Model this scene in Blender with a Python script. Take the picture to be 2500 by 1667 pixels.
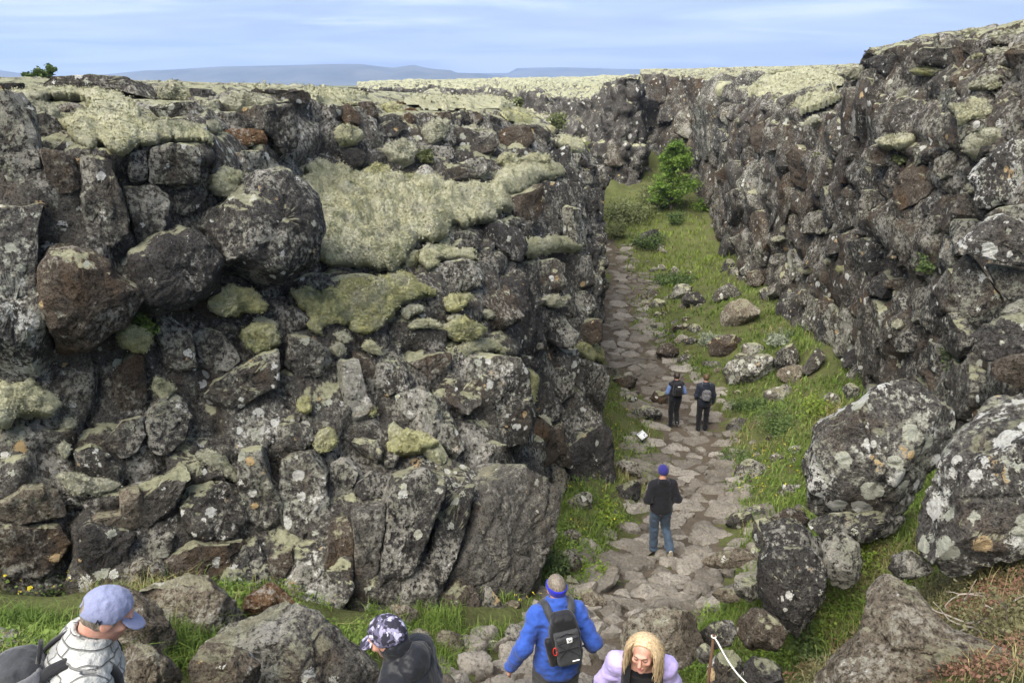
import bpy, math, random
import numpy as np
from mathutils import Vector
from mathutils.bvhtree import BVHTree

for _o in list(bpy.data.objects):
    bpy.data.objects.remove(_o)
random.seed(7)
RNG = np.random.default_rng(11)
SC = bpy.context.scene
COL = SC.collection

# ------------------------------------------------------------------ camera
FPX, CX, CY, HORIZON = 1800.0, 1250.0, 833.5, 178.0
PITCH = math.atan((CY - HORIZON) / FPX)
CAM = np.array([0.0, 0.0, 10.0])
cam = bpy.data.cameras.new('camera')
cam.sensor_width = 36.0
cam.lens = 36.0 * FPX / 2500.0
cam.clip_start, cam.clip_end = 0.05, 60000.0
cam_o = bpy.data.objects.new('camera', cam)
cam_o.location = CAM
cam_o.rotation_euler = (math.pi / 2 - PITCH, 0, 0)
COL.objects.link(cam_o)
SC.camera = cam_o
FWD = np.array([0, math.cos(PITCH), -math.sin(PITCH)])
UPV = np.array([0, math.sin(PITCH), math.cos(PITCH)])


def ray(px, py):
    px, py = np.asarray(px, float), np.asarray(py, float)
    a, b = (px - CX) / FPX, (CY - py) / FPX
    return a[..., None] * np.array([1.0, 0, 0]) + b[..., None] * UPV + FWD


def at(px, py, y):
    d = ray(px, py)
    return CAM + d * (np.asarray(y, float) / d[..., 1])[..., None]


def to_px(p):
    q = np.asarray(p, float) - CAM
    z = q @ FWD
    return CX + FPX * q[..., 0] / z, CY - FPX * (q @ UPV) / z, z


# ------------------------------------------------------------------ world and sun
world = bpy.data.worlds.new('World')
SC.world = world
world.use_nodes = True
wn, wl = world.node_tree.nodes, world.node_tree.links
wn.clear()
SUN_EL, SUN_AZ = math.radians(56), math.radians(-140)   # azimuth from +y: high, behind the left shoulder
w_out = wn.new('ShaderNodeOutputWorld')
w_bg = wn.new('ShaderNodeBackground')
sky = wn.new('ShaderNodeTexSky')
sky.sky_type = 'NISHITA'
sky.sun_disc = False
sky.sun_elevation, sky.sun_rotation = SUN_EL, SUN_AZ
sky.air_density, sky.dust_density, sky.ozone_density = 1.0, 1.5, 1.5
w_tc = wn.new('ShaderNodeTexCoord')
w_sep = wn.new('ShaderNodeSeparateXYZ')
wl.new(w_tc.outputs['Generated'], w_sep.inputs[0])
# cloud deck: project the direction on a plane overhead, so that bands get thin towards the horizon
w_z = wn.new('ShaderNodeMath'); w_z.operation = 'MAXIMUM'; w_z.inputs[1].default_value = 0.0
w_za = wn.new('ShaderNodeMath'); w_za.operation = 'ADD'; w_za.inputs[1].default_value = 0.07
wl.new(w_sep.outputs['Z'], w_z.inputs[0]); wl.new(w_z.outputs[0], w_za.inputs[0])
w_dx = wn.new('ShaderNodeMath'); w_dx.operation = 'DIVIDE'
w_dy = wn.new('ShaderNodeMath'); w_dy.operation = 'DIVIDE'
wl.new(w_sep.outputs['X'], w_dx.inputs[0]); wl.new(w_za.outputs[0], w_dx.inputs[1])
wl.new(w_sep.outputs['Y'], w_dy.inputs[0]); wl.new(w_za.outputs[0], w_dy.inputs[1])
w_cmb = wn.new('ShaderNodeCombineXYZ')
wl.new(w_dx.outputs[0], w_cmb.inputs[0]); wl.new(w_dy.outputs[0], w_cmb.inputs[1])
w_map = wn.new('ShaderNodeMapping'); w_map.inputs['Scale'].default_value = (0.42, 0.62, 1); w_map.inputs['Location'].default_value = (3.1, 5.2, 0)
wl.new(w_cmb.outputs[0], w_map.inputs[0])
w_n1 = wn.new('ShaderNodeTexNoise'); w_n1.inputs['Scale'].default_value = 1.0; w_n1.inputs['Detail'].default_value = 8; w_n1.inputs['Roughness'].default_value = 0.58; w_n1.inputs['Distortion'].default_value = 0.5
wl.new(w_map.outputs[0], w_n1.inputs['Vector'])
w_r1 = wn.new('ShaderNodeValToRGB')
w_r1.color_ramp.elements[0].position, w_r1.color_ramp.elements[0].color = 0.41, (0.375, 0.46, 0.655, 1)
w_r1.color_ramp.elements[1].position, w_r1.color_ramp.elements[1].color = 0.60, (0.80, 0.865, 0.97, 1)
_e = w_r1.color_ramp.elements.new(0.50); _e.color = (0.515, 0.625, 0.83, 1)
wl.new(w_n1.outputs['Fac'], w_r1.inputs[0])
# brighter strip of thin cloud low over the horizon
w_hr = wn.new('ShaderNodeValToRGB')
w_hr.color_ramp.elements[0].position, w_hr.color_ramp.elements[0].color = 0.0, (1, 1, 1, 1)
w_hr.color_ramp.elements[1].position, w_hr.color_ramp.elements[1].color = 0.085, (0, 0, 0, 1)
wl.new(w_z.outputs[0], w_hr.inputs[0])
w_hm = wn.new('ShaderNodeMath'); w_hm.operation = 'MULTIPLY'
w_n2 = wn.new('ShaderNodeTexNoise'); w_n2.inputs['Scale'].default_value = 3.0; w_n2.inputs['Detail'].default_value = 5
w_mp2 = wn.new('ShaderNodeMapping'); w_mp2.inputs['Scale'].default_value = (1.6, 1.6, 16)
wl.new(w_tc.outputs['Generated'], w_mp2.inputs[0]); wl.new(w_mp2.outputs[0], w_n2.inputs['Vector'])
w_r2 = wn.new('ShaderNodeValToRGB'); w_r2.color_ramp.elements[0].position = 0.40; w_r2.color_ramp.elements[1].position = 0.66
wl.new(w_n2.outputs['Fac'], w_r2.inputs[0])
wl.new(w_hr.outputs[0], w_hm.inputs[0]); wl.new(w_r2.outputs[0], w_hm.inputs[1])
w_mixh = wn.new('ShaderNodeMixRGB'); w_mixh.inputs[2].default_value = (0.88, 0.94, 1.0, 1)
wl.new(w_hm.outputs[0], w_mixh.inputs[0]); wl.new(w_r1.outputs[0], w_mixh.inputs[1])
# clouds cover the clear sky almost everywhere
w_cl = wn.new('ShaderNodeVectorMath'); w_cl.operation = 'SCALE'; w_cl.inputs['Scale'].default_value = 1.85
wl.new(w_mixh.outputs[0], w_cl.inputs[0])
w_mix = wn.new('ShaderNodeMixRGB'); w_mix.inputs[0].default_value = 0.92
wl.new(sky.outputs[0], w_mix.inputs[1]); wl.new(w_cl.outputs[0], w_mix.inputs[2])
wl.new(w_mix.outputs[0], w_bg.inputs[0])
w_bg.inputs[1].default_value = 0.10
wl.new(w_bg.outputs[0], w_out.inputs[0])

sun = bpy.data.lights.new('sun', 'SUN')
sun.energy, sun.angle, sun.color = 1.5, math.radians(55), (1.0, 0.93, 0.82)
sun_o = bpy.data.objects.new('sun', sun)
_sd = Vector((math.sin(SUN_AZ) * math.cos(SUN_EL), math.cos(SUN_AZ) * math.cos(SUN_EL), math.sin(SUN_EL)))
sun_o.rotation_euler = _sd.to_track_quat('Z', 'Y').to_euler()
sun_o.location = (0, 0, 40)
COL.objects.link(sun_o)

vs = SC.view_settings
vs.view_transform, vs.look, vs.exposure, vs.gamma = 'Standard', 'None', 2.5, 1.0
vs.use_curve_mapping = False
SC.render.engine = 'CYCLES'
SC.cycles.use_denoising = True
SC.cycles.max_bounces = 4
SC.cycles.diffuse_bounces = 2
SC.cycles.adaptive_threshold = 0.02
SC.cycles.volume_bounces = 1


# ------------------------------------------------------------------ noise in numpy
np.seterr(over='ignore')


def _hash(ix, iy, iz, k):
    h = (ix.astype(np.uint32) * np.uint32(374761393)) ^ (iy.astype(np.uint32) * np.uint32(668265263)) ^ (iz.astype(np.uint32) * np.uint32(2147483647 ^ 0x5bd1e995)) ^ np.uint32((k * 2654435761) & 0xffffffff)
    h = (h ^ (h >> np.uint32(13))) * np.uint32(1274126177)
    h = (h ^ (h >> np.uint32(16))) * np.uint32(2246822519)
    h = h ^ (h >> np.uint32(15))
    return h.astype(np.float64) / 4294967295.0


def vnoise(p, k=0):
    p = np.asarray(p, float)
    i = np.floor(p).astype(np.int64)
    f = p - i
    f = f * f * f * (f * (f * 6 - 15) + 10)
    r = 0
    for dx in (0, 1):
        wx = f[..., 0] if dx else 1 - f[..., 0]
        for dy in (0, 1):
            wy = f[..., 1] if dy else 1 - f[..., 1]
            for dz in (0, 1):
                wz = f[..., 2] if dz else 1 - f[..., 2]
                r = r + wx * wy * wz * _hash(i[..., 0] + dx, i[..., 1] + dy, i[..., 2] + dz, k)
    return r * 2 - 1


def fbm(p, octaves=4, k=0, gain=0.5):
    r, a, s = 0, 1.0, 1.0
    for o in range(octaves):
        r = r + a * vnoise(np.asarray(p) * s + 17.3 * o, k + o)
        a *= gain
        s *= 2.03
    return r


def cells(p, k=0, metric='cheb'):
    """nearest cell of a jittered lattice: random value of the cell, distance gap to the second"""
    p = np.asarray(p, float)
    i = np.floor(p).astype(np.int64)
    d1 = np.full(p.shape[:-1], 9.0)
    d2 = np.full(p.shape[:-1], 9.0)
    val = np.zeros(p.shape[:-1])
    for dx in (-1, 0, 1):
        for dy in (-1, 0, 1):
            for dz in (-1, 0, 1):
                c = i + np.array([dx, dy, dz])
                j = np.stack([_hash(c[..., 0], c[..., 1], c[..., 2], k + q) for q in (1, 2, 3)], -1)
                q = np.abs(c + 0.15 + 0.7 * j - p)
                d = q.max(-1) * 0.6 + np.sqrt((q * q).sum(-1)) * 0.4 if metric == 'cheb' else np.sqrt((q * q).sum(-1))
                v = _hash(c[..., 0], c[..., 1], c[..., 2], k + 9)
                near = d < d1
                d2 = np.where(near, d1, np.minimum(d2, d))
                val = np.where(near, v, val)
                d1 = np.where(near, d, d1)
    return val, d2 - d1


def norm(v):
    v = np.asarray(v, float)
    return v / np.maximum(np.linalg.norm(v, axis=-1, keepdims=True), 1e-9)


def sstep(a, b, x):
    t = np.clip((x - a) / (b - a), 0, 1)
    return t * t * (3 - 2 * t)


# ------------------------------------------------------------------ object helpers
def tag(o, label=None, cat=None, group=None, kind=None):
    if label: o['label'] = label
    if cat: o['category'] = cat
    if group: o['group'] = group
    if kind: o['kind'] = kind
    return o


def mesh_obj(name, verts, faces, mat, parent=None, smooth=True, origin=None, sharp=0):
    """faces: (n,4) or (n,3) int array, or list of such arrays / of index lists"""
    verts = np.asarray(verts, float)
    org = np.zeros(3) if origin is None else np.asarray(origin, float)
    me = bpy.data.meshes.new(name)
    fl = faces if isinstance(faces, list) else [faces]
    loops, starts, n = [], [], 0
    for f in fl:
        f = np.asarray(f, np.int64)
        if f.ndim == 1:
            f = f[None]
        if not len(f):
            continue
        loops.append(f.ravel())
        starts.append(n + np.arange(len(f)) * f.shape[1])
        n += f.size
    loops, starts = np.concatenate(loops), np.concatenate(starts)
    me.vertices.add(len(verts))
    me.vertices.foreach_set('co', (verts - org).astype(np.float32).ravel())
    me.loops.add(len(loops))
    me.loops.foreach_set('vertex_index', loops.astype(np.int32))
    me.polygons.add(len(starts))
    me.polygons.foreach_set('loop_start', starts.astype(np.int32))
    if smooth:
        me.polygons.foreach_set('use_smooth', np.ones(len(starts), bool))
    me.update(calc_edges=True)
    if sharp:
        me.set_sharp_from_angle(angle=math.radians(sharp))
    if mat is not None:
        me.materials.append(MAT[mat] if isinstance(mat, str) else mat)
    o = bpy.data.objects.new(name, me)
    o.location = org
    COL.objects.link(o)
    if parent is not None:
        o.parent = parent
        o.location = org - np.array(parent.location)
    return o


def empty(name, loc=(0, 0, 0)):
    o = bpy.data.objects.new(name, None)
    o.location = loc
    o.empty_display_size = 0.1
    COL.objects.link(o)
    return o


def grid_faces(nu, nv, wrap_u=False):
    i = np.arange(nu if wrap_u else nu - 1)
    j = np.arange(nv - 1)
    I, J = np.meshgrid(i, j, indexing='ij')
    I2 = (I + 1) % nu
    return np.stack([I * nv + J, I2 * nv + J, I2 * nv + J + 1, I * nv + J + 1], -1).reshape(-1, 4)


# ------------------------------------------------------------------ materials
MAT = {}


class NT:
    def __init__(self, name):
        self.m = bpy.data.materials.new(name)
        self.m.use_nodes = True
        self.t = self.m.node_tree
        self.t.nodes.clear()
        self.out = self.n('ShaderNodeOutputMaterial')
        self.b = self.n('ShaderNodeBsdfPrincipled')
        self.l(self.b.outputs[0], self.out.inputs[0])
        MAT[name] = self.m
        self._pos = None

    def n(self, t, **kw):
        x = self.t.nodes.new(t)
        for k, v in kw.items():
            setattr(x, k, v)
        return x

    def l(self, a, b):
        self.t.links.new(a, b)

    def pos(self):
        if self._pos is None:
            self._pos = self.n('ShaderNodeNewGeometry')
        return self._pos.outputs['Position']

    def mapped(self, scale, loc=(0, 0, 0), rot=(0, 0, 0), src=None):
        m = self.n('ShaderNodeMapping')
        m.inputs['Scale'].default_value = scale
        m.inputs['Location'].default_value = loc
        m.inputs['Rotation'].default_value = rot
        self.l(src or self.pos(), m.inputs[0])
        return m.outputs[0]

    def noise(self, scale, detail=4, rough=0.55, vec=None, dist=0.0):
        x = self.n('ShaderNodeTexNoise')
        x.inputs['Scale'].default_value = scale
        x.inputs['Detail'].default_value = detail
        x.inputs['Roughness'].default_value = rough
        x.inputs['Distortion'].default_value = dist
        self.l(vec or self.pos(), x.inputs['Vector'])
        return x.outputs['Fac']

    def voronoi(self, scale, vec=None, feature='F1', out='Distance'):
        x = self.n('ShaderNodeTexVoronoi')
        x.feature = feature
        x.inputs['Scale'].default_value = scale
        self.l(vec or self.pos(), x.inputs['Vector'])
        return x if out is None else x.outputs[out]

    def ramp(self, src, stops):
        r = self.n('ShaderNodeValToRGB')
        e = r.color_ramp.elements
        for i, (p, c) in enumerate(stops):
            if not isinstance(c, (tuple, list)):
                c = (c, c, c)
            x = e[i] if i < 2 else e.new(p)
            x.position = p
            x.color = (*c, 1)
        self.l(src, r.inputs[0])
        return r.outputs[0]

    def mix(self, fac, a, b, mode='MIX'):
        m = self.n('ShaderNodeMixRGB', blend_type=mode)
        for k, v in ((0, fac), (1, a), (2, b)):
            if isinstance(v, (int, float)):
                m.inputs[k].default_value = v if k == 0 else (v, v, v, 1)
            elif isinstance(v, tuple):
                m.inputs[k].default_value = (*v, 1)
            else:
                self.l(v, m.inputs[k])
        return m.outputs[0]

    def math(self, op, a, b=None, clamp=False):
        m = self.n('ShaderNodeMath', operation=op)
        m.use_clamp = clamp
        for k, v in ((0, a), (1, b)):
            if v is None:
                continue
            if isinstance(v, (int, float)):
                m.inputs[k].default_value = v
            else:
                self.l(v, m.inputs[k])
        return m.outputs[0]

    def bump(self, height, strength=0.5, dist=0.02, prev=None):
        b = self.n('ShaderNodeBump')
        b.inputs['Strength'].default_value = strength
        b.inputs['Distance'].default_value = dist
        self.l(height, b.inputs['Height'])
        if prev:
            self.l(prev, b.inputs['Normal'])
        return b.outputs[0]

    def finish(self, col, rough=0.9, normal=None, spec=0.2):
        if isinstance(col, tuple):
            self.b.inputs['Base Color'].default_value = (*col, 1)
        else:
            self.l(col, self.b.inputs['Base Color'])
        if isinstance(rough, (int, float)):
            self.b.inputs['Roughness'].default_value = rough
        else:
            self.l(rough, self.b.inputs['Roughness'])
        self.b.inputs['Specular IOR Level'].default_value = spec
        if normal is not None:
            self.l(normal, self.b.inputs['Normal'])
        return self.m


def rock_mat(name, dark, light, grey=0.5, white=0.4, tan=0.2, moss=0.25, lichen_col=(0.40, 0.385, 0.34), spot=7.0, rust=0.15):
    """basalt: weathered base, grey crust lichen, white round lichen spots, rusty stains, moss on upward faces"""
    m = NT(name)
    oi = m.n('ShaderNodeObjectInfo').outputs['Random']
    big = m.noise(1.5, 6, 0.66)
    base = m.ramp(big, [(0.34, dark), (0.66, light)])
    base = m.mix(m.ramp(oi, [(0.0, 0.0), (1.0, 0.30)]), base, light)
    clump = m.noise(2.1, 3, 0.55, m.mapped((1, 1, 0.7), (7, 1, 3)))
    ru = m.ramp(clump, [(0.62 - rust * 0.35, 0.0), (0.80 - rust * 0.30, min(0.85, rust * 3))])
    base = m.mix(ru, base, (0.165, 0.105, 0.060))
    g1 = m.noise(17, 5, 0.74, m.mapped((1, 1, 0.8), (2, 8, 5)))
    fine = m.noise(52, 2, 0.7)
    base = m.mix(m.ramp(g1, [(0.34, 0.95), (0.48, 0.0)]), base, tuple(0.25 * c for c in dark))
    base = m.mix(m.ramp(fine, [(0.33, 0.90), (0.52, 0.0)]), base, tuple(0.30 * c for c in dark))
    gsum = m.math('ADD', g1, m.math('MULTIPLY', m.math('SUBTRACT', big, clump), 0.55))
    gsum = m.math('ADD', gsum, m.math('MULTIPLY', m.math('SUBTRACT', oi, 0.5), 0.16))
    gm = m.ramp(gsum, [(0.66 - 0.20 * grey, 0.0), (0.71 - 0.20 * grey, 0.62), (0.86 - 0.20 * grey, 0.95)])
    lcol = m.mix(m.ramp(clump, [(0.4, 0.0), (0.6, 1.0)]), lichen_col, tuple(min(1, c * q) for c, q in zip(lichen_col, (0.82, 0.88, 0.74))))
    lcol = m.mix(m.ramp(fine, [(0.30, 0.65), (0.46, 0.0)]), lcol, tuple(1.1 * c for c in dark))
    col = m.mix(gm, base, lcol)
    # white crusts: ragged blots and a few round rosettes
    wob = m.n('ShaderNodeMixRGB', blend_type='ADD'); wob.inputs[0].default_value = 0.11
    m.l(m.pos(), wob.inputs[1]); m.l(g1, wob.inputs[2])
    vo = m.voronoi(spot, wob.outputs[0], out=None)
    csep = m.n('ShaderNodeSeparateColor'); m.l(vo.outputs['Color'], csep.inputs[0])
    rad = m.math('MULTIPLY', m.math('POWER', csep.outputs[0], max(1.2, 4.5 - 2.8 * white)), 0.60)
    rad = m.math('MULTIPLY', rad, m.ramp(m.math('ADD', clump, m.math('MULTIPLY', fine, 0.25)), [(0.66 - 0.14 * white, 0.0), (0.78 - 0.14 * white, 1.0)]))
    inside = m.math('ADD', m.math('SUBTRACT', rad, vo.outputs['Distance']), m.math('MULTIPLY', m.math('SUBTRACT', g1, 0.5), 0.45))
    blot = m.ramp(m.math('ADD', inside, 0.0), [(0.0, 0.0), (0.035, 1.0)])
    rag = m.math('ADD', g1, m.math('MULTIPLY', m.math('SUBTRACT', 0.5, clump), 0.7))
    rg = m.ramp(rag, [(0.80 - 0.17 * white, 0.0), (0.825 - 0.17 * white, 1.0)])
    wm = m.math('MAXIMUM', blot, rg)
    wcol = m.mix(m.ramp(csep.outputs[1], [(0.50, 0.0), (0.55, 1.0)]), (0.66, 0.66, 0.62), (0.47, 0.48, 0.40))
    wcol = m.mix(m.ramp(csep.outputs[2], [(0.93 - 0.2 * tan, 0.0), (0.94 - 0.2 * tan, 0.85)]), wcol, (0.52, 0.35, 0.15))
    wcol = m.mix(m.ramp(fine, [(0.3, 0.5), (0.5, 0.0)]), wcol, (0.24, 0.235, 0.22))
    col = m.mix(wm, col, wcol)
    # moss on faces that look up
    sx = m.n('ShaderNodeSeparateXYZ'); m.l(m._pos.outputs['Normal'], sx.inputs[0])
    mo = m.math('ADD', sx.outputs['Z'], m.math('MULTIPLY', m.math('SUBTRACT', m.math('ADD', clump, m.math('MULTIPLY', g1, 0.4)), 0.7), 1.6))
    mm = m.ramp(mo, [(0.96 - 0.42 * moss, 0.0), (1.08 - 0.42 * moss, min(1.0, moss * 3.5))])
    mcol = m.ramp(m.math('ADD', m.math('MULTIPLY', g1, 0.6), m.math('MULTIPLY', big, 0.4)), [(0.34, (0.20, 0.205, 0.12)), (0.56, (0.46, 0.46, 0.31))])
    col = m.mix(mm, col, mcol)
    hb = m.noise(5.0, 8, 0.72, m.mapped((1, 1, 1.3), (1, 2, 3)))
    nb = m.bump(m.math('ADD', hb, m.math('MULTIPLY', fine, 0.10)), 1.0, 0.22)
    m.finish(col, 0.95, nb, 0.12)
    return m.m


rock_mat('basalt', (0.066, 0.061, 0.054), (0.172, 0.160, 0.142), grey=0.62, white=0.62, tan=0.25, moss=0.25)
rock_mat('basalt_dark', (0.050, 0.047, 0.045), (0.122, 0.115, 0.108), grey=0.48, white=0.55, tan=0.2, moss=0.18, rust=0.05)
rock_mat('basalt_brown', (0.074, 0.060, 0.048), (0.180, 0.150, 0.120), grey=0.40, white=0.32, tan=0.5, moss=0.22, rust=0.30)
rock_mat('basalt_lichen', (0.066, 0.061, 0.055), (0.170, 0.160, 0.142), grey=0.95, white=0.95, tan=0.3, moss=0.30)
rock_mat('basalt_spotted', (0.075, 0.070, 0.065), (0.190, 0.178, 0.163), grey=0.72, white=1.30, tan=0.05, moss=0.14, spot=5.0)
rock_mat('rock_tan', (0.15, 0.125, 0.094), (0.31, 0.265, 0.205), grey=0.50, white=0.45, tan=0.5, moss=0.12, rust=0.15, lichen_col=(0.43, 0.41, 0.35))
rock_mat('rock_slab_grey', (0.105, 0.100, 0.090), (0.225, 0.210, 0.185), grey=0.42, white=0.30, tan=0.4, moss=0.10, rust=0.2)
rock_mat('rock_rust', (0.13, 0.072, 0.040), (0.25, 0.150, 0.085), grey=0.25, white=0.25, tan=0.6, moss=0.2, rust=0.5)
rock_mat('rock_right', (0.068, 0.060, 0.052), (0.172, 0.153, 0.132), grey=0.55, white=0.60, tan=0.3, moss=0.28, rust=0.22, spot=4.5)
rock_mat('rock_far', (0.060, 0.055, 0.051), (0.155, 0.145, 0.132), grey=0.55, white=0.6, tan=0.15, moss=0.40, rust=0.12, spot=2.6)
def path_stone_mat():
    m = NT('path_rock')
    oi = m.n('ShaderNodeObjectInfo').outputs['Random']
    n = m.noise(2.3, 5, 0.65)
    c = m.ramp(m.math('ADD', m.math('MULTIPLY', n, 0.6), m.math('MULTIPLY', oi, 0.4)), [(0.28, (0.105, 0.093, 0.078)), (0.52, (0.185, 0.168, 0.144)), (0.75, (0.305, 0.282, 0.248))])
    g = m.noise(24, 5, 0.7)
    c = m.mix(m.ramp(g, [(0.36, 0.75), (0.50, 0.0)]), c, (0.085, 0.073, 0.058))
    c = m.mix(m.ramp(g, [(0.58, 0.0), (0.68, 0.5)]), c, (0.36, 0.33, 0.285))
    m.finish(c, 0.9, m.bump(m.noise(11, 6, 0.7), 0.9, 0.06), 0.2)


path_stone_mat()


def moss_mat(name, a, b, c, green=0.3):
    m = NT(name)
    n1 = m.noise(2.6, 5, 0.6)
    col = m.ramp(n1, [(0.36, a), (0.50, b), (0.66, c)])
    oi = m.n('ShaderNodeObjectInfo').outputs['Random']
    col = m.mix(m.math('MULTIPLY', oi, 0.35), col, c)
    gg = m.ramp(m.noise(3.4, 5, 0.65, m.mapped((1, 1, 1), (9, 2, 4))), [(0.62 - 0.15 * green, 0.0), (0.70 - 0.15 * green, 0.85)])
    col = m.mix(gg, col, (0.145, 0.185, 0.045))
    gy = m.ramp(m.noise(1.7, 5, 0.7, m.mapped((1, 1, 1), (1, 6, 9))), [(0.50, 0.0), (0.62, 0.75)])
    col = m.mix(gy, col, (0.44, 0.43, 0.31))
    f = m.noise(58, 4, 0.75, m.mapped((1, 1, 0.7)))
    col = m.mix(m.ramp(f, [(0.33, 0.75), (0.50, 0.0)]), col, tuple(0.38 * x for x in a))
    mid = m.noise(22, 4, 0.7, m.mapped((1, 1, 1), (3, 7, 1)))
    col = m.mix(m.ramp(mid, [(0.34, 0.7), (0.50, 0.0)]), col, tuple(0.55 * x for x in a))  # crevice shade painted in: hollows of the bump noise get a darker colour
    h = m.math('ADD', m.math('MULTIPLY', mid, 1.0), m.math('MULTIPLY', f, 0.5))
    nb = m.bump(h, 1.0, 0.20)
    m.finish(col, 0.95, nb, 0.1)
    m.b.inputs['Sheen Weight'].default_value = 0.25
    return m.m


moss_mat('moss', (0.44, 0.43, 0.20), (0.72, 0.705, 0.40), (0.82, 0.81, 0.56))
moss_mat('moss_yellow', (0.40, 0.39, 0.11), (0.63, 0.62, 0.235), (0.74, 0.72, 0.37), green=0.55)
moss_mat('moss_grey', (0.38, 0.37, 0.22), (0.64, 0.63, 0.42), (0.78, 0.77, 0.57), green=0.15)


def simple(name, col, rough=0.8, var=0.25, scale=30, bump=0.0, spec=0.3, col2=None):
    m = NT(name)
    c2 = col2 or tuple(max(0, c * (1 - var)) for c in col)
    nn = m.noise(scale, 5, 0.6)
    c = m.ramp(nn, [(0.3, c2), (0.7, col)])
    nb = m.bump(nn, bump, 0.02) if bump else None
    m.finish(c, rough, nb, spec)
    return m


def leaf_mat(name, a, b, scale=3.0, trans=0.25):
    m = NT(name)
    oi = m.noise(scale, 3, 0.6)
    fine = m.noise(31, 2, 0.6)
    c = m.ramp(m.math('ADD', m.math('MULTIPLY', oi, 0.6), m.math('MULTIPLY', fine, 0.4)), [(0.36, a), (0.64, b)])
    m.finish(c, 0.6, None, 0.25)
    tr = m.n('ShaderNodeBsdfTranslucent')
    m.l(c, tr.inputs[0])
    mx = m.n('ShaderNodeMixShader'); mx.inputs[0].default_value = trans
    m.l(m.b.outputs[0], mx.inputs[1]); m.l(tr.outputs[0], mx.inputs[2])
    m.l(mx.outputs[0], m.out.inputs[0])
    return m.m


leaf_mat('grass', (0.070, 0.125, 0.022), (0.185, 0.260, 0.052), 1.6)
leaf_mat('grass_bright', (0.105, 0.175, 0.024), (0.26, 0.330, 0.060), 0.9, 0.35)
leaf_mat('grass_dry', (0.15, 0.14, 0.055), (0.36, 0.32, 0.15), 2.0)
leaf_mat('leaf_birch', (0.085, 0.165, 0.025), (0.215, 0.320, 0.062), 2.0, 0.35)
leaf_mat('leaf_shrub', (0.050, 0.092, 0.026), (0.130, 0.180, 0.060), 2.5)
leaf_mat('leaf_willow', (0.17, 0.20, 0.14), (0.36, 0.40, 0.31), 2.5)
leaf_mat('leaf_olive', (0.095, 0.115, 0.045), (0.205, 0.225, 0.105), 2.5)
leaf_mat('heath', (0.070, 0.075, 0.032), (0.20, 0.185, 0.095), 4.0)
leaf_mat('heath_red', (0.12, 0.060, 0.042), (0.24, 0.135, 0.090), 4.0)
leaf_mat('flower_yellow', (0.62, 0.50, 0.03), (0.80, 0.68, 0.06), 5.0)
simple('bark', (0.12, 0.095, 0.075), 0.9, 0.5, 18, 0.4)
simple('twig', (0.33, 0.29, 0.25), 0.9, 0.5, 25, 0.2)

# ------------------------------------------------------------------ ground
def tps_fit(pts):
    pts = np.asarray(pts, float)
    n = len(pts)
    r = np.linalg.norm(pts[:, None, :2] - pts[None, :, :2], axis=-1)
    K = np.where(r > 0, r * r * np.log(np.maximum(r, 1e-9)), 0) + np.eye(n) * 0.4
    Pm = np.concatenate([np.ones((n, 1)), pts[:, :2]], 1)
    A = np.block([[K, Pm], [Pm.T, np.zeros((3, 3))]])
    s = np.linalg.solve(A, np.concatenate([pts[:, 2], np.zeros(3)]))
    return pts[:, :2].copy(), s


GROUND_PTS = [
    (0, -3, 8.6), (0, 0, 8.3), (-0.5, 2.5, 6.35), (-1.6, 2.45, 6.38), (0.6, 3.0, 5.85), (-0.5, 3.05, 5.85), (-0.3, 4, 5.2), (0.3, 5.0, 4.45), (0, 5.65, 4.1), (1.5, 8.2, 3.0), (3, 11.4, 1.8), (4.2, 15, 1.05), (5.2, 18.8, 0.5),
    (4.6, 23.6, 0.5), (4.2, 28.4, 0.5), (5.5, 33.5, 0.8), (5.4, 37, 1.1), (6, 45, 3.3), (6.5, 55, 6.5), (-5, 6.3, 4.8), (-3, 5, 5.3), (-2.3, 7.3, 3.7), (-4.2, 7.0, 4.2),
    (-0.3, 7.8, 3.3), (0.7, 11.5, 2.3), (1.8, 15, 1.4), (2.4, 20, 1.0), (1.5, 30, 1.5), (2, 45, 4), (-6, 3, 6.4), (-10, 6, 5.5), (-4, 10, 3.5), (4.7, 12, 2.0), (5.6, 15, 1.5),
    (7.0, 15.5, 1.9), (8.5, 16, 2.7), (8.4, 19.5, 2.0), (8.5, 25, 1.6), (10, 36, 1.6), (11, 44, 3.2), (8, 44, 3.4), (9, 39, 2.2), (7.5, 50, 4.9), (3.1, 4.2, 6.5), (4.5, 5.0, 6.7), (3.7, 5.1, 6.1), (3.4, 7.0, 4.95), (3.4, 6.5, 5.05), (4.6, 7.2, 5.3), (2.0, 3.0, 6.9), (2.8, 5.9, 4.2), (3.3, 5.8, 4.7), (2.3, 4.9, 5.2),
    (2.2, 4, 6.0), (4.3, 6.3, 5.5), (6, 8, 5.0), (8, 10, 4.6), (10, 14, 4.4), (12, 20, 3.5), (14, 35, 4), (3.6, 8.0, 3.5), (4.6, 9.5, 3.2), (-3, 2, 7.0), (-2.2, 3.6, 6.0), (5, 2, 7.6), (-14, 14, 6), (-8, 20, 5), (-5, 40, 5), (15, 50, 5), (14, 5, 7)]
_gp, _gs = tps_fit(GROUND_PTS)


def ground_smooth(x, y):
    x, y = np.asarray(x, float), np.asarray(y, float)
    q = np.stack([x, y], -1)
    r = np.linalg.norm(q[..., None, :] - _gp, axis=-1)
    k = np.where(r > 0, r * r * np.log(np.maximum(r, 1e-9)), 0)
    n = len(_gp)
    return k @ _gs[:n] + _gs[n] + q @ _gs[n + 1:]


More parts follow.
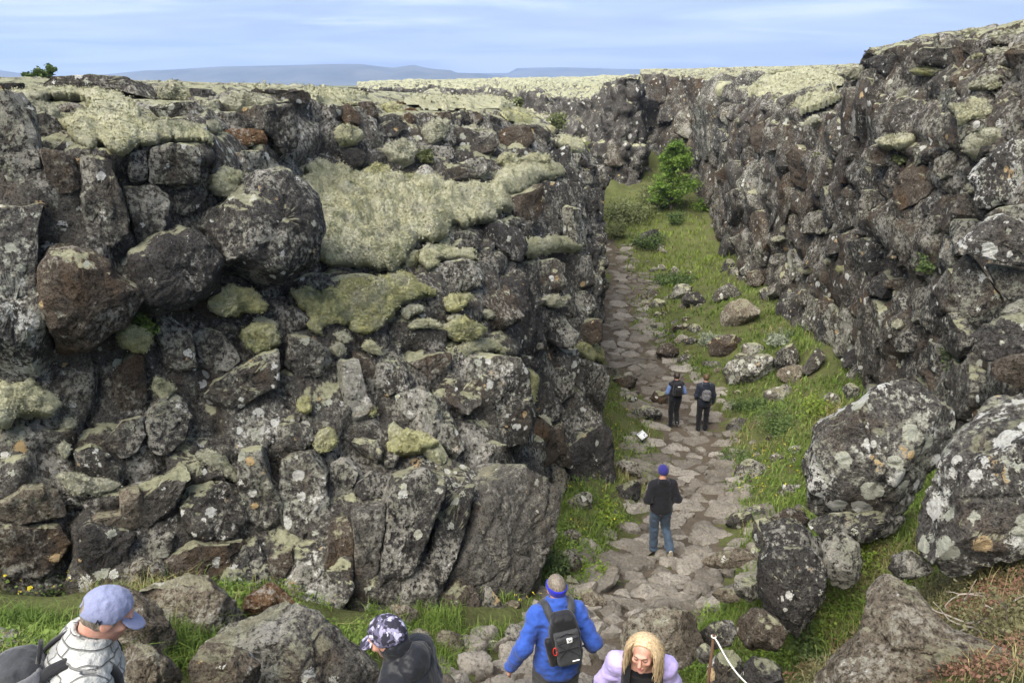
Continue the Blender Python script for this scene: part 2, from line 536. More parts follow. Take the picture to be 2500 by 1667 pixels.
PATH_Y = np.array([2.2, 3.5, 5.0, 6.5, 8.2, 10, 11.4, 13, 15, 18.8, 21, 23.6, 28.4, 31, 33.5, 36.6, 39])
PATH_L = np.array([-1.5, -1.3, -1.0, -0.6, 0.75, 1.2, 1.7, 2.55, 3.15, 3.9, 3.7, 2.9, 2.7, 3.2, 4.3, 4.6, 4.8])
PATH_R = np.array([0.5, 0.6, 0.75, 1.4, 3.15, 3.85, 4.25, 4.65, 5.1, 6.25, 6.1, 5.7, 5.1, 5.75, 6.6, 6.0, 5.5])


def path_side(x, y):
    """signed distance-like: >0 inside the path"""
    l, r = np.interp(y, PATH_Y, PATH_L), np.interp(y, PATH_Y, PATH_R)
    return np.minimum(x - l, r - x)


def ground_z(x, y):
    x, y = np.asarray(x, float), np.asarray(y, float)
    z = ground_smooth(x, y)
    p = np.stack([x, y, np.zeros_like(x)], -1)
    z = np.minimum(z, 7.4 - 4.4 * sstep(24, 32, y) * sstep(5.5, 4.0, x))
    z = np.minimum(z, 7.4 - 2.6 * sstep(40, 46, y) * sstep(11.0, 9.0, x))
    off = sstep(0.1, -0.8, path_side(x, y))
    return z + fbm(p * 0.55, 4, 31) * (0.05 + 0.22 * off) + off * 0.06


def soil_mats():
    m = NT('soil')
    n = m.noise(1.3, 6, 0.6)
    c = m.ramp(n, [(0.35, (0.070, 0.075, 0.028)), (0.55, (0.11, 0.125, 0.045)), (0.72, (0.10, 0.080, 0.050))])
    f = m.noise(22, 5, 0.7)
    c = m.mix(m.ramp(f, [(0.3, 0.7), (0.55, 0.0)]), c, (0.030, 0.032, 0.014))
    m.finish(c, 0.95, m.bump(f, 0.9, 0.05), 0.1)
    m = NT('dirt')
    n = m.noise(2.2, 6, 0.65)
    c = m.ramp(n, [(0.3, (0.070, 0.056, 0.042)), (0.7, (0.135, 0.110, 0.084))])
    f = m.noise(30, 6, 0.72)
    v = m.voronoi(34)
    c = m.mix(m.ramp(f, [(0.35, 0.6), (0.55, 0.0)]), c, (0.05, 0.040, 0.030))
    c = m.mix(m.ramp(v, [(0.05, 0.5), (0.22, 0.0)]), c, (0.23, 0.205, 0.17))
    m.finish(c, 0.95, m.bump(f, 0.9, 0.03), 0.15)


soil_mats()


def height_sheet(name, xs, ys, mat, dz=0.0, mask=None):
    X, Y = np.meshgrid(xs, ys, indexing='ij')
    Z = ground_z(X, Y) + dz
    V = np.stack([X, Y, Z], -1).reshape(-1, 3)
    F = grid_faces(len(xs), len(ys))
    if mask is not None:
        ok = mask(V[F].mean(1))
        F = F[ok]
        used = np.unique(F)
        re = np.full(len(V), -1)
        re[used] = np.arange(len(used))
        V, F = V[used], re[F]
    return mesh_obj(name, V, F, mat), V, F


_ys = np.concatenate([np.arange(-4, 20, 0.12), np.arange(20, 62, 0.3)])
ground, GV, GF = height_sheet('ground', np.arange(-16, 18.01, 0.14), _ys, 'soil')
tag(ground, kind='structure')
GBVH = BVHTree.FromPolygons([tuple(v) for v in GV], [tuple(int(i) for i in f) for f in GF])
_pys = np.concatenate([np.arange(2.2, 20, 0.07), np.arange(20, 39, 0.15)])
_pt = np.linspace(0, 1, 40)
_PX = np.interp(_pys, PATH_Y, PATH_L)[None] * (1 - _pt[:, None]) + np.interp(_pys, PATH_Y, PATH_R)[None] * _pt[:, None]
_edge = fbm(np.stack([_pys, 0 * _pys, 0 * _pys], -1) * 1.6, 3, 5) * 0.18
_PX = _PX + _edge[None] * (np.abs(_pt - 0.5) * 2)[:, None] ** 2 * np.where(_pt < 0.5, 1, -1)[:, None]
_PY = np.broadcast_to(_pys, _PX.shape)
_pp = np.stack([_PX, _PY, 0 * _PX], -1)
# ends under the turf at its edges, lies 2 cm proud of the soil in the middle
_PZ = ground_z(_PX, _PY) + 0.01 - 0.10 * (np.abs(_pt - 0.5) * 2)[:, None] ** 8 + fbm(_pp * 6, 3, 9) * 0.012
path = mesh_obj('path', np.stack([_PX, _PY, _PZ], -1).reshape(-1, 3), grid_faces(*_PX.shape), 'dirt')
tag(path, kind='structure')


def gcast(px, py):
    d = ray(px, py)
    h = GBVH.ray_cast(Vector(CAM), Vector(d))
    return None if h[0] is None else np.array(h[0])


# ------------------------------------------------------------------ rock builder
def poly_area(p):
    x, y = p[:, 0], p[:, 1]
    return 0.5 * np.sum(x * np.roll(y, -1) - np.roll(x, -1) * y)


def resample(poly, n, cut=0.18):
    p = np.asarray(poly, float)
    if cut > 0:
        q = np.roll(p, -1, 0)
        p = np.stack([p * (1 - cut) + q * cut, p * cut + q * (1 - cut)], 1).reshape(-1, 2)
    q = np.concatenate([p, p[:1]])
    s = np.concatenate([[0], np.cumsum(np.linalg.norm(np.diff(q, axis=0), axis=1))])
    t = np.linspace(0, s[-1], n, endpoint=False)
    return np.stack([np.interp(t, s, q[:, 0]), np.interp(t, s, q[:, 1])], 1)


def star_mesh(poly, O, ex, ey, nn, front, back, step, seed, p=4.5, facets=5, rough=0.03, chip=0.05, lump=0.0, cut=0.18, wob=0.03, tiltable=1.0, fq=(0.74, 0.95)):
    """a rock whose outline in its own plane is poly: rounded or boxy front, faceted by cut planes, chipped, closed behind"""
    r = np.random.default_rng(seed)
    poly = np.asarray(poly, float)
    if poly_area(poly) < 0:
        poly = poly[::-1]
    per = np.sum(np.linalg.norm(poly - np.roll(poly, -1, 0), axis=1))
    nT = int(np.clip(per / step, 12, 130))
    b = resample(poly, nT, cut)
    c = b.mean(0)
    size = math.sqrt(abs(poly_area(poly)))
    nR = int(np.clip(size * 0.62 / step, 4, 36))
    # equal steps along the superellipse profile, so that the flanks get their share of rings
    td = np.linspace(0, 1, 400)
    pd = np.maximum(1 - td ** p, 0) ** (1 / p)
    sl = np.concatenate([[0], np.cumsum(np.hypot(np.diff(td) * size * 0.5, np.diff(pd) * front))])
    t = np.interp(np.linspace(0, sl[-1], nR + 1)[1:], sl, td)
    prof = np.maximum(1 - t ** p, 0) ** (1 / p)
    rings = [(tt, front * ww) for tt, ww in zip(t, prof)]
    nb = max(2, int(np.clip(back / step * 0.5, 2, 10)))
    for k in range(1, nb + 1):
        s = k / nb
        rings.append((1 - 0.12 * s ** 2, -back * s))
    tt = np.array([q[0] for q in rings])
    ww = np.array([q[1] for q in rings])
    uv = c + (b - c)[:, None, :] * tt[None, :, None]
    L = np.concatenate([uv, np.broadcast_to(ww, (nT, len(tt)))[..., None]], -1)      # nT, nR', 3
    L = np.concatenate([L.reshape(-1, 3), [[c[0], c[1], front], [c[0], c[1], -back]]])
    L[:, :2] -= c
    # tilt of the front face
    g = r.normal(0, 0.22, 2) * tiltable
    fw = np.clip(L[:, 2] / max(front, 1e-6), 0, 1)
    L[:, 2] += fw * (L[:, :2] @ g)
    for _ in range(facets):
        a = r.uniform(0, 2 * math.pi)
        tl = r.uniform(0.35, 1.15)
        m = np.array([math.cos(a) * math.sin(tl), math.sin(a) * math.sin(tl), math.cos(tl)])
        pr = L @ m
        d = pr - np.quantile(pr, r.uniform(*fq))
        L -= np.maximum(d, 0)[:, None] * m
    Wd = O + L[:, :1] * ex + L[:, 1:2] * ey + L[:, 2:] * nn + c[0] * ex + c[1] * ey
    # outward direction
    loc = L / np.array([size * 0.5, size * 0.5, max(front, 0.05)])
    loc[:, 2] = np.maximum(loc[:, 2], -0.2)
    dv = norm(np.sign(loc) * np.abs(loc) ** 2.2 + 1e-6)
    D = norm(dv[:, :1] * ex + dv[:, 1:2] * ey + dv[:, 2:] * nn)
    sh = r.uniform(-40, 40, 3)
    disp = 0
    if wob:
        disp = disp + fbm((Wd + sh) * (1.6 / max(size, 0.1)), 3, 3) * wob * size
    if rough:
        disp = disp + fbm((Wd + sh) * (5.0 / max(size, 0.2)), 5, 7, 0.58) * rough * min(size, 1.2)
    if chip:
        wp = (Wd + sh) + 0.12 * size * np.stack([vnoise((Wd + sh) * 3.1 / size, 41 + q) for q in range(3)], -1)
        v, gap = cells(wp * (2.6 / max(size, 0.2)) * np.array([1, 1, 0.75]), 21)
        disp = disp + (v - 0.6) * chip * size - np.exp(-gap * 24) * chip * 0.6 * size
    if lump:
        v, gap = cells((Wd + sh) * (1.0 / lump), 23, 'euc')
        disp = disp + np.minimum(gap, 0.5) * lump * 0.55 + fbm((Wd + sh) * (0.8 / lump), 3, 13) * lump * 0.35
    Wd = Wd + D * np.asarray(disp)[..., None] if np.ndim(disp) else Wd
    n2 = len(tt)
    F = grid_faces(nT, n2, True)
    i = np.arange(nT)
    cf, cb = nT * n2, nT * n2 + 1
    F0 = np.stack([np.full(nT, cf), i * n2, ((i + 1) % nT) * n2], -1)
    F1 = np.stack([np.full(nT, cb), ((i + 1) % nT) * n2 + n2 - 1, i * n2 + n2 - 1], -1)
    return Wd, [F[:, ::-1], F0, F1]


def join(parts):
    V, F, n = [], [], 0
    for v, fs in parts:
        V.append(v)
        F += [f + n for f in fs]
        n += len(v)
    return np.concatenate(V), F


def tube(P, R, sides=6):
    """tapered tube along points P with radii R"""
    P = np.asarray(P, float); R = np.asarray(R, float)
    T = norm(np.gradient(P, axis=0))
    ref = np.array([0.31, 0.77, 0.55])
    A = norm(np.cross(T, ref)); B = np.cross(T, A)
    an = np.linspace(0, 2 * math.pi, sides, endpoint=False)
    V = P[:, None] + (A[:, None] * np.cos(an)[None, :, None] + B[:, None] * np.sin(an)[None, :, None]) * R[:, None, None]
    n = len(P)
    i, j = np.meshgrid(np.arange(n - 1), np.arange(sides), indexing='ij')
    j2 = (j + 1) % sides
    F = np.stack([i * sides + j, i * sides + j2, (i + 1) * sides + j2, (i + 1) * sides + j], -1).reshape(-1, 4)
    V = V.reshape(-1, 3)
    caps = [np.arange(sides)[::-1][None], (np.arange(sides) + (n - 1) * sides)[None]]
    return V, [F] + caps


def twig_path(p0, d, L, n, bend, rng):
    P = [np.array(p0, float)]
    d = norm(d)
    for _ in range(n):
        d = norm(d + rng.normal(0, bend, 3))
        P.append(P[-1] + d * L / n)
    return np.array(P)


def leaves(P, size, seed, flat=0.4):
    """small folded leaves at points P"""
    rng = np.random.default_rng(seed)
    n = len(P)
    d = norm(rng.normal(0, 1, (n, 3)) * np.array([1, 1, 1 - flat]) )
    u = norm(np.cross(d, rng.normal(0, 1, (n, 3))))
    nrm = np.cross(d, u)
    s = (size * np.exp(rng.normal(0, 0.3, n)))[:, None]
    a = P - d * s * 0.5
    b = P + u * s * 0.34 + nrm * s * 0.08
    c = P + d * s * 0.5
    e = P - u * s * 0.34 + nrm * s * 0.08
    V = np.stack([a, b, c, e], 1).reshape(-1, 3)
    i = np.arange(n)[:, None] * 4
    return V, [i + np.array([[0, 1, 2]]), i + np.array([[0, 2, 3]])]


def clip_half(poly, n, d):
    out = []
    k = len(poly)
    for i in range(k):
        a, b = poly[i], poly[(i + 1) % k]
        da, db = a @ n - d, b @ n - d
        if da <= 0:
            out.append(a)
        if (da < 0 < db) or (db < 0 < da):
            out.append(a + (b - a) * (da / (da - db)))
    return out


def voro_poly(c, nb, R, gap):
    """cell of c (2d) among neighbours nb, no farther than R, shrunk by gap"""
    an = np.linspace(0, 2 * math.pi, 10, endpoint=False)
    poly = [np.array([math.cos(a), math.sin(a)]) * R for a in an]
    for q in nb:
        v = q - c
        L = np.linalg.norm(v)
        if L < 1e-6:
            continue
        n = v / L
        poly = clip_half(poly, n, L / 2 - gap)
        if len(poly) < 3:
            return None
    return np.array(poly)


# ------------------------------------------------------------------ cliffs as lofted walls
K = 2500.0 / 2352.0


def loft(cols, nu, nv, disp=0.25, cell=0.8, strata=0.9):
    """cols: list of (px, [(py, y), ...]) in the scale of a 2352 px wide picture, or arrays of world points"""
    C = []
    for c in cols:
        if isinstance(c, np.ndarray):
            C.append(c)
        else:
            px, rows = c
            C.append(np.array([at(px * K, py * K, y) for py, y in rows]))
    C = np.array(C)                                   # columns, rows, 3
    foot = C[:, :1].copy()                            # the wall goes on below the ground
    foot[..., 2] -= 4.0
    foot[..., 1] -= 0.3
    C = np.concatenate([foot, C], 1)
    nc, nr = C.shape[:2]
    # spend samples by length
    lu = np.linalg.norm(np.diff(C, axis=0), axis=-1).mean(1)
    lv = np.linalg.norm(np.diff(C, axis=1), axis=-1).mean(0)
    su = np.concatenate([[0], np.cumsum(np.sqrt(lu))]); sv = np.concatenate([[0], np.cumsum(np.sqrt(lv))])
    u = np.interp(np.linspace(0, su[-1], nu), su, np.arange(nc))
    v = np.interp(np.linspace(0, sv[-1], nv), sv, np.arange(nr))
    iu = np.clip(np.floor(u).astype(int), 0, nc - 2); fu = (u - iu)[:, None, None]
    T = C[iu] * (1 - fu) + C[iu + 1] * fu
    iv = np.clip(np.floor(v).astype(int), 0, nr - 2); fv = (v - iv)[None, :, None]
    G = T[:, iv] * (1 - fv) + T[:, iv + 1] * fv
    for _ in range(2):
        G[1:-1] = 0.25 * G[:-2] + 0.5 * G[1:-1] + 0.25 * G[2:]
        G[:, 1:-1] = 0.25 * G[:, :-2] + 0.5 * G[:, 1:-1] + 0.25 * G[:, 2:]
    gu, gv = np.gradient(G, axis=0), np.gradient(G, axis=1)
    N = norm(np.cross(gu, gv))
    flip = (np.sum(N * (CAM - G), -1) < 0).mean() > 0.5
    if flip:
        N = -N
    S = G.copy()
    far = np.maximum(G[..., 1] / 12.0, 0.8)[..., None]
    wp = G + 0.3 * np.stack([fbm(G * 0.8, 2, 51 + q) for q in range(3)], -1)
    a, g1 = cells(wp / cell * np.array([1, 1, 0.7]), 61)
    b, g2 = cells(wp / (cell * 0.37) * np.array([1, 1, 0.8]), 71)
    sw = np.stack([G[..., 0] * 0.22, G[..., 1] * 0.22, G[..., 2] / (0.62 * cell)], -1) + 0.22 * np.stack([fbm(G * 0.5, 2, 91 + q) for q in range(3)], -1)
    st, gs = cells(sw, 97)
    h = (st - 0.5) * strata - np.exp(-gs * 22) * 0.6 * strata + (a - 0.6) * 1.0 - np.exp(-g1 * 26) * 0.6 + 0.16 * (b - 0.5) - 0.14 * np.exp(-g2 * 24) + fbm(G * 2.2, 4, 81) * 0.20
    flat = sstep(0.55, 0.9, N[..., 2])
    h = h * (1 - 0.35 * flat) * disp
    G = G + N * h[..., None]
    F = grid_faces(nu, nv).reshape(-1, 4)
    if flip:
        F = F[:, ::-1]
    return dict(S=S, N=N, G=G, F=F, V=G.reshape(-1, 3))


LEFT = [
    (-260, [(1340, 6.4), (1100, 6.8), (900, 7.2), (640, 7.6), (350, 8.0), (260, 9.6), (195, 11.6), (191, 16), (185, 60)]),
    (100, [(1340, 6.8), (1120, 7.2), (930, 7.8), (640, 8.1), (370, 8.4), (235, 10.5), (188, 12.5), (188, 17), (183, 60)]),
    (300, [(1345, 6.9), (1130, 7.6), (930, 8.2), (640, 8.4), (340, 8.8), (240, 10.8), (192, 12.8), (193, 18), (187, 60)]),
    (480, [(1375, 7.1), (1130, 8.0), (930, 8.7), (700, 9.1), (340, 9.4), (240, 11), (205, 13), (200, 19), (193, 60)]),
    (600, [(1392, 7.2), (1130, 8.2), (930, 8.9), (700, 9.6), (500, 10.1), (390, 10.9), (220, 12.0), (203, 20), (196, 60)]),
    (700, [(1398, 7.3), (1120, 8.4), (880, 9.3), (670, 10.0), (590, 10.4), (400, 12.4), (225, 13.6), (207, 20), (200, 60)]),
    (800, [(1400, 7.4), (1100, 8.6), (830, 9.8), (650, 10.4), (590, 10.9), (420, 13.6), (245, 14.8), (216, 20), (207, 60)]),
    (1000, [(1410, 7.5), (1100, 8.8), (830, 10.4), (690, 11.0), (580, 12), (400, 15), (255, 16.5), (235, 24), (221, 60)]),
    (1150, [(1420, 7.9), (1100, 9.6), (830, 11.4), (690, 12.2), (500, 14), (380, 16.6), (260, 18.5), (232, 27), (224, 38)]),
    (1260, [(1220, 11.2), (1020, 12.3), (830, 13.5), (690, 14.5), (560, 15.5), (380, 18), (320, 19.5), (292, 24), (285, 29)]),
    (1340, [(1150, 13.8), (1000, 14.5), (850, 15.2), (700, 16.2), (560, 17.2), (420, 18.8), (350, 20.2), (328, 23), (324, 26)]),
    (1392, [(1100, 15.0), (1000, 15.5), (880, 16), (720, 17), (580, 18.5), (480, 20), (430, 21.5), (420, 23.5), (416, 25.5)]),
]
_last = np.array([at(px * K, py * K, y) for px, (py, y) in [(1392, r) for r in LEFT[-1][1]]])
_b1 = _last.copy(); _b1[:, 1] += 7; _b1[:, 0] += 0.1; _b1[:, 2] -= 0.5
_b2 = _last.copy(); _b2[:, 1] += 20; _b2[:, 0] += 1.0; _b2[:, 2] -= 1.5
LC = loft(LEFT + [_b1, _b2], 330, 265, 0.24, 1.25)
cliff_left = mesh_obj('cliff_left', LC['V'], LC['F'], 'basalt')
tag(cliff_left, kind='structure')

RIGHT = [
    (1470, [(500, 51), (400, 51.5), (300, 52), (166, 53), (162, 75), (165, 140)]),
    (1500, [(490, 50), (400, 50.5), (300, 51), (166, 52), (160, 75), (163, 140)]),
    (1570, [(490, 47), (400, 48), (300, 48.6), (172, 50), (160, 74), (160, 140)]),
    (1640, [(560, 38.5), (420, 39.5), (290, 41), (185, 44), (160, 72), (158, 140)]),
    (1705, [(665, 30), (480, 31.5), (290, 33.5), (205, 37), (158, 68), (156, 140)]),
    (1800, [(765, 24.5), (500, 26), (290, 27.5), (225, 31), (156, 62), (154, 140)]),
    (1900, [(830, 20.5), (500, 22), (260, 23.5), (205, 27), (153, 56), (152, 140)]),
    (1980, [(900, 17.6), (500, 18.8), (260, 19.8), (185, 22), (150, 50), (148, 140)]),
    (2008, [(940, 15.8), (520, 16.6), (260, 17.6), (135, 19.3), (120, 22), (120, 60)]),
    (2120, [(910, 13.3), (500, 14.6), (300, 15.8), (100, 17.6), (92, 21), (92, 60)]),
    (2250, [(890, 11), (500, 12.2), (300, 13.5), (92, 15.6), (78, 19), (78, 60)]),
    (2400, [(870, 9.4), (500, 10.5), (300, 11.8), (60, 14), (50, 18), (50, 60)]),
    (2620, [(850, 7.8), (500, 8.8), (300, 10), (20, 13), (10, 17), (10, 60)]),
]
RC = loft(RIGHT, 350, 250, 0.32, 1.4)
cliff_right = mesh_obj('cliff_right', RC['V'], RC['F'], 'rock_right')
tag(cliff_right, kind='structure')

SPIRE = [
    (1352, [(520, 48), (430, 48.5), (370, 49), (310, 49.4), (290, 50.5)]),
    (1375, [(520, 46.5), (430, 47), (350, 47.5), (270, 48), (255, 49.5)]),
    (1398, [(515, 45.8), (420, 46.3), (310, 46.8), (222, 47.2), (205, 49)]),
    (1412, [(510, 45.5), (400, 46), (280, 46.5), (180, 47), (172, 49)]),
    (1440, [(505, 45.2), (400, 45.8), (280, 46.3), (172, 46.8), (170, 49)]),
    (1472, [(500, 45.6), (400, 46), (280, 46.5), (174, 47), (170, 49)]),
    (1484, [(500, 47), (400, 47.4), (290, 48), (200, 48.5), (185, 50)]),
    (1497, [(500, 49), (400, 49.4), (330, 50), (280, 50.5), (270, 51)]),
]
SP = loft(SPIRE, 90, 110, 0.45, 1.4)
spire = mesh_obj('cliff_spire', SP['V'], SP['F'], 'rock_far')
tag(spire, kind='structure')
FAR = [
    (820, [(262, 60), (235, 84), (205, 85), (198, 100), (190, 190)]),
    (870, [(250, 64), (235, 84), (196, 85), (192, 100), (186, 190)]),
    (1000, [(252, 66), (236, 86), (195, 87), (191, 104), (185, 190)]),
    (1120, [(255, 66), (238, 86), (198, 87), (188, 108), (182, 190)]),
    (1240, [(300, 60), (255, 70), (214, 71), (190, 95), (180, 190)]),
    (1330, [(420, 56), (300, 62), (218, 63), (190, 92), (178, 190)]),
    (1430, [(420, 56), (300, 60), (210, 61), (186, 92), (174, 190)]),
    (1520, [(400, 60), (300, 60), (200, 61), (182, 92), (172, 190)]),
]
FC = loft(FAR, 220, 110, 0.8, 2.2)
far_cliff = mesh_obj('cliff_far', FC['V'], FC['F'], 'rock_far')
tag(far_cliff, kind='structure')


def bvh_of(L):
    return BVHTree.FromPolygons([tuple(v) for v in L['V']], [tuple(int(i) for i in f) for f in L['F']])


def bvh_smooth(L):
    return BVHTree.FromPolygons([tuple(v) for v in L['S'].reshape(-1, 3)], [tuple(int(i) for i in f) for f in L['F']])


BV = {'Ls': bvh_smooth(LC), 'Rs': bvh_smooth(RC), 'L': bvh_of(LC), 'R': bvh_of(RC), 'S': bvh_of(SP), 'F': bvh_of(FC), 'G': GBVH}
ROOT = {'L': cliff_left, 'R': cliff_right, 'S': spire, 'F': far_cliff}


def cast(which, px, py):
    h = BV[which].ray_cast(Vector(CAM), Vector(ray(px, py)))
    return (None, None) if h[0] is None else (np.array(h[0]), np.array(h[1]))


# ------------------------------------------------------------------ shapes read off the photograph
VIEW = {'V1': (0, 0, 2.8), 'V2': (700, 0, 2.8), 'V3': (1350, 0, 2.8), 'V4': (1900, 0, 2.8), 'V5': (0, 500, 2.8), 'V6': (700, 500, 2.8), 'V7': (1400, 500, 2.8), 'V8': (1900, 500, 2.8),
        'W1': (0, 1000, 2.3514), 'W2': (600, 1000, 2.3514), 'W3': (1200, 1000, 2.3514), 'W4': (1800, 1000, 2.3514), 'P': (0, 0, 1.0)}


def outline(view, pts):
    ox, oy, s = VIEW[view]
    a = np.array(pts, float).reshape(-1, 2)
    return a / s + np.array([ox, oy])


def pts(s):
    return [float(v) for v in s.split()]
